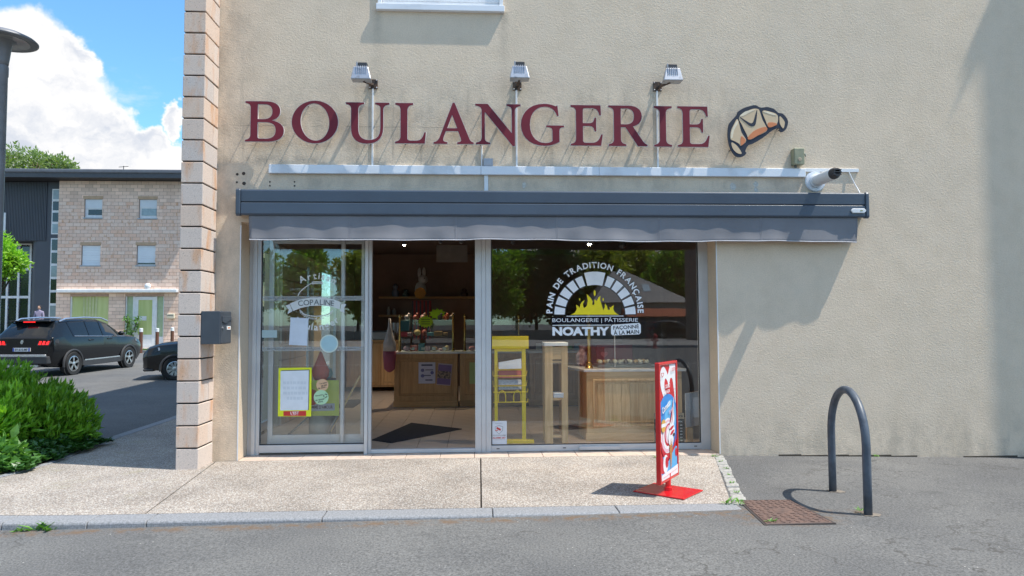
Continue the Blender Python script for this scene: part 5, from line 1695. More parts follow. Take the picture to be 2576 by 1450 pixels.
for aa, ab in ((0.8, 12.0), (15.2, 27.0), (30.2, 42.4), (45.6, 57.4), (60.6, 71.6)):
    vinyl(blockpoly(aa - 1.1, ab + 1.1, 460, 644), 'stone_outline', vin_dark, logo, DY + 0.0008)
    vinyl(blockpoly(180 - ab - 1.1, 180 - aa + 1.1, 460, 644), 'stone_outline', vin_dark, logo, DY + 0.0008)
    vinyl(blockpoly(aa, ab, 472, 632), 'oven_stone', vin_white, logo)
    vinyl(blockpoly(180 - ab, 180 - aa, 472, 632), 'oven_stone', vin_white, logo)
vinyl(blockpoly(75.6, 104.4, 462, 668), 'key_stone', vin_white, logo)
flame = [(490, 998), (545, 970), (580, 915), (570, 842), (605, 865), (625, 895), (640, 830), (665, 795), (705, 768), (675, 830), (685, 885), (715, 888), (742, 850), (752, 780), (735, 675), (800, 740), (828, 790), (822, 840), (840, 848), (857, 830), (855, 760), (880, 770), (893, 785), (915, 735), (950, 702), (945, 770), (965, 830), (995, 930), (1018, 880), (1022, 820), (1055, 870), (1065, 920), (1090, 925), (1100, 905), (1090, 872), (1110, 890), (1130, 870), (1160, 845), (1150, 900), (1165, 945), (1200, 980), (1240, 998)]
vinyl([(P(*p).x, P(*p).z) for p in flame], 'flame', vin_yel, logo)
for x, y, rx_, ry_ in ((860, 660, 16, 46), (627, 760, 8, 18), (993, 760, 10, 23)):
    vinyl(oval(P(x, y).x, P(x, y).z, rx_ * ks_, ry_ * ks_, n=14), 'spark', vin_yel, logo)
for x0, x1, y in ((420, 1312, 1020), (200, 1115, 1163)):
    a, c = P(x0, y + 7), P(x1, y - 7)
    B().box(a.x, c.x, DY - 0.0006, DY, a.z, c.z).out('rule_line', vin_white, logo)
a, c = P(200, 1132), P(1535, 1036)
B().box(P(190, 1145).x, P(1545, 1145).x, DY + 0.0004, DY + 0.0008, P(190, 1150).z, P(190, 1035).z).out('lettering_ground', film_mat('dark_ground', (0.02, 0.02, 0.03), 0.55), logo)
text_fit('BOULANGERIE | PÂTISSERIE', a.x, c.x, a.z, c.z, DY, 'lettering', vin_white, logo, 0.0)
a, c = P(200, 1328), P(1090, 1185)
text_fit('NOATHY', a.x, c.x, a.z, c.z, DY, 'lettering', vin_white, logo, 0.052)
a, c = P(1115, 1322), P(1580, 1142)
rr = 0.02
rrx = [(a.x + rr, a.z), (c.x - rr, a.z + .012), (c.x, a.z + rr + .012), (c.x, c.z - rr + .010), (c.x - rr, c.z + .012), (a.x + rr, c.z - .010), (a.x, c.z - rr - .010), (a.x, a.z + rr)]
tagp = vinyl(rrx, 'tag_panel', vin_white, logo)
a, c = P(1150, 1235), P(1550, 1150)
text_fit('FAÇONNÉ', a.x, c.x, a.z, c.z, DY - 0.0012, 'lettering', vin_dark, logo, 0.02, rot=-0.05)
a, c = P(1155, 1305), P(1553, 1225)
text_fit('À LA MAIN', a.x, c.x, a.z, c.z, DY - 0.0012, 'lettering', vin_dark, logo, 0.02, rot=-0.05)

# frosted bands and the older etched badge on the left pane
for v, w in ((751, 'upper'), (878, 'lower')):
    a, c = S(659, v + 6, DY), S(914, v - 6, DY)
    bd = B().box(-2.545, -1.33, DY - 0.0005, DY, a.z, c.z).out('frosted_band', frost, None, f'{w} frosted lettering band across the left pane', 'film')
    text_fit('BOULANGERIE | PÂTISSERIE NOATHY', S(673, v, DY).x, S(898, v, DY).x, a.z + 0.012, c.z - 0.012, DY - 0.0012, 'lettering', frost_txt, bd, 0.0)
zz_ = zoomer(1000, 1050, 3.626)
Q = lambda x, y: S(*zz_(x, y), DY)
kq = (Q(1700, 600).x - Q(700, 600).x) / 1000.0
bc_ = Q(945, 540)
bad = empty('etched_badge', (bc_.x, DY, bc_.z), 'etched artisan baker badge with ribbon on the left pane', 'badge')
arc_text('Artisan', (bc_.x, Q(945, 640).z), 470 * kq, 124, 53, 100 * kq, DY - 0.001, 'lettering', frost2, bad, 0.02)
arc_text('Boulanger', (bc_.x, Q(945, 480).z), 440 * kq, 228, 314, 100 * kq, DY - 0.001, 'lettering', frost2, bad, 0.02, below=True)
arc_text('Empreinte du Goût', (bc_.x, Q(945, 500).z), 300 * kq, 222, 322, 42 * kq, DY - 0.001, 'lettering', frost2, bad, 0.01, below=True)
rib = [(560, 580), (700, 525), (860, 495), (1040, 490), (1180, 515), (1300, 560), (1280, 665), (1180, 630), (1040, 610), (860, 615), (720, 645), (610, 690)]
vinyl([(Q(*p).x, Q(*p).z) for p in rib], 'ribbon', frost2, bad, DY - 0.001)
for tail in ([(500, 610), (560, 590), (600, 690), (525, 735), (545, 670)], [(1310, 585), (1375, 590), (1345, 650), (1350, 720), (1285, 690)]):
    vinyl([(Q(*p).x, Q(*p).z) for p in tail], 'ribbon_tail', frost2, bad, DY - 0.001)
arc_text('COPALINE', (bc_.x, Q(945, 2300).z), 1745 * kq, 98.6, 81.6, 82 * kq, DY - 0.0025, 'lettering', film_mat('ribbon_lettering', (0.10, 0.12, 0.13), 0.7), bad, 0.01)
st = []
for k in range(14):
    t = k / 13
    st.append((680 + 190 * t ** 1.2, 470 - 180 * t ** 0.75))
B().tube([Q(*p) + Vector((0, -0.001, 0)) for p in st], 0.006, 5).out('wheat_stalk', frost2, bad)
for k in range(10):
    x, y = 870 + k * 16, 284 - 6 * math.sin(k / 9 * 3.1)
    for s_ in (-1, 1):
        vinyl([(Q(x, y).x, Q(x, y).z), (Q(x + 18, y + s_ * 22).x, Q(x + 18, y + s_ * 22).z), (Q(x + 34, y + s_ * 8).x, Q(x + 34, y + s_ * 8).z)], 'wheat_grain', frost2, bad, DY - 0.001)
for k in range(14):
    a = 0.25 + k * 0.19
    p = Q(945 - 260 * math.cos(a), 700 + 70 * math.sin(a))
B().tube([Q(945 - 240 * math.cos(0.1 + 2.9 * k / 20), 660 + 105 * math.sin(0.1 + 2.9 * k / 20)) + Vector((0, -0.001, 0)) for k in range(21)], 0.006, 5).out('badge_curve', frost2, bad)
# opening hours lettering on the inside of the sliding leaf, read from behind
hrs = empty('hours_lettering', (-1.9, 0.4695, 1.7), 'white opening hours lettering read in reverse through the left pane', 'lettering')
for s_, x0, x1, y0, y1 in (('HORAIRES D OUVERTURE', 560, 1060, 392, 358), ('Du Mardi au Samedi', 610, 980, 450, 422), ('de 7h à 19h', 640, 900, 664, 640), ('Fermé le lundi', 640, 930, 712, 682)):
    a, c = S(*zz_(x0, y0), 0.4695), S(*zz_(x1, y1), 0.4695)
    text_fit(s_, a.x, c.x, a.z, c.z, 0.4690, 'lettering', film_mat('hours_film', (0.6, 0.62, 0.62), 0.6) if 'hours_film' not in MATS else MATS['hours_film'], hrs, 0.01, flip=True)

# papers and stickers on the left pane
def sheet(corners, Y, m, name, label, cat, parent=None, depth=0.0012):
    pts = [(S(u, v, Y).x, S(u, v, Y).z) for u, v in corners]
    return B().prism(pts, Y - depth, Y).out(name, m, parent, label, cat)


SY = FY + 0.0068
sheet([(731, 799), (776, 801), (773, 870), (727, 868)], SY, flat('sheet_blue_white', (0.62, 0.70, 0.80), 0.6), 'paper_sheet', 'blank white sheet of paper stuck high on the left pane', 'paper')
p = S(828, 865, SY)
st_ = B().lathe([(S(851, 865, SY).x - p.x, -0.0012), (S(851, 865, SY).x - p.x, 0)], p, 'y', 32).out('round_sticker', flat('sticker_ring', (0.60, 0.70, 0.64), 0.5), None, 'pale blue round sticker on the left pane', 'sticker')
B().lathe([(0.094, -0.0020), (0.094, -0.0013)], p, 'y', 28).out('disc_face', flat('sticker_blue', (0.38, 0.58, 0.64), 0.5), st_)
sheet([(657, 831), (697, 831), (697, 850), (657, 850)], SY, flat('sticker_grey', (0.42, 0.55, 0.56), 0.5), 'strip_sticker', 'grey rectangular sticker at the edge of the left pane', 'sticker')
lime = flat('frame_lime', (0.80, 0.86, 0.02), 0.5)
fr = sheet([(701, 926), (784, 925), (783, 1048), (699, 1048)], SY, lime, 'poster_frame', 'lime yellow poster frame holding a white notice on the left pane', 'poster')
sheet([(708, 932), (779, 930), (777, 1032), (706, 1033)], SY - 0.0014, flat('frame_shadow', (0.10, 0.10, 0.08), 0.6), 'painted_frame_shadow', None, None, fr, 0.0006)  # shadow inside the frame, put in as a dark sheet behind the notice
sheet([(706, 934), (777, 932), (775, 1032), (705, 1033)], SY - 0.0022, flat('notice_white', (0.76, 0.82, 0.88), 0.6), 'notice_sheet', None, None, fr, 0.0006)
ghost = flat('ghost_print', (0.66, 0.73, 0.80), 0.7)
for k, (u0, u1, v) in enumerate(((712, 772, 963), (712, 770, 976), (712, 774, 989), (722, 762, 1002))):
    u = u0
    while u < u1:
        w = rg.uniform(4, 10)
        sheet([(u, v - 3), (min(u + w, u1), v - 3), (min(u + w, u1), v + 4), (u, v + 4)], SY - 0.003, ghost, 'print', None, None, fr, 0.0003)
        u += w + 2
rl = sheet([(713, 1035), (770, 1034), (770, 1047), (713, 1047)], SY - 0.0022, flat('label_red', (0.62, 0.035, 0.03), 0.5), 'red_label', None, None, fr, 0.0006)
a, c = S(731, 1043, SY), S(752, 1035.5, SY)
text_fit("L'EST", a.x, c.x, a.z, c.z, SY - 0.0035, 'lettering', vin_white, fr, 0.02)
a, c = S(732, 1045.5, SY), S(751, 1044, SY)
text_fit("RÉPUBLICAIN", a.x, c.x, a.z, c.z, SY - 0.0035, 'lettering', vin_white, fr, 0.0)
# poster on an easel and things in the window bay behind the door leaf
PYB = 0.62
ps = sheet([(786, 957), (853, 957), (853, 1046), (786, 1046)], PYB, flat('poster_lime', (0.72, 0.76, 0.12), 0.6), 'easel_poster', 'lime poster with apples on an easel behind the left pane', 'poster', depth=0.012)
sheet([(783, 1017), (842, 1015), (842, 1033), (783, 1035)], PYB - 0.013, flat('banner_lilac', (0.52, 0.52, 0.66), 0.6), 'title_banner', None, None, ps, 0.001)
a, c = S(783, 1029, PYB - .015), S(837, 1020, PYB - .015)
text_fit("POMME D'AMOUR", a.x - 0.04, c.x, a.z, c.z, PYB - 0.0155, 'lettering', flat('banner_ink', (0.10, 0.03, 0.06), 0.6), ps, 0.02)
p = S(786, 1000, PYB - .014)
B().ball((p.x, PYB - 0.014, p.z), 0.07, 0.004, 0.10).out('apple_print', flat('apple_red', (0.42, 0.02, 0.02), 0.4), ps, smooth=True)
for x0, x1 in ((786, 770), (853, 868)):
    a, c = S(x0, 1040, PYB + 0.03), G(x1, 1078, 0.0)
    B().bar((a.x, PYB + 0.02, a.z), (c.x, PYB + 0.1, 0.002), 0.02).out('easel_leg', mat('easel_grey', (0.2, 0.2, 0.2), rough=0.5), ps)
s8 = empty('recycling_sticker', S(808, 990, SY), 'orange and green figure eight bread sticker on the left pane', 'sticker')
p1_, p2_ = S(811, 969, SY), S(808, 1000, SY)
B().lathe([(0.072, -0.001), (0.072, 0)], p1_, 'y', 24).out('upper_disc', flat('disc_peach', (0.72, 0.46, 0.28), 0.5), s8)
B().lathe([(0.088, -0.0022), (0.088, -0.0011)], p2_, 'y', 24).out('lower_disc', flat('disc_mint', (0.45, 0.70, 0.45), 0.5), s8)
for s_, pc, dx, dz, w in (('Le pain', p1_, 0.012, 0.02, .085), ('un art', p1_, 0.02, -0.006, .07), ('de vivre...', p1_, 0.0, -0.032, .10), ('Recycler', p2_, -0.022, 0.022, .09), ('un savoir-', p2_, -0.01, -0.026, .12), ('vivre', p2_, -0.01, -0.052, .06)):
    text_fit(s_, pc.x + dx - w / 2, pc.x + dx + w / 2, pc.z + dz - 0.010, pc.z + dz + 0.012, SY - 0.0030, 'lettering', vin_dark, s8, 0.02, rot=-0.18)
q = B()
for k in range(3):
    a0 = k * 2.094 + 0.4
    q.tube([(p2_.x + 0.05 + 0.020 * math.cos(a0 + t), SY - 0.003, p2_.z + 0.018 + 0.020 * math.sin(a0 + t)) for t in (0, .4, .8, 1.2, 1.5)], 0.004, 4)
q.out('recycling_arrows', vin_dark, s8, kind='stuff')
# red hooded ornament above the poster
p = S(805, 955, 0.72)
B().lathe([(0.06, 0), (0.10, 0.06), (0.11, 0.13), (0.06, 0.24), (0.015, 0.36)], (p.x, 0.75, p.z - 0.02), 'z', 14).out('red_cloth', mat('cloth_red', (0.80, 0.08, 0.04), (0.62, 0.05, 0.03), rough=0.8), None, 'pointed red cloth ornament above the lime poster', 'ornament', smooth='all')
B().lathe([(0.14, 0.0), (0.14, p.z - 0.03), (0.10, p.z - 0.021)], (p.x, 0.75, 0.0), 'z', 14).out('plinth_stand', mat('plinth_grey', (0.30, 0.29, 0.28), rough=0.6), None, 'grey round pedestal behind the lime poster', 'pedestal', smooth=True)
p = S(820, 940, 0.9)
B().lathe([(0.06, 0), (0.08, 0.06), (0.06, 0.12)], (p.x, 0.95, p.z - 0.06), 'z', 12).out('teal_pot', mat('pot_teal', (0.05, 0.22, 0.22), rough=0.4), None, 'teal pot beside the red cloth ornament', 'pot', smooth=True)
B().lathe([(0.12, 0), (0.12, p.z - 0.07), (0.10, p.z - 0.061)], (p.x, 0.95, 0), 'z', 12).out('pot_stand', mat('stand_dark', (0.12, 0.10, 0.09), rough=0.6), None, 'dark round stand under the teal pot', 'stand', smooth=True)
a, c = S(907, 945, 0.60), G(872, 1076, 0.0)
B().tube([(a.x, 0.56, a.z), (c.x, 0.80, 0.002)], 0.013, 8).out('broom_stick', oak_m, None, 'wooden broom stick leaning behind the left pane', 'broom', smooth=True)
# alarm notice low in the corner of the big window
al = sheet([(1238, 1060), (1275, 1059), (1275, 1118), (1238, 1118)], SY, flat('alarm_white', (0.66, 0.68, 0.72), 0.5), 'alarm_notice', 'small white alarm notice low in the corner of the big window', 'notice')
zr = zoomer(1850, 1300, 2.071)
A_ = lambda x, y: S(*zr(x, y), SY)
shield = flat('alarm_grey', (0.30, 0.31, 0.33), 0.5)
red_ = flat('alarm_red', (0.55, 0.04, 0.03), 0.5)
me = curve_mesh([[(A_(x, y).x, A_(x, y).z) for x, y in ((286, 818), (320, 830), (318, 862), (286, 893), (254, 862), (252, 830))], [(A_(x, y).x, A_(x, y).z) for x, y in ((286, 822), (316, 833), (314, 860), (286, 888), (258, 860), (256, 833))]], 0.0006)
put(me, 'shield_mark', shield, al, Matrix.Translation((0, SY - 0.0016, 0)) @ STAND)
B().prism([(A_(x, y).x, A_(x, y).z) for x, y in ((268, 832), (302, 848), (298, 864), (264, 848))], SY - 0.0022, SY - 0.0013).out('camera_mark', red_, al)
B().prism([(A_(x, y).x, A_(x, y).z) for x, y in ((256, 858), (276, 858), (280, 864), (256, 864))], SY - 0.0022, SY - 0.0013).out('camera_mark', red_, al)
for s_, x0, x1, y0, y1, m_, bo in (('SITE SOUS ALARME', 236, 342, 908, 895, shield, .02), ('ALARME 24/7', 234, 340, 930, 914, red_, .03), ('ALERTE AUX POSTES DE POLICE', 236, 338, 941, 935, shield, 0), ('Nosteleur', 256, 316, 806, 796, shield, 0)):
    a, c = A_(x0, y0), A_(x1, y1)
    text_fit(s_, a.x, c.x, a.z, c.z, SY - 0.002, 'lettering', m_, al, bo)

# ------------------------------------------------------------------ red pavement stand
red_m = mat('red_enamel', (0.62, 0.008, 0.010), (0.56, 0.008, 0.010), scale=3, rough=0.22, coat=0.4)
e1 = Vector((0.66, 0.75, 0)).normalized()
nn = Vector((e1.y, -e1.x, 0))
SC = Vector((1.792, -1.75, 0))
rs = empty('pavement_sign', SC, 'red pavement sign stand with an ice cream cone poster', 'sign')
zp = -0.009
bc4 = [SC + e1 * a + nn * c for a, c in ((-0.21, -0.25), (0.21, -0.25), (0.21, 0.25), (-0.21, 0.25))]
B().slab([(p.x, p.y) for p in bc4], zp, zp + 0.012).out('base_plate', red_m, rs, bevel=0.004, seg=2)
q = B().lathe([(0.026, zp + 0.011), (0.026, 0.16), (0.020, 0.165)], (SC.x, SC.y, 0), 'z', 14)
q.out('pole', red_m, rs, smooth=True)
B().lathe([(0.036, zp + 0.011), (0.036, 0.035), (0.028, 0.04)], (SC.x, SC.y, 0), 'z', 14).out('collar', red_m, rs, smooth=True)
PW, PZ0, PZ1 = 0.255, 0.098, 1.190
ep = Vector((0.565, 0.825, 0)).normalized()
np_ = Vector((ep.y, -ep.x, 0))


def on_panel(a, z, d=0.0):
    return SC + ep * a + np_ * d + Vector((0, 0, z))


for a in (-PW, PW - 0.026):
    B().obox(on_panel(a + 0.013, (PZ0 + PZ1) / 2), ep * 0.013, np_ * 0.022, (0, 0, (PZ1 - PZ0) / 2)).out('frame_side', red_m, rs, bevel=0.004)
for z in (PZ0 + 0.013, PZ1 - 0.013):
    B().obox(on_panel(0, z), ep * (PW - 0.0265), np_ * 0.021, (0, 0, 0.013)).out('frame_rail', red_m, rs, bevel=0.004)
pan = B().obox(on_panel(0, (PZ0 + PZ1) / 2), ep * (PW - 0.027), np_ * 0.008, (0, 0, (PZ1 - PZ0) / 2 - 0.027)).out('poster', flat('poster_red', (0.60, 0.012, 0.022), 0.35), rs)
# the printed advert: drawn in a 46 x 100 field
PM = Matrix(((ep.x, np_.x, 0, 0), (ep.y, np_.y, 0, 0), (0, 0, 1, 0), (0, 0, 0, 1)))
AW, AH = (PW - 0.029) * 2, (PZ1 - PZ0) - 0.058
lay = [0]
a_white = flat('ad_white', (0.80, 0.79, 0.80), 0.4)
a_blue = flat('ad_blue', (0.035, 0.24, 0.62), 0.4)
a_sky = flat('ad_sky', (0.12, 0.42, 0.72), 0.4)
a_red = flat('ad_red', (0.55, 0.012, 0.03), 0.4)
a_pink = flat('ad_pink', (0.78, 0.46, 0.54), 0.4)
a_gold = flat('ad_gold', (0.68, 0.38, 0.08), 0.4)
a_cone = mat('ad_cone', (0.58, 0.26, 0.07), (0.36, 0.13, 0.03), scale=45, rough=0.4)


def ad(loops, m, name='print', sm=True):
    lay[0] += 1
    L = []
    for lp in loops:
        lp = smooth_loop(lp, 4) if sm else lp
        L.append([((min(max(x, 0), 46) / 46 - 0.5) * AW, (min(max(y, 0), 100) / 100) * AH + PZ0 + 0.029) for x, y in lp])
    me = curve_mesh(L, 0.0)
    W = Matrix.Translation(SC + np_ * (0.0085 + 0.0005 * lay[0])) @ PM.to_3x3().to_4x4() @ STAND
    return put(me, name, m, pan, W)


# heart ribbon at the top, open to the right
ad([[(3, 86), (4, 95), (12, 99), (21, 94), (24, 91), (29, 97), (38, 100), (46, 100), (46, 62), (44, 66), (41, 76), (37, 86), (31, 87), (26, 80), (23, 85), (17, 88), (14, 83), (17, 76), (26, 69), (24, 66), (14, 70), (6, 78)]], a_white, 'heart_ribbon')
ad([[(28, 100), (46, 100), (46, 70), (43, 74), (39, 82), (36, 90)]], a_white, 'white_corner')
ad([oval(22, 47, 30, 27, n=40)], a_blue, 'blue_disc', False)
ad([oval(30, 52, 17, 16, n=30)], a_sky, 'sky_glow', False)
for r, m_ in ((19, a_white), (16.5, a_pink), (14, a_white), (11.5, a_red), (9.5, a_pink), (7, a_white)):
    ad([oval(20 + (19 - r) * .35, 36 + (19 - r) * .2, r, r * 0.86, 0.2, 32)], m_, 'swirl_ring', False)
ad([[(2, 34), (4, 24), (14, 17), (28, 17), (40, 25), (44, 36), (38, 27), (28, 22), (16, 22), (7, 27)]], a_red, 'red_ribbon')
ad([[(0, 14), (8, 20), (20, 14), (30, 19), (46, 24), (46, 0), (0, 0)]], a_sky, 'sky_foot')
ad([[(0, 24), (8, 16), (10, 6), (0, 8)]], a_red, 'red_foot')
ad([oval(13, 13, 7, 8, n=20)], a_white, 'cream_drop', False)
ad([oval(16, 14, 4.2, 5, 0.2, 16)], a_red, 'strawberry', False)
ad([oval(43, 19, 3, 4, 0.2, 16)], a_red, 'strawberry', False)
# the cone and its swirl of cream
ad([[(24, 34), (34, 35), (33, 28), (29, 12), (27, 5), (26, 12)]], a_cone, 'wafer_cone')
ad([[(21, 36), (22, 30), (26, 28), (28, 34), (31, 27), (34, 33), (38, 36), (40, 41), (37, 45), (39, 50), (37, 60), (38, 70), (36, 66), (31, 56), (28, 49), (23, 44), (25, 41)]], a_white, 'cream_swirl')
for pts in ([(26, 47), (31, 52), (35, 62), (36, 67), (33, 60), (29, 53)], [(30, 46), (34, 51), (37, 62), (34, 54)], [(24, 42), (30, 44), (37, 44), (30, 41)], [(26, 37), (31, 40), (38, 40), (32, 37)]):
    ad([pts], a_red, 'cream_stripe')
ad([oval(36, 36, 3, 1.6, n=12)], flat('ad_dark', (0.05, 0.02, 0.03), 0.4), 'filling', False)
ad([oval(7, 47, 6.5, 6, n=8)], a_gold, 'gold_badge', False)
ad([[(1, 46), (13, 46), (13, 49), (1, 49)]], a_white, 'badge_line', False)
ad([[(0, 0), (46, 0), (46, 8), (0, 5)]], a_white, 'foot_band', False)


def ad_text(s, x0, x1, y0, y1, m, rot=0.0, bold=0.02):
    lay[0] += 1
    me = text_mesh(s, 1.0, 0.0, bold)
    a, b, c, d = mesh_bounds(me)
    X = lambda x: (x / 46 - 0.5) * AW
    Z = lambda y: y / 100 * AH + PZ0 + 0.029
    W = (Matrix.Translation(SC + np_ * (0.0085 + 0.0005 * lay[0])) @ PM.to_3x3().to_4x4() @ STAND @ Matrix.Translation(((X(x0) + X(x1)) / 2, (Z(y0) + Z(y1)) / 2, 0)) @ Matrix.Rotation(rot, 4, 'Z')
         @ Matrix.Diagonal(((X(x1) - X(x0)) / (b - a), (Z(y1) - Z(y0)) / (d - c), 1, 1)) @ Matrix.Translation((-(a + b) / 2, -(c + d) / 2, 0)))
    put(me, 'lettering', m, pan, W)


ad_text('Cornetto', 3, 27, 60.5, 66.5, a_white, 0.30, 0.03)
ad_text('Soft', 22, 34, 57, 60.5, a_pink, 0.30, 0.01)
ad_text('DOUBLE', 13, 26, 79.5, 83, a_white, 0.05)
ad_text('PLAISIR', 13, 25, 75, 78, a_white, 0.05)
ad_text('scannez', 32, 44, 94, 97, a_red, 0.05, 0.0)
ad_text('PRÊT À SAVOURER', 31, 43, 76.5, 78.3, a_red, 0.05, 0.0)
ad_text('Pour votre santé, évitez de manger trop gras, trop sucré', 4, 42, 2.6, 3.9, a_red, 0.06, 0.0)
ad([[(1 + 4.2 * (16 * math.sin(t) ** 3) / 16 + 3.5, 92 + 2.4 * (13 * math.cos(t) - 5 * math.cos(2 * t) - 2 * math.cos(3 * t) - math.cos(4 * t)) / 16) for t in [2 * math.pi * i / 26 for i in range(26)]],
    [(1 + 2.9 * (16 * math.sin(t) ** 3) / 16 + 3.5, 92 + 1.6 * (13 * math.cos(t) - 5 * math.cos(2 * t) - 2 * math.cos(3 * t) - math.cos(4 * t)) / 16) for t in [2 * math.pi * i / 26 for i in range(26)]]], a_red, 'heart_mark', False)

# ------------------------------------------------------------------ hoop, manhole
hoop_m = mat('slate_blue_paint', (0.088, 0.108, 0.138), (0.062, 0.076, 0.098), scale=11, rough=0.45, bump=0.0008, bscale=60, detail=8)
ha, hb = Vector((3.344, -1.775, -0.05)), Vector((3.215, -2.590, -0.05))
hd = (hb - ha)
hl = hd.length
path = [ha, ha + Vector((0, 0, 0.35))]
for k in range(21):
    t = math.pi * k / 20
    path.append(ha + hd * (0.5 - 0.5 * math.cos(t)) + Vector((0, 0, 0.58 + 0.425 * math.sin(t))))
path += [hb + Vector((0, 0, 0.35)), hb]
hp_e = empty('bike_hoop', ((ha + hb) / 2).xyz, 'slate blue steel bicycle hoop standing on the asphalt near the wall', 'bicycle stand')
B().tube(path, 0.034, 18).out('tube', hoop_m, hp_e, smooth='all')
foot_m = mat('foot_mortar', (0.24, 0.20, 0.16), (0.17, 0.15, 0.13), scale=30, rough=0.95, bump=0.004, bscale=50)
rq = random.Random(4)
for f_ in (ha, hb):
    zg = road_z(f_.x, f_.y)
    pts = [(f_.x + 0.025 + rq.uniform(.055, .105) * math.cos(t), f_.y + rq.uniform(.05, .08) * math.sin(t)) for t in [2 * math.pi * k / 13 for k in range(13)]]
    B().slab(pts, zg - 0.02, zg + 0.005).out('mortar_foot', foot_m, hp_e)
mc = empty('manhole_cover', (2.53, -2.48, 0), 'rusty rectangular manhole cover with a raised tread pattern', 'manhole cover')
mz = road_z(2.5, -2.5) + 0.004
iron = mat('rusty_iron', (0.155, 0.095, 0.075), (0.105, 0.068, 0.058), scale=14, rough=0.75, bump=0.001, bscale=90)
mcs = [(2.335, -2.125), (2.765, -2.14), (2.785, -2.835), (2.255, -2.845)]
B().slab(mcs, mz - 0.08, mz + 0.008).out('plate', iron, mc, bevel=0.004)
out = [(x + (0.022 if x > 2.5 else -0.022), y + (0.02 if y > -2.5 else -0.02)) for x, y in mcs]
q = B()
for (a, c), (d, e) in zip(zip(mcs, mcs[1:] + mcs[:1]), zip(out, out[1:] + out[:1])):
    k_ = 0.997
    q.add([(*a, mz - .08), (*c, mz - .08), (*e, mz - .08), (*d, mz - .08), (*a, mz + .003), (*c, mz + .003), (*e, mz + .003), (*d, mz + .003)], [(0, 3, 2, 1), (4, 5, 6, 7), (0, 1, 5, 4), (2, 3, 7, 6)])
q.out('rim', mat('rim_dark', (0.05, 0.04, 0.038), rough=0.8), mc)
q = B()
for i in range(9):
    for j in range(15):
        s_, t_ = (i + 0.5) / 9, (j + 0.5) / 15
        a = Vector(mcs[0]).lerp(Vector(mcs[1]), s_)
        c = Vector(mcs[3]).lerp(Vector(mcs[2]), s_)
        p = a.lerp(c, t_)
        if abs(s_ - .5) < .12 and abs(t_ - .5) < .09:
            continue
        ang = 0.7 if (i + j) % 2 else -0.7
        d = Vector((math.cos(ang), math.sin(ang), 0)) * 0.017
        q.obox((p.x, p.y, mz + 0.0095), d, Vector((-d.y, d.x, 0)).normalized() * 0.004, (0, 0, 0.0025))
q.out('tread', iron, mc, kind='stuff')
B().box(2.47, 2.57, -2.53, -2.45, mz + 0.0082, mz + 0.0105).out('lift_plate', iron, mc, bevel=0.002)

# ------------------------------------------------------------------ far side of the side street: brick house with a dark clad wing
BY = 27.7
fb = empty('brick_house', (S(300, 860, BY).x, BY, 0.4), 'three storey pink brick house with a dark metal clad wing beyond the side street', 'building')
FX0, FX1 = S(144, 650, BY).x, -13.6
FZ0, FZ1 = 0.3, S(300, 456, BY).z
bxm = lambda u, v=650: S(u, v, BY).x
bzm = lambda v, u=300: S(u, v, BY).z
wins = [(bxm(209), bxm(254), bzm(548), bzm(502)), (bxm(347), bxm(392), bzm(549), bzm(502)), (bxm(205), bxm(252), bzm(668), bzm(618)), (bxm(344), bxm(391), bzm(668), bzm(618)),
        (bxm(180), bxm(276), 0.72, bzm(746)), (bxm(318), bxm(415), 0.42, bzm(746))]
wall = holed_wall(FX0, FX1, FZ0, FZ1, [(a, b_, c, d) for a, b_, c, d in wins], BY, BY + 0.25).out('wall', pale_mortar_m, fb, fixn=False)
farb_join = mat('far_pink_brick_mass', (0.85, 0.635, 0.51), (0.80, 0.58, 0.46), scale=1.5, rough=0.9, island=0.14)
cw, chh = 0.363, 0.1765
nrow = int((FZ1 - FZ0) / chh)
bricks = []
for r in range(nrow):
    z0 = FZ1 - (r + 1) * chh
    off = (r % 2) * cw / 2
    x = FX0 - off
    while x < FX1:
        a, c = max(x, FX0), min(x + cw, FX1)
        x += cw
        segs = [(a, c)]
        for w in wins:
            if z0 + chh > w[2] + 0.02 and z0 < w[3] - 0.02:
                ns = []
                for s0, s1 in segs:
                    if s1 <= w[0] or s0 >= w[1]:
                        ns.append((s0, s1))
                    else:
                        if s0 < w[0] - 0.03:
                            ns.append((s0, w[0]))
                        if s1 > w[1] + 0.03:
                            ns.append((w[1], s1))
                segs = ns
        for s0, s1 in segs:
            if s1 - s0 > 0.03:
                bricks.append((s0 + 0.008, s1 - 0.008, z0 + 0.008, z0 + chh - 0.008, z0))
visx = bxm(452)
full = [b_ for b_ in bricks if b_[0] < visx and 2.4 < b_[4] and b_[1] - b_[0] > 0.3]
full.sort(key=lambda b_: (abs(b_[4] - 5.6), b_[0]))
single = set(full[:296])
proto = None
for b_ in single:
    if proto is None:
        proto = B().box(b_[0], b_[1], BY - 0.014, BY - 0.0005, b_[2], b_[3]).out('brick', farbrick_m, wall, origin=((b_[0] + b_[1]) / 2, BY, b_[2]))
    else:
        o = proto.copy()
        COL.objects.link(o)
        o.location = Vector(((b_[0] + b_[1]) / 2, BY, b_[2])) - wloc(wall)
q = B()
for b_ in bricks:
    if b_ not in single:
        q.box(b_[0], b_[1], BY - 0.014, BY - 0.0005, b_[2], b_[3])
q.out('brick_mass', farb_join, wall, kind='stuff')
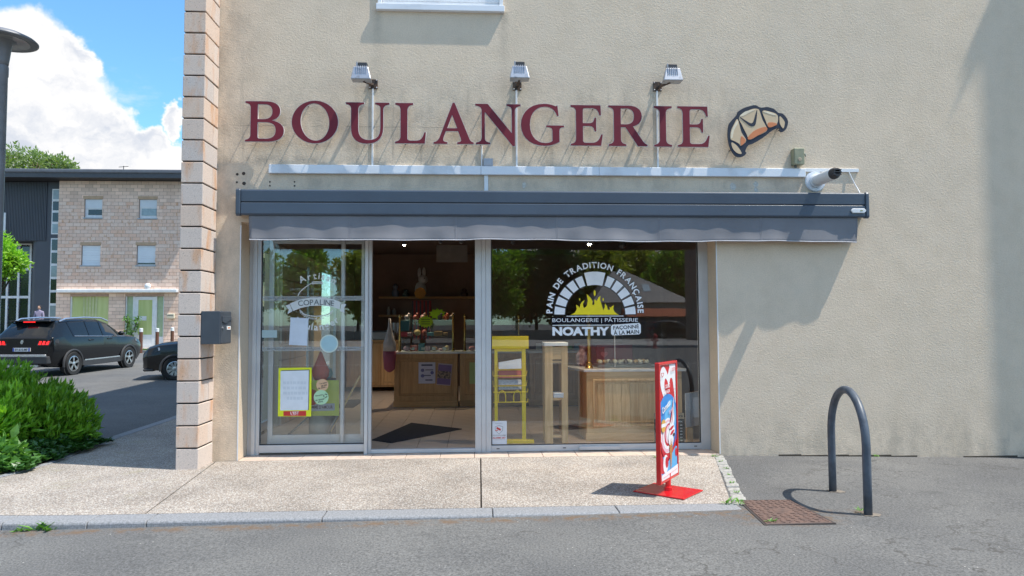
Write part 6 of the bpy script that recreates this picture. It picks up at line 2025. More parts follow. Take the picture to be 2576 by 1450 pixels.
# roof with deep dark eaves
soff_m = mat('dark_eaves', (0.022, 0.022, 0.025), rough=0.6)
RXL = S(-60, 430, 27.03).x
rf = B().box(RXL, FX1 + 0.5, 27.05, 40, FZ1 + 0.02, S(200, 448, 27.05).z + 0.01).out('roof', soff_m, fb)
prof = [S(200, v, 27.0).z for v in (426, 436, 447)]
B().box(RXL, FX1 + 0.5, 26.97, 27.048, prof[2], prof[1]).out('fascia', mat('fascia_grey', (0.07, 0.073, 0.085), rough=0.5), rf)
B().box(RXL, FX1 + 0.5, 26.91, 27.07, prof[1] + 0.003, prof[0]).out('gutter', mat('gutter_grey', (0.13, 0.135, 0.155), rough=0.4), rf, bevel=0.05, seg=2)
p = S(311, 418, 30)
B().tube([(p.x, 30, prof[0]), (p.x, 30, p.z)], 0.02, 6).tube([(p.x - 0.25, 30, p.z - 0.06), (p.x + 0.25, 30, p.z - 0.02)], 0.015, 6).out('aerial', soff_m, rf)
# windows with roller shutters
shut_m = mat('shutter_blue_white', (0.78, 0.82, 0.86), (0.72, 0.76, 0.81), scale=2, rough=0.5)
dkglass = mat('dark_pane', (0.02, 0.025, 0.03), rough=0.08, spec=0.8)
litglass = mat('grey_pane', (0.30, 0.36, 0.38), rough=0.1, spec=0.8)
for i, (a, c, d, e) in enumerate(wins[:4]):
    w = B().box(a, c, BY + 0.08, BY + 0.16, d, e).out('window', white_m, fb)
    cut = [bzm(525), bzm(522), d + 0.0, d + 0.14][i]
    nsl = 8
    for k in range(nsl):
        zz = cut + (e - cut) * k / nsl
        B().box(a + 0.02, c - 0.02, BY + 0.045, BY + 0.078, zz + 0.004, zz + (e - cut) / nsl - 0.004).out('shutter_slat', shut_m, w)
    if i < 2:
        B().box(a + (0.16 if i == 0 else 0.10), c - 0.04, BY + 0.06, BY + 0.0795, d + 0.14, cut - 0.05).out('pane', dkglass if i == 0 else litglass, w)
    elif i == 3:
        B().box(a + 0.04, c - 0.04, BY + 0.06, BY + 0.0795, d + 0.06, cut - 0.02).out('pane', dkglass, w)
    B().box(a - 0.05, c + 0.05, BY - 0.05, BY + 0.04, d - 0.06, d - 0.005).out('sill', mat('zinc_sill', (0.42, 0.46, 0.50), rough=0.4), w)
    B().box(a - 0.06, c + 0.04, BY - 0.025, BY - 0.0145, e + 0.01, e + 0.16).out('lintel', mat('lintel_tan', (0.55, 0.38, 0.25), rough=0.9), w)
# shop window with green blinds, glazed door
green_m = mat('green_blind', (0.56, 0.62, 0.28), (0.47, 0.54, 0.21), scale=0.8, rough=0.7, stretch=(5, 1, 0.4))
a, c, d, e = wins[4]
w = B().box(a, c, BY + 0.10, BY + 0.14, d, e).out('shop_window', green_m, fb)
for k in range(5):
    xx = a + (c - a) * (0.32 + 0.07 * k)
    B().add([(xx, BY + 0.07, d), (xx + 0.10, BY + 0.085, d), (xx + 0.04 + k * .03, BY + 0.085, e), (xx + k * .02, BY + 0.07, e)], [(0, 1, 2, 3)]).out('curtain_fold', mat('curtain_pale', (0.58, 0.62, 0.34), rough=0.8), w)
B().box(a, a + 0.05, BY + 0.02, BY + 0.0995, d, e).out('frame_post', white_m, w)
a, c, d, e = wins[5]
w = B().box(a, c, BY + 0.12, BY + 0.16, d, e).out('entrance', mat('entrance_green', (0.42, 0.52, 0.32), (0.36, 0.46, 0.28), rough=0.4), fb)
dx0, dx1 = bxm(341), bxm(393)
dr = moulded(B(), dx0, dx1, BY + 0.1195, d, e - 0.02, 0.16, 0.07).out('door', white_m, w)
B().box(dx0 + 0.16, dx1 - 0.16, BY + 0.06, BY + 0.10, d + 0.16, d + 0.65).out('door_panel', white_m, dr)
B().box(dx0 + 0.16, dx1 - 0.16, BY + 0.08, BY + 0.10, d + 0.65, e - 0.18).out('door_pane', green_m, dr)
B().box(dx0 + 0.03, dx0 + 0.07, BY + 0.02, BY + 0.049, d + 0.9, d + 1.3).out('handle', lamp_alu, dr)
B().box(dx0 + 0.22, dx0 + 0.56, BY + 0.07, BY + 0.0795, bzm(807), bzm(796)).out('door_notice', paper_m, dr)
for x0, x1 in ((a, a + 0.05), (dx0 - 0.09, dx0 - 0.005), (dx1 + 0.005, dx1 + 0.06), (c - 0.05, c)):
    B().box(x0, x1, BY + 0.04, BY + 0.1195, d, e).out('frame_post', white_m, w)
B().box(a + 0.05, dx0 - 0.09, BY + 0.06, BY + 0.1195, d, d + 0.55).out('base_panel', white_m, w)
B().box(dx1 + 0.06, c - 0.05, BY + 0.06, BY + 0.1195, d, d + 0.55).out('base_panel', white_m, w)
sw_ = empty('shop_awning', (bxm(300), BY, bzm(735)), 'closed white awning box across the brick house', 'awning')
B().box(bxm(151), bxm(452), BY - 0.28, BY - 0.0145, bzm(737), bzm(728)).out('box', white_m, sw_, bevel=0.04, seg=2)
p = S(371, 722, BY - 0.15)
B().ball((p.x, BY - 0.13, p.z + 0.03), 0.16, 0.12, 0.16).out('globe_lamp', white_m, None, 'white globe lamp on the brick house above the awning box', 'lamp', smooth=True)
p = S(432, 796, BY)
lbx = B().box(p.x - 0.19, p.x + 0.19, BY - 0.16, BY - 0.0145, p.z - 0.13, p.z + 0.13).out('letter_box', mat('cream_box', (0.66, 0.60, 0.46), rough=0.5), None, 'cream letter box on the brick house beside the white door', 'mailbox', bevel=0.03)
B().box(p.x - 0.14, p.x + 0.14, BY - 0.166, BY - 0.161, p.z + 0.04, p.z + 0.07).out('slot', lamp_blk, lbx)

# dark clad wing
clad_m = mat('anthracite_cladding', (0.075, 0.080, 0.098), (0.066, 0.071, 0.088), scale=0.6, rough=0.5)
CYW = BY + 0.35
wx0, wx1 = S(-60, 500, CYW).x, FX0
zsp = S(60, 606, CYW).z
cw_o = B().box(wx0, wx1 - 0.003, CYW, CYW + 0.3, zsp, FZ1).out('clad_wall', clad_m, fb)
nr = 46
rib0 = None
for k in range(nr):
    x = wx0 + (wx1 - 0.75 - wx0) * k / nr
    if rib0 is None:
        rib0 = B().box(x, x + 0.05, CYW - 0.05, CYW - 0.0005, zsp, FZ1 - 0.01).out('rib', clad_m, cw_o, origin=(x, CYW, zsp))
        rbase = rib0.location.copy()
    else:
        o = rib0.copy()
        COL.objects.link(o)
        o.location = rbase + Vector(((wx1 - 0.75 - wx0) * k / nr, 0, 0))
        o.scale.x = 1.0
# ground floor recess with glazing, fluted pillar
EYW = CYW + 1.4
B().box(wx0, wx1 - 0.003, EYW, EYW + 0.2, 0.3, zsp + 0.3).out('recess_wall', clad_m, fb)
B().box(wx0, wx1 - 0.003, CYW + 0.3, EYW, zsp + 0.0, zsp + 0.2).out('recess_ceiling', soff_m, fb)
B().box(wx1 - 1.2, wx1 - 0.003, CYW, CYW + 0.25, 0.3, zsp - 0.003).out('pier', clad_m, fb)
p = S(92, 700, CYW)
q = B().lathe([(0.42, 0.3), (0.42, zsp - 0.003)], (p.x, CYW + 0.45, 0), 'z', 20)
q.out('round_pillar', clad_m, fb)
ex = lambda u: S(u, 700, EYW - 0.06).x
ez = lambda v: S(50, v, EYW - 0.06).z
gl = B().box(ex(-60), ex(77), EYW - 0.05, EYW - 0.003, 0.7, ez(610)).out('entrance_glazing', dkglass, fb)
for u in (-30, 20, 48, 77):
    B().box(ex(u) - 0.05, ex(u) + 0.05, EYW - 0.12, EYW - 0.051, 0.7, ez(610)).out('mullion', white_m, gl)
for v in (614, 678, 748):
    B().box(ex(-60), ex(77), EYW - 0.115, EYW - 0.0515, ez(v + 3), ez(v - 3)).out('transom', white_m, gl)
# vertical strips of small white framed panes beside the brick
for v0, v1, nn_ in ((476, 590, 4), (600, 800, 6)):
    sx0, sx1 = S(132, 500, CYW).x, wx1 - 0.01
    z1_, z0_ = S(136, v0, CYW).z, S(136, v1, CYW).z
    fr_ = B().box(sx0, sx1, CYW - 0.03, CYW - 0.0005, z0_, z1_).out('window_strip', white_m, fb)
    for k in range(nn_):
        h = (z1_ - z0_) / nn_
        B().box(sx0 + 0.05, sx1 - 0.02, CYW - 0.034, CYW - 0.0302, z0_ + h * k + 0.06, z0_ + h * (k + 1) - 0.06).out('pane', dkglass if k % 3 else litglass, fr_)
q = B().box(S(-20, 560, CYW).x, S(17, 560, CYW).x, CYW - 0.10, CYW - 0.051, S(10, 588, CYW).z, S(10, 536, CYW).z)
pw = q.out('rounded_window', white_m, fb, bevel=0.12, seg=3)
B().box(S(-20, 560, CYW).x + .1, S(12, 560, CYW).x, CYW - 0.106, CYW - 0.101, S(10, 582, CYW).z, S(10, 560, CYW).z).out('pane', litglass, pw)
# raised terrace at the entrance
B().box(wx0, FX0 - 0.2, 23.6, EYW - 0.2, 0.0, 0.98).out('terrace', mat('terrace_concrete', (0.36, 0.34, 0.32), rough=0.9), kind='structure')
# far pavement, verge
B().box(-60, -10, 25.6, BY, 0.2, 0.44).out('pavement', mat('far_paving', (0.42, 0.38, 0.34), rough=0.9), kind='structure')
q = B()
rv = random.Random(3)
for k in range(2600):
    x, y = rv.uniform(-24, -13), rv.uniform(24.35, 25.5)
    h = rv.uniform(0.05, 0.11)
    a = rv.uniform(0, 6.28)
    dx, dy = math.cos(a) * 0.02, math.sin(a) * 0.02
    q.add([(x - dx, y - dy, 0.39), (x + dx, y + dy, 0.39), (x + rv.uniform(-.03, .03), y, 0.39 + h)], [(0, 1, 2)])
grass_m = leaf_mat('grass_green', (0.10, 0.19, 0.03), (0.16, 0.26, 0.05))
q.out('grass_verge', grass_m, label='short green grass verge in front of the brick house', cat='grass', kind='stuff', fixn=False)
B().box(-26, -12, 24.3, 25.6, 0.2, 0.392).out('verge_soil', mat('verge_green', (0.09, 0.14, 0.035), rough=0.95), kind='structure')
B().box(-26, -12, 24.05, 24.3, 0.1, 0.42).out('kerb', granite_m, kind='structure')
for u, v0, v1, lab in ((354, 826, 875, 'nearest the parked black estate car'), (395, 826, 868, 'in the middle, before the white door'), (433, 824, 862, 'nearest the stone corner pier')):
    Yb = 23.8 if u < 380 else (24.6 if u < 420 else 25.9)
    p = S(u, v1, Yb)
    zg = road_z(p.x, Yb) if Yb < 24 else 0.39
    zt = S(u, v0, Yb).z
    e = empty('bollard', (p.x, Yb, zg), f'brown bollard with a white top, {lab}', 'bollard', 'bollards before the brick house')
    B().lathe([(0.075, zg), (0.075, zt - 0.17), (0.07, zt - 0.168)], (p.x, Yb, 0), 'z', 12).out('post', mat('corten_brown', (0.14, 0.055, 0.03), rough=0.6), e, smooth=True)
    B().lathe([(0.078, zt - 0.167), (0.078, zt - 0.02), (0.05, zt)], (p.x, Yb, 0), 'z', 12).out('cap', white_m, e, smooth=True)
# pale yellow house further along the side street
yh = B().box(-15.5, -11.2, 33, 42, 0.2, 9.0).out('yellow_house', mat('yellow_render', (0.78, 0.72, 0.46), rough=0.9), None, 'pale yellow rendered house far along the side street', 'building')
B().prism([(-15.8, 9.0), (-10.9, 9.0), (-13.35, 11.5)], 32.7, 42.3).out('roof', mat('roof_brown', (0.2, 0.1, 0.07), rough=0.9), yh)
for k in range(2):
    for zz in (1.2, 4.0, 6.6):
        B().box(-14.9 + k * 2.1, -13.8 + k * 2.1, 32.97, 32.999, zz, zz + 1.4).out('window', dkglass, yh)

# ------------------------------------------------------------------ foliage
def leaf_add(q, p, d, up, L, W, fold=0.25, rnd=random):
    d = d.normalized()
    s = d.cross(up)
    if s.length < 1e-3:
        s = d.cross(Vector((1, 0.2, 0)))
    s.normalize()
    n = s.cross(d)
    mid = p + d * L * 0.45
    k = len(q.v)
    q.v += [tuple(p), tuple(mid + s * W / 2 + n * fold * W), tuple(p + d * L - n * 0.1 * L), tuple(mid - s * W / 2 + n * fold * W), tuple(mid)]
    q.f += [(k, k + 1, k + 4), (k + 1, k + 2, k + 4), (k + 2, k + 3, k + 4), (k + 3, k, k + 4)]
    q.m += [0] * 4


def rand_dir(r):
    while True:
        v = Vector((r.uniform(-1, 1), r.uniform(-1, 1), r.uniform(-1, 1)))
        if 0.05 < v.length < 1:
            return v.normalized()


def foliage(ells, n, L, W, seed, upb=0.8, shell=0.55, cluster=1, jitter=0.06, zmin=None):
    """leaves in sprays through overlapping ellipsoids [(c, rx, ry, rz)]"""
    r = random.Random(seed)
    q = B()
    tot = sum(e[1] * e[2] * e[3] for e in ells)
    for e in ells:
        c = Vector(e[0])
        for _ in range(int(n * e[1] * e[2] * e[3] / tot)):
            d = rand_dir(r)
            rr = (shell + (1 - shell) * r.random() ** 0.6) * (1 + 0.22 * math.sin(d.x * 7 + seed) * math.sin(d.y * 6 + d.z * 5))
            p = c + Vector((d.x * e[1], d.y * e[2], d.z * e[3])) * rr
            if zmin is not None and p.z < zmin:
                continue
            for _k in range(cluster):
                dd = (d * 0.7 + Vector((0, 0, upb)) + rand_dir(r) * 0.75)
                leaf_add(q, p + rand_dir(r) * jitter, dd, rand_dir(r), L * r.uniform(0.7, 1.2), W * r.uniform(0.8, 1.2))
    return q


def branches(q, base, ells, r, r0=0.05, n=3):
    base = Vector(base)
    for e in ells:
        for _ in range(n):
            c = Vector(e[0]) + Vector((r.uniform(-.5, .5) * e[1], r.uniform(-.5, .5) * e[2], r.uniform(-.3, .6) * e[3]))
            m = base.lerp(c, 0.5) + Vector((r.uniform(-.1, .1), r.uniform(-.1, .1), 0)) * (c - base).length * 0.5
            q.tube([base, m, c], [r0, r0 * 0.6, r0 * 0.2], 5)


bark_m = mat('bark', (0.12, 0.085, 0.06), (0.07, 0.05, 0.04), scale=12, rough=0.9, bump=0.01, bscale=20)
hedge_leaf = leaf_mat('hedge_leaf', (0.11, 0.26, 0.018), (0.29, 0.50, 0.05), 0.28, 0.34)
bright_leaf = leaf_mat('bright_leaf', (0.19, 0.39, 0.03), (0.34, 0.56, 0.06), 0.34, 0.36)
ivy_leaf = leaf_mat('ivy_leaf', (0.03, 0.10, 0.02), (0.07, 0.17, 0.035), 0.2, 0.4)
pale_leaf = leaf_mat('pale_leaf', (0.10, 0.24, 0.05), (0.19, 0.36, 0.10), 0.3, 0.45)


def shrub(name, ells, n, L, W, seed, m, label, cluster=6, upb=0.9, group=None, r0=0.02, zmin=0.0):
    c = Vector(ells[0][0])
    e = empty(name, (c.x, c.y, -0.02), label, 'shrub', group)
    foliage(ells, n, L, W, seed, upb, 0.45, cluster, L * 0.35, zmin).out('foliage', m, e, kind='stuff', fixn=False)
    q = B()
    branches(q, (c.x, c.y, -0.02), ells, random.Random(seed), r0, 7)
    q.out('stems', bark_m, e, kind='stuff')
    return e


shrub('shrub', [((-5.72, 1.25, 0.32), 0.70, 0.62, 0.40), ((-5.45, 1.05, 0.24), 0.55, 0.5, 0.32), ((-6.1, 1.7, 0.36), 0.7, 0.6, 0.42)], 1700, 0.12, 0.036, 11, hedge_leaf, 'dark glossy evergreen shrub at the end of the hedge by the road', 6, group='evergreen hedge shrubs')
shrub('shrub', [((-6.50, 1.35, 0.52), 0.72, 0.7, 0.52), ((-7.2, 1.9, 0.55), 0.7, 0.7, 0.55)], 1700, 0.12, 0.036, 12, hedge_leaf, 'taller evergreen shrub behind the street lamp', 6, group='evergreen hedge shrubs')
shrub('shrub', [((-5.85, 0.45, 0.36), 0.50, 0.40, 0.44), ((-6.4, 0.35, 0.42), 0.6, 0.45, 0.5)], 1400, 0.125, 0.038, 13, bright_leaf, 'bright green sunlit shrub at the front of the hedge', 6, group='evergreen hedge shrubs')
shrub('leafy_plant', [((-5.35, -0.20, 0.10), 0.42, 0.30, 0.20), ((-5.85, -0.32, 0.16), 0.5, 0.3, 0.26)], 340, 0.15, 0.085, 14, pale_leaf, 'low plant with broad pale green leaves before the hedge', 3, 0.3)
r_ = random.Random(9)
q = B()
for k in range(1900):
    t = r_.random()
    x = -4.80 - 1.0 * r_.random() ** 1.3 + 0.05 * math.sin(t * 20)
    y = -0.55 + 1.9 * t
    z = 0.01 + 0.14 * r_.random() * max(0.15, min(1, (-4.72 - x) * 2.5))
    leaf_add(q, Vector((x, y, z)), Vector((r_.uniform(-1, 1), r_.uniform(-1, 1), 0.35)), Vector((0, 0, 1)), 0.085, 0.07)
q.out('ivy_ground_cover', ivy_leaf, label='low ivy ground cover spreading at the foot of the hedge', cat='ivy', kind='stuff', fixn=False)
q = B()
for k in range(2600):
    x, y = r_.uniform(-7, -4.98), r_.uniform(-1.0, -0.35)
    a = r_.uniform(0, 6.28)
    h = r_.uniform(0.03, 0.09)
    q.add([(x - .004 * math.cos(a), y - .004 * math.sin(a), 0), (x + .004 * math.cos(a), y + .004 * math.sin(a), 0), (x + r_.uniform(-.03, .03), y + r_.uniform(-.03, .03), h)], [(0, 1, 2)])
q.out('grass_patch', leaf_mat('lawn_lime', (0.16, 0.30, 0.03), (0.24, 0.40, 0.05)), label='bright green grass at the foot of the planting bed', cat='grass', kind='stuff', fixn=False)
B().slab([(-9, -1.12), (-5.25, -0.98), (-4.93, -0.62), (-4.80, 0.0), (-4.84, 0.5), (-5.15, 0.9), (-9, 2.1)], -0.25, -0.004).out('planting_bed', mat('bed_soil', (0.06, 0.048, 0.03), (0.05, 0.07, 0.025), scale=6, rough=0.95, bump=0.02, bscale=12), kind='structure')
bed = [(-9, -1.18), (-5.22, -1.03), (-4.87, -0.65), (-4.79, 0.0), (-4.83, 0.5)]
be = empty('kerb', (-5, -0.6, 0), kind='structure')
for (x0, y0), (x1, y1) in zip(bed, bed[1:]):
    B().bar((x0, y0, -0.05), (x1, y1, -0.05), 0.075, 0.11).out('edging_stone', granite_m, be, bevel=0.005)


def weed(u, v, z, s, n, label, seed, tall=1.0):
    r = random.Random(seed)
    p = G(u, v, z)
    q = B()
    for k in range(n):
        a = r.uniform(0, 6.28)
        d = Vector((math.cos(a), math.sin(a), r.uniform(0.3, 1.4) * tall))
        leaf_add(q, p + Vector((r.uniform(-1, 1), r.uniform(-.4, .4), 0)) * s * 0.6, d, Vector((0, 0, 1)), s * r.uniform(0.5, 1.1), s * 0.28)
    return q.out('weed', pale_leaf, None, label, 'weed', 'weeds in the joints', fixn=False)


weed(110, 1338, -0.085, 0.14, 26, 'dandelion weed growing at the kerb foot on the left', 1)
weed(52, 1342, -0.088, 0.08, 14, 'small weed beside the dandelion at the kerb foot', 2)
weed(480, 1322, -0.066, 0.045, 12, 'tiny weed in the gutter below the corner pier', 3)
weed(570, 1318, -0.064, 0.04, 12, 'tiny weed in the gutter below the left pane', 4)
for i, (u, v, s) in enumerate(((1814, 1162, .03), (1827, 1180, .035), (1834, 1196, .03), (1843, 1216, .04), (1854, 1240, .035), (1866, 1262, .04), (1843, 1268, .09), (1795, 1150, .05), (1655, 1152, .06), (2205, 1150, .05), (1942, 1314, .05), (2162, 1286, .05))):
    weed(u, v, -0.01, s, 12 if s < .1 else 26, ['weed by the first sett next to the wall', 'weed by the second sett gap', 'weed by the third sett gap', 'weed in the middle of the sett row', 'weed in the lower part of the sett row', 'weed at the kerb end of the sett row', 'leafy weed tuft at the kerb corner by the red sign', 'weed at the threshold corner of the big window', 'weed at the threshold behind the red sign', 'weed at the wall foot beside the bicycle hoop', 'weed on the near edge of the manhole cover', 'weed at the front foot of the bicycle hoop'][i], 20 + i)


def tree(base, ells, n, L, W, seed, m, label, trunk_r=0.12, name='tree', group=None, cluster=4):
    e = empty(name, base, label, 'tree', group)
    r = random.Random(seed)
    top = Vector(ells[0][0])
    q = B()
    b0 = Vector(base)
    fork = b0.lerp(top, 0.55)
    q.tube([b0, b0.lerp(fork, 0.5) + Vector((r.uniform(-.1, .1), r.uniform(-.1, .1), 0)), fork, b0.lerp(top, 0.95)], [trunk_r, trunk_r * 0.8, trunk_r * 0.6, trunk_r * 0.25], 8)
    branches(q, fork, ells, r, trunk_r * 0.4, 5)
    q.out('trunk', bark_m, e, smooth='all', kind='stuff')
    foliage(ells, n, L, W, seed, 0.1, 0.35, cluster, L * 0.8).out('crown', m, e, kind='stuff', fixn=False)
    return e


def blob_crown(c, r, rz, k, seed):
    rr = random.Random(seed)
    out = [(tuple(c), r * 0.7, r * 0.7, rz * 0.7)]
    for _ in range(k):
        d = rand_dir(rr)
        out.append(((c[0] + d.x * r * 0.62, c[1] + d.y * r * 0.62, c[2] + d.z * rz * 0.62), r * rr.uniform(.3, .5), r * rr.uniform(.3, .5), rz * rr.uniform(.28, .42)))
    return out


p = S(-12, 640, 14)
tree((p.x - 0.1, 14, 0.05), blob_crown((p.x, 14, p.z), 0.85, 0.85, 8, 4), 1100, 0.13, 0.075, 21, bright_leaf, 'young bright green tree beside the street lamp', 0.06)
farleaf = leaf_mat('far_leaf', (0.16, 0.23, 0.09), (0.26, 0.33, 0.14), 0.4)
p = S(50, 432, 46)
tree((p.x, 46, 0.5), blob_crown((p.x, 46, p.z), 2.9, 2.3, 10, 5), 700, 0.36, 0.15, 22, farleaf, 'larger birch crown rising behind the dark roof', 0.3, group='trees behind the roof')
p = S(148, 436, 46)
tree((p.x, 46, 0.5), blob_crown((p.x, 46, p.z), 1.5, 1.5, 8, 6), 360, 0.34, 0.14, 23, farleaf, 'smaller rounded tree crown behind the dark roof', 0.25, group='trees behind the roof')
# climber at the door of the brick house
p = S(318, 860, BY - 0.3)
q = B()
rr = random.Random(8)
cl = empty('climbing_plant', (p.x, BY - 0.3, 0.44), 'thin leafy plant climbing beside the white door', 'plant')
for pth in (((320, 862), (318, 835), (322, 812), (318, 795)), ((322, 862), (332, 840), (342, 818), (349, 795))):
    w_ = [S(u, v, BY - 0.3) for u, v in pth]
    B().tube(w_, 0.02, 5).out('stem', bark_m, cl)
    for a, c in zip(w_, w_[1:]):
        for k in range(26):
            leaf_add(q, a.lerp(c, rr.random()) + rand_dir(rr) * 0.10, rand_dir(rr), Vector((0, 0, 1)), 0.2, 0.10)
q.out('leaves', pale_leaf, cl, kind='stuff', fixn=False)

# ------------------------------------------------------------------ street lamp
LY = 0.4
lx = S(11, 400, LY).x - 0.066
lzr = S(60, 104, LY).z
lamp_m = mat('lamp_grey_paint', (0.22, 0.225, 0.245), (0.17, 0.175, 0.19), scale=4, rough=0.45)
sl_ = empty('street_lamp', (lx, LY, -0.05), 'grey street lamp with a wide saucer shaped head beside the hedge', 'street lamp')
zn = S(10, 165, LY).z
B().lathe([(0.085, -0.08), (0.085, 0.6), (0.070, 0.62), (0.066, zn - 0.14), (0.072, zn - 0.13), (0.072, zn - 0.02), (0.066, zn)], (lx, LY, 0), 'z', 20).out('post', lamp_m, sl_, smooth=True)
head = B().lathe([(0.068, zn + 0.002), (0.075, zn + 0.06), (0.10, lzr - 0.03), (0.17, lzr + 0.01), (0.34, lzr - 0.012), (0.368, lzr - 0.005), (0.370, lzr + 0.008), (0.34, lzr + 0.035), (0.22, lzr + 0.09), (0.10, lzr + 0.13), (0.0, lzr + 0.145)], (lx, LY, 0), 'z', 40).out('saucer_head', lamp_m, sl_, smooth='all')
B().lathe([(0.20, lzr - 0.004), (0.28, lzr - 0.010), (0.28, lzr + 0.0)], (lx, LY, 0), 'z', 32).out('lens_ring', mat('lens_pale', (0.3, 0.3, 0.3), rough=0.15), head, smooth=True)

# ------------------------------------------------------------------ cars
paint_blk = mat('black_car_paint', (0.006, 0.007, 0.009), rough=0.22, spec=0.35, coat=0.25)
car_glass = mat('car_glass', (0.010, 0.012, 0.014), rough=0.05, spec=0.45)
cladg = mat('car_cladding', (0.045, 0.045, 0.048), rough=0.6)
tyre_m = mat('tyre', (0.02, 0.02, 0.021), rough=0.85)
rim_m = mat('alloy', (0.52, 0.53, 0.55), rough=0.28, metal=0.8)
chrome = mat('car_silver', (0.62, 0.64, 0.68), rough=0.22, metal=0.8)
tail_m = mat('tail_lamp', (0.65, 0.01, 0.012), rough=0.2, emit=((1.0, 0.02, 0.02), 0.7))
SUVST = [
 (0.00, .42, .70, .80, .76, .78, 1.10, .70, 1.12, .55, 1.13, 1.135),
 (0.08, .34, .80, .895, .78, .87, 1.14, .77, 1.19, .66, 1.21, 1.215),
 (0.46, .27, .87, .925, .80, .895, 1.17, .71, 1.53, .61, 1.60, 1.62),
 (0.90, .27, .88, .925, .80, .90, 1.155, .705, 1.57, .62, 1.64, 1.665),
 (1.55, .27, .88, .92, .79, .90, 1.13, .705, 1.585, .62, 1.655, 1.68),
 (2.25, .27, .88, .92, .79, .90, 1.10, .70, 1.565, .62, 1.635, 1.66),
 (2.80, .27, .88, .92, .78, .895, 1.08, .68, 1.45, .60, 1.51, 1.535),
 (3.40, .27, .88, .92, .77, .885, 1.055, .75, 1.11, .65, 1.135, 1.155),
 (3.95, .27, .87, .91, .75, .86, 1.01, .73, 1.065, .63, 1.085, 1.10),
 (4.30, .30, .82, .86, .70, .80, .90, .68, .955, .58, .97, .98),
 (4.45, .36, .66, .74, .62, .68, .76, .58, .79, .48, .80, .805)]


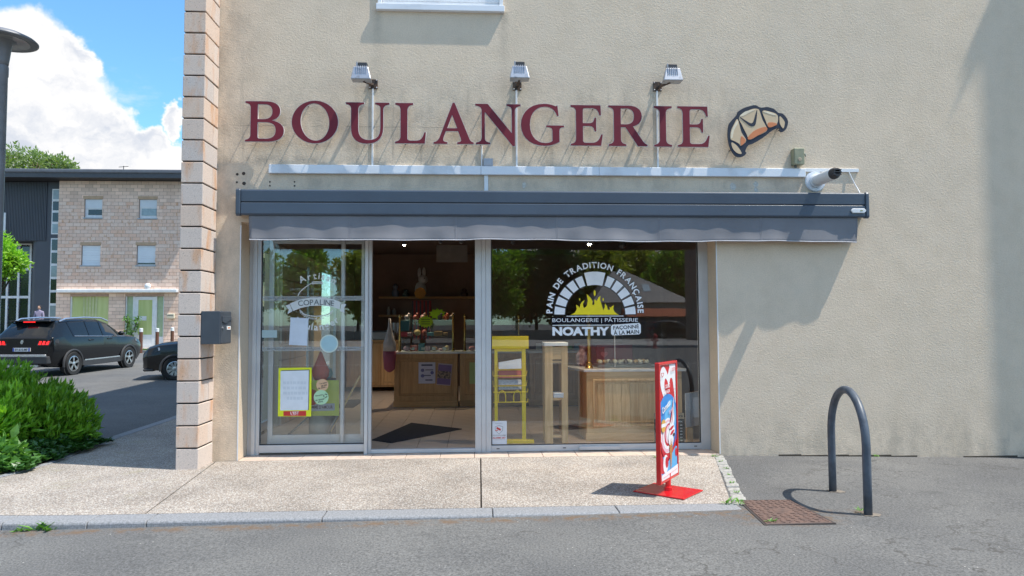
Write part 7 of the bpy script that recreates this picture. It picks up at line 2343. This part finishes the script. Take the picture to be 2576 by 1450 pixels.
def car(name, st, loc, heading, label, sx=1.0, sz=1.0, wr=0.35, axles=(0.86, 3.535), wheel_spokes=5, suv=True, group=None):
    e = empty(name, loc, label, 'car', group)
    e.rotation_euler.z = heading
    P8 = []
    for (x, zb, ws, wm, zm, wb, zbt, w5, z5, w6, z6, z7) in st:
        half = [(0, zb), (ws * .92, zb), (ws, zb + .13), (wm, zm), (wb, zbt), (w5, z5), (w6, z6), (0, z7)]
        ring = [(x * sx, -y, z * sz) for y, z in half] + [(x * sx, y, z * sz) for y, z in half[-2:0:-1]]
        P8.append(ring)
    n = len(P8[0])
    body = B()
    body.v = [v for r in P8 for v in r]
    glassf = []
    for i in range(len(st) - 1):
        for k in range(n):
            f = (i * n + k, i * n + (k + 1) % n, (i + 1) * n + (k + 1) % n, (i + 1) * n + k)
            kk = k if k < 7 else n - 1 - k
            is_g = (kk == 4 and 1 <= i <= 6) or (kk in (5, 6) and i in (1, 6))
            body.f.append(f)
            body.m.append(1 if is_g else 0)
    body.f.append(tuple(range(n)))
    body.m.append(0)
    body.f.append(tuple((len(P8) - 1) * n + k for k in range(n - 1, -1, -1)))
    body.m.append(0)
    bo = body.out('body', [paint_blk, car_glass], e, local=True, smooth=True)
    ss = bo.modifiers.new('round', 'BEVEL')
    ss.width = 0.018
    ss.segments = 2
    ss.limit_method = 'ANGLE'
    ss.angle_limit = rad(22)
    L = st[-1][0] * sx
    # window posts
    for i in (3, 4, 5):
        for s in (-1, 1):
            x = st[i][0] * sx + (0.0 if i != 4 else 0.05)
            B().bar((x, s * (st[i][5] + .004), st[i][6] * sz), (x + (-.05 if i == 3 else .02), s * (st[i][7] + .004), st[i][8] * sz), 0.07, 0.012, up=(0, s, 0)).out('window_post', paint_blk, bo, local=True)
    for ax in axles:
        for s in (-1, 1):
            yw = s * 0.80
            w = B().lathe([(wr * 0.60, -0.11), (wr * 0.94, -0.115), (wr, -0.08), (wr, 0.08), (wr * 0.94, 0.115), (wr * 0.66, 0.105), (wr * 0.63, 0.06)], (0, 0, 0), 'y', 28)
            wo = w.out('wheel', tyre_m, e, local=True, smooth=True)
            wo.location = (ax * sx, yw, wr)
            if s < 0:
                wo.rotation_euler.z = math.pi
            B().lathe([(wr * 0.63, 0.075), (wr * 0.66, 0.10), (wr * 0.60, 0.105), (wr * 0.58, 0.07)], (0, 0, 0), 'y', 28, caps=False).out('rim', rim_m, wo, local=True, smooth=True)
            B().lathe([(wr * 0.6, 0.03), (0.0, 0.03)], (0, 0, 0), 'y', 24).out('brake_shadow', tyre_m, wo, local=True)
            q = B()
            for k in range(wheel_spokes):
                a = 2 * math.pi * k / wheel_spokes + 0.3
                for da in (-0.13, 0.13):
                    q.bar((0.05 * math.cos(a), 0.088, 0.05 * math.sin(a)), (wr * .61 * math.cos(a + da), 0.092, wr * .61 * math.sin(a + da)), 0.028 if wheel_spokes < 6 else 0.036, 0.02, up=(0, 1, 0))
            q.lathe([(0.06, 0.08), (0.06, 0.10), (0.02, 0.105)], (0, 0, 0), 'y', 12)
            q.out('spokes', rim_m, wo, local=True, kind='stuff')
            # arch
            arc = [(ax * sx + (wr + .055) * math.cos(t), s * 0.912, wr + (wr + .055) * math.sin(t)) for t in [math.pi * (1.06 - 1.12 * k / 16) for k in range(17)]]
            B().tube(arc, 0.035, 8).out('wheel_arch', cladg, bo, local=True, smooth=True)
            B().lathe([(wr + .05, -0.02), (wr + .05, 0.0)], (ax * sx, s * 0.885 + 0.01, wr), 'y', 24).out('arch_well', tyre_m, bo, local=True)
            # keep wheel proud of the well
            wo.location.y = s * 0.835
    for s in (-1, 1):
        if suv:
            B().box(axles[0] * sx + wr + .08, axles[1] * sx - wr - .08, s * 0.885, s * 0.925, .25, .42).out('sill_cladding', cladg, bo, local=True, bevel=0.01)
            B().box(axles[0] * sx + wr + .14, axles[1] * sx - wr - .16, s * 0.924, s * 0.932, .405, .445).out('sill_strip', chrome, bo, local=True)
            B().tube([(0.55, s * .68, 1.60), (0.8, s * .69, 1.675), (1.6, s * .70, 1.705), (2.4, s * .69, 1.675), (2.75, s * .67, 1.58)], 0.026, 8).out('roof_rail', chrome, bo, local=True, smooth=True)
            B().tube([(0.9, s * .908, 1.16), (1.55, s * .908, 1.135), (2.25, s * .908, 1.105), (3.30, s * .892, 1.065)], 0.010, 6).out('waist_strip', chrome, bo, local=True, smooth=True)
        for x in ((1.55, 2.45) if suv else (2.2,)):
            B().box(x * sx, (x + .2) * sx, s * .905, s * .935, 1.00 * sz, 1.035 * sz).out('door_handle', paint_blk, bo, local=True, bevel=0.008)
        B().ball((2.98 * sx, s * 1.0, 1.17 * sz), 0.09, 0.10, 0.075).out('mirror', paint_blk, bo, local=True, smooth=True)
        q = B().add([(4.32 * sx, s * .84, .74 * sz), (4.43 * sx, s * .66, .72 * sz), (4.39 * sx, s * .62, .86 * sz), (3.98 * sx, s * .885, .96 * sz), (3.95 * sx, s * .905, .88 * sz),
                     (4.28 * sx, s * .70, .74 * sz), (4.30 * sx, s * .60, .72 * sz), (4.30 * sx, s * .55, .84 * sz), (3.98 * sx, s * .70, .93 * sz), (3.95 * sx, s * .80, .88 * sz)], [(0, 1, 2, 3, 4), (9, 8, 7, 6, 5), (0, 5, 6, 1), (1, 6, 7, 2), (2, 7, 8, 3), (3, 8, 9, 4), (4, 9, 5, 0)])
        q.out('headlight', mat('headlamp', (0.55, 0.6, 0.66), rough=0.1, spec=0.9), bo, local=True)
        if suv:
            tl = B().add([(0.02, s * .46, 1.06), (-0.012, s * .46, .93), (-0.006, s * .80, .94), (0.04, s * .845, 1.06), (0.10, s * .60, 1.09), (.10, s * .46, 1.09), (.25, s * .925, .97), (.25, s * .912, 1.09)], [(0, 1, 2, 3), (3, 2, 6, 7), (0, 3, 7, 4, 5)]).out('tail_lamp', lamp_blk, bo, local=True)
            for k in range(3):
                y0 = s * (.50 + k * .108)
                B().add([(-0.022, y0, .945), (-0.022, y0 + s * .07, .945), (-0.012 + k * .008, y0 + s * .095, 1.05), (-0.012 + k * .008, y0 + s * .03, 1.05),
                         (0.05, y0, .945), (0.05, y0 + s * .07, .945), (0.06, y0 + s * .095, 1.05), (0.06, y0 + s * .03, 1.05)], [(0, 1, 2, 3), (7, 6, 5, 4), (0, 4, 5, 1), (1, 5, 6, 2), (2, 6, 7, 3), (3, 7, 4, 0)]).out('light_claw', tail_m, tl, local=True)
            B().box(0.0, 0.06, s * .55, s * .78, .47, .53).out('reflector', flat('reflector_red', (0.35, 0.01, 0.01), 0.3), bo, local=True)
    if suv:
        B().box(-0.045, 0.12, -.80, .80, .40, .62).out('rear_bumper', cladg, bo, local=True, bevel=0.03, seg=2)
        B().box(-0.05, 0.10, -.74, .74, .60, .67).out('bumper_trim', chrome, bo, local=True, bevel=0.01)
        B().box(-0.035, 0.2, -.50, .50, .30, .385).out('skid_plate', chrome, bo, local=True, bevel=0.015)
        B().box(0.25, 0.285, -.17, .17, 1.575, 1.605).out('brake_lamp', tail_m, bo, local=True)
        B().box(0.28, 0.52, -.62, .62, 1.60, 1.632).out('roof_spoiler', paint_blk, bo, local=True, bevel=0.02)
        B().bar((0.115, 0.05, 1.25), (0.155, 0.35, 1.27), 0.02).out('rear_wiper', lamp_blk, bo, local=True)
        pl = B().box(-0.025, 0.02, -.26, .26, .76, .86).out('number_plate', flat('plate_white', (0.7, 0.72, 0.76), 0.4), bo, local=True)
        me = text_mesh('EV-610-MF', 1.0, 0, 0.03)
        b_ = mesh_bounds(me)
        me.transform(Matrix.Translation((-0.027, 0, .81)) @ Matrix.Rotation(rad(-90), 4, 'Z') @ STAND @ Matrix.Diagonal((.38 / (b_[1] - b_[0]), .07 / (b_[3] - b_[2]), 1, 1)) @ Matrix.Translation((-(b_[0] + b_[1]) / 2, -(b_[2] + b_[3]) / 2, 0)))
        me.materials.clear()
        me.materials.append(lamp_blk)
        o = bpy.data.objects.new('plate_lettering', me)
        COL.objects.link(o)
        o.parent = pl
        for s in (-1, 1):
            B().box(-0.0265, -0.02, s * .215, s * .258, .762, .858).out('plate_band', flat('plate_blue', (0.03, 0.08, 0.4), 0.4), pl, local=True)
        em = B().prism([(-.03, .97), (.02, .97), (.045, 1.03), (.03, 1.09), (-.02, 1.08), (-.045, 1.02)], 0, 0.012).out('emblem', chrome, bo, local=True)
        em.rotation_euler.z = rad(-90)
        em.location = (-0.012, 0, 0)
    else:
        B().box(L - 0.10, L + 0.02, -.60, .60, .30, .48).out('front_grille', cladg, bo, local=True, bevel=0.03)
        B().box(L - 0.30, L - 0.02, -.80, .80, .24, .32).out('front_lip', cladg, bo, local=True, bevel=0.03)
    return e


ra, rfw = G(176, 946, 0.06), G(327, 925, 0.125)
hd_ = math.atan2(rfw.y - ra.y, rfw.x - ra.x)
fwd = Vector((math.cos(hd_), math.sin(hd_), 0))
rgt = Vector((fwd.y, -fwd.x, 0))
# right rear wheel contact patch is 0.86 m ahead of the tail and 0.815 m right of the centre line
org = Vector((ra.x, ra.y, 0)) - fwd * 0.86 - rgt * 0.815
suv = car('parked_car', SUVST, (org.x, org.y, 0.055), hd_, 'black estate car seen from behind, parked beyond the hedge')
suv.rotation_euler.y = -0.022
HST = [(x, zb, ws, wm, zm, wb, zbt, w5, z5, w6, z6, z7) for (x, zb, ws, wm, zm, wb, zbt, w5, z5, w6, z6, z7) in SUVST]
cw_ = G(441, 958, 0.03)
hd2 = rad(180 + 12)
f2_ = Vector((math.cos(hd2), math.sin(hd2), 0))
l2 = Vector((-f2_.y, f2_.x, 0))
org2 = Vector((cw_.x, cw_.y, 0)) - f2_ * 3.535 * 0.92 - l2 * 0.815
car('parked_car', HST, (org2.x, org2.y, 0.05), hd2, 'small black car nosing out from behind the stone corner pier', 0.92, 0.93, 0.31, wheel_spokes=9, suv=False)

# ------------------------------------------------------------------ person by the entrance, seen over the car
def person(x, y, z0, h, label):
    e = empty('person', (x, y, z0), label, 'person')
    sk = bpy.data.meshes.new('body')
    k = h / 1.75
    J = [((0, 0, .95), .15), ((0, 0, 1.2), .14), ((0, 0, 1.40), .15), ((0, 0, 1.50), .06), ((0, 0, 1.56), .06),
         ((.19, 0, 1.42), .065), ((.24, 0, 1.14), .05), ((.22, -.12, .92), .04), ((-.19, 0, 1.42), .065), ((-.24, 0, 1.14), .05), ((-.22, -.12, .92), .04),
         ((.10, 0, .90), .10), ((.11, 0, .50), .07), ((.11, .02, .09), .05), ((-.10, 0, .90), .10), ((-.11, 0, .50), .07), ((-.11, .02, .09), .05), ((.11, -.13, .04), .045), ((-.11, -.13, .04), .045)]
    E_ = [(0, 1), (1, 2), (2, 3), (3, 4), (2, 5), (5, 6), (6, 7), (2, 8), (8, 9), (9, 10), (0, 11), (11, 12), (12, 13), (0, 14), (14, 15), (15, 16), (13, 17), (16, 18)]
    sk.from_pydata([tuple(Vector(j[0]) * k) for j in J], E_, [])
    o = bpy.data.objects.new('body', sk)
    COL.objects.link(o)
    o.parent = e
    sm = o.modifiers.new('skin', 'SKIN')
    for i, j in enumerate(J):
        sk.skin_vertices[0].data[i].radius = (j[1] * k, j[1] * k * (0.75 if i < 3 else 1))
    sk.skin_vertices[0].data[0].use_root = True
    o.modifiers.new('sub', 'SUBSURF').render_levels = 2
    sk.materials.append(mat('lilac_shirt', (0.30, 0.26, 0.36), rough=0.8))
    hd = B().ball((0, 0, 1.66 * k), .075 * k, .09 * k, .115 * k, 14, 10).ball((0, -.09 * k, 1.65 * k), .014 * k, .02 * k, .02 * k, 6, 4).out('head', mat('skin_tone', (0.50, 0.29, 0.20), rough=0.6), e, local=True, smooth='all')
    B().ball((0, .02 * k, 1.69 * k), .085 * k, .095 * k, .10 * k, 14, 10).out('hair', mat('dark_hair', (0.03, 0.02, 0.018), rough=0.7), e, local=True, smooth='all')
    return e


p = S(99, 772, 24.6)
person(p.x, 24.6, 0.98, S(99, 769, 24.6).z - 0.98 - 0.02, 'person with dark hair and lilac top, seen over the roof of the parked black car')

# ------------------------------------------------------------------ across the street behind the camera (mirrored in the shop windows)
def RF(u, v, yo):
    """survey: where a thing seen mirrored in the panes at (u,v) stands, at depth yo behind"""
    p = S(u, v, 2 * FY + 0.02 - yo)
    return Vector((p.x, yo, p.z))


tree_dk = leaf_mat('street_tree_leaf', (0.13, 0.27, 0.04), (0.30, 0.44, 0.08), 0.5)
tree_olive = leaf_mat('olive_tree_leaf', (0.28, 0.32, 0.07), (0.46, 0.46, 0.14), 0.5)
conifer_m = leaf_mat('conifer_leaf', (0.03, 0.075, 0.022), (0.06, 0.12, 0.04), 0.2)
tl = [(640, 652, 30, 'tree_dk', 17, 'left of the doorway'), (760, 650, 32, 'tree_dk', 15, 'behind the doorway mirror image'), (900, 655, 30, 'tree_olive', 16, 'left of the garden gate'), (1060, 650, 30, 'tree_dk', 16, 'beside the garden gate'),
      (1230, 660, 42, 'tree_dk', 15, 'beside the lane'), (1300, 690, 36, 'tree_dk', 13, 'nearest the kerb'), (1400, 668, 34, 'conifer', 14, 'left of the slate house'), (1500, 655, 46, 'tree_olive', 18, 'behind the slate house'),
      (1590, 650, 40, 'tree_olive', 17, 'over the slate roof'), (1690, 655, 44, 'tree_dk', 16, 'right of the slate house'), (1790, 650, 44, 'tree_dk', 16, 'at the street corner'), (1350, 640, 40, 'conifer', 17, 'tallest conifer'), (1900, 650, 44, 'tree_dk', 16, 'beyond the street corner'), (480, 650, 40, 'tree_dk', 16, 'far down the street')]
for i, (u, v, r, kind, hh, lab) in enumerate(tl):
    yo = [-78, -86, -92][i % 3]
    c = RF(u, 705, yo)
    kpx = (2 * FY - yo + 8.26) / FPX
    R_ = r * kpx * 2.0
    ztop = RF(u, 600, yo).z
    zc_ = ztop * 0.56
    m_ = {'tree_dk': tree_dk, 'tree_olive': tree_olive, 'conifer': conifer_m}[kind]
    tree((c.x, yo, 0.0), blob_crown((c.x, yo, zc_), R_, ztop * 0.46, 10, 40 + i), 1500, 0.75, 0.42, 60 + i, m_, f'{"conifer" if kind == "conifer" else "leafy tree"} across the street, {lab}', 0.25, group='trees across the street', cluster=4)
# slate roofed house
ho = -70
a, c = RF(1500, 757, ho), RF(1738, 757, ho)
ze = a.z
zr_ = RF(1588, 676, ho).z
hs = B().box(a.x, c.x, ho - 9, ho - 0.5, 0.0, ze).out('slate_house', mat('house_cream', (0.55, 0.48, 0.38), rough=0.9), None, 'low house with a grey slate roof across the street, mirrored in the big window', 'building')
rx0, rx1 = RF(1560, 676, ho).x, RF(1598, 676, ho).x
q = B().add([(a.x - .5, ho, ze - .2), (c.x + .5, ho, ze - .2), (c.x + .5, ho - 9.5, ze - .2), (a.x - .5, ho - 9.5, ze - .2), (rx0, ho - 4.7, zr_), (rx1, ho - 4.7, zr_)], [(0, 1, 5, 4), (1, 2, 5), (2, 3, 4, 5), (3, 0, 4), (0, 3, 2, 1)])
slate = mat('slate_roof', (0.26, 0.25, 0.25), (0.18, 0.175, 0.18), scale=1.2, rough=0.6, stretch=(0.3, 1, 8))
ro = q.out('roof', slate, hs)
for (u0, u1, v0, v1) in ((1565, 1582, 712, 730), (1628, 1645, 712, 732)):
    p0, p1 = RF(u0, v1, ho), RF(u1, v0, ho)
    t0, t1 = (p0.z - ze + .2) / (zr_ - ze + .2), (p1.z - ze + .2) / (zr_ - ze + .2)
    y0_, y1_ = ho - 4.7 * t0 + .06, ho - 4.7 * t1 + .06
    B().add([(p0.x, y0_, p0.z), (p1.x, y0_, p0.z), (p1.x, y1_, p1.z), (p0.x, y1_, p1.z)], [(0, 1, 2, 3)]).out('skylight', mat('skylight_pane', (0.55, 0.65, 0.72), rough=0.1), ro)
for k in range(5):
    x = a.x + 0.8 + k * 1.9
    B().box(x, x + 1.0, ho - 0.5, ho - 0.46, 1.2, 2.6).out('window', dkglass, hs)
# garden wall with clay tile coping, garage
gy = -62
a, c = RF(1585, 797, gy), RF(1742, 797, gy)
gw = B().box(a.x, c.x, gy - 4, gy, 0.0, a.z).out('garage', mat('garage_grey', (0.16, 0.15, 0.145), rough=0.9), None, 'grey garage with an orange tiled lean-to roof across the street', 'building')
zt = RF(1660, 775, gy).z
q = B().add([(a.x - .2, gy + .2, a.z), (c.x + .2, gy + .2, a.z), (c.x + .2, gy - 3, zt), (a.x - .2, gy - 3, zt), (a.x - .2, gy - 4.2, a.z), (c.x + .2, gy - 4.2, a.z)], [(0, 1, 2, 3), (3, 2, 5, 4), (0, 3, 4), (1, 5, 2)])
q.out('tiled_roof', mat('clay_tile', (0.42, 0.13, 0.06), (0.30, 0.09, 0.045), scale=3, rough=0.9, stretch=(6, 1, 1)), gw)
# street corner building on the far right, hedge, pavement
a = RF(1736, 700, -52)
B().box(a.x, a.x + 14, -53.5, -52, 0, 9.5).out('corner_house', mat('corner_brown', (0.20, 0.165, 0.14), rough=0.9), None, 'tall brown corner house across the street', 'building')
B().box(-60, RF(1570, 800, -57).x, -58, -57.4, 0, 0.9).out('garden_wall', mat('garden_wall_grey', (0.20, 0.19, 0.17), rough=0.9), None, 'long low grey garden wall across the street', 'wall')
B().box(-70, 60, -57, -38, -0.2, 0.02).out('pavement', mat('opposite_paving', (0.30, 0.29, 0.28), rough=0.9), kind='structure')
B().box(-70, 60, -38, -37.6, -0.2, 0.06).out('kerb', granite_m, kind='structure')
B().box(-70, 60, -20.2, -20.0, -0.116, -0.112).out('road_line', mat('road_paint', (0.6, 0.6, 0.58), rough=0.7), kind='structure')
hp = RF(1648, 877, -36.5)
hy = empty('fire_hydrant', (hp.x, -36.5, -0.1), 'red fire hydrant across the street, mirrored in the big window', 'hydrant')
hr_m = mat('hydrant_red', (0.45, 0.02, 0.02), rough=0.4)
B().lathe([(0.20, -0.12), (0.20, -0.04), (0.13, -0.02), (0.12, 0.55), (0.17, 0.57), (0.17, 0.63), (0.14, 0.72), (0.07, 0.80), (0.03, 0.86)], (hp.x, -36.5, 0), 'z', 16).out('barrel', hr_m, hy, smooth=True)
B().lathe([(0.07, -0.24), (0.07, 0.24)], (hp.x, -36.5, 0.42), 'x', 12).out('side_outlets', hr_m, hy, smooth=True)
B().lathe([(0.085, 0.0), (0.085, 0.22)], (hp.x, -36.5, 0.36), 'y', 12).out('front_outlet', hr_m, hy, smooth=True)
cp = RF(1695, 843, -59.5)
car('parked_car', SUVST, (cp.x - 2.2, -59.5, 0.02), 0.0, 'dark car parked across the street, mirrored in the big window')
# wooded edge of town beyond the side street, left of the picture
rt = random.Random(77)
ells = []
for k in range(26):
    x, y = -44 - rt.uniform(0, 16) - k * 0.8, -34 + k * 4.4
    ells.append(((x, y, rt.uniform(2.5, 4.5)), rt.uniform(3.0, 4.5), rt.uniform(3.0, 4.5), rt.uniform(3.0, 5.0)))
foliage(ells, 5200, 1.0, 0.6, 78, 0.1, 0.4, 3, 0.5, 0.0).out('treeline', tree_dk, label='far wooded edge of town beyond the side street', cat='woods', kind='stuff', fixn=False)
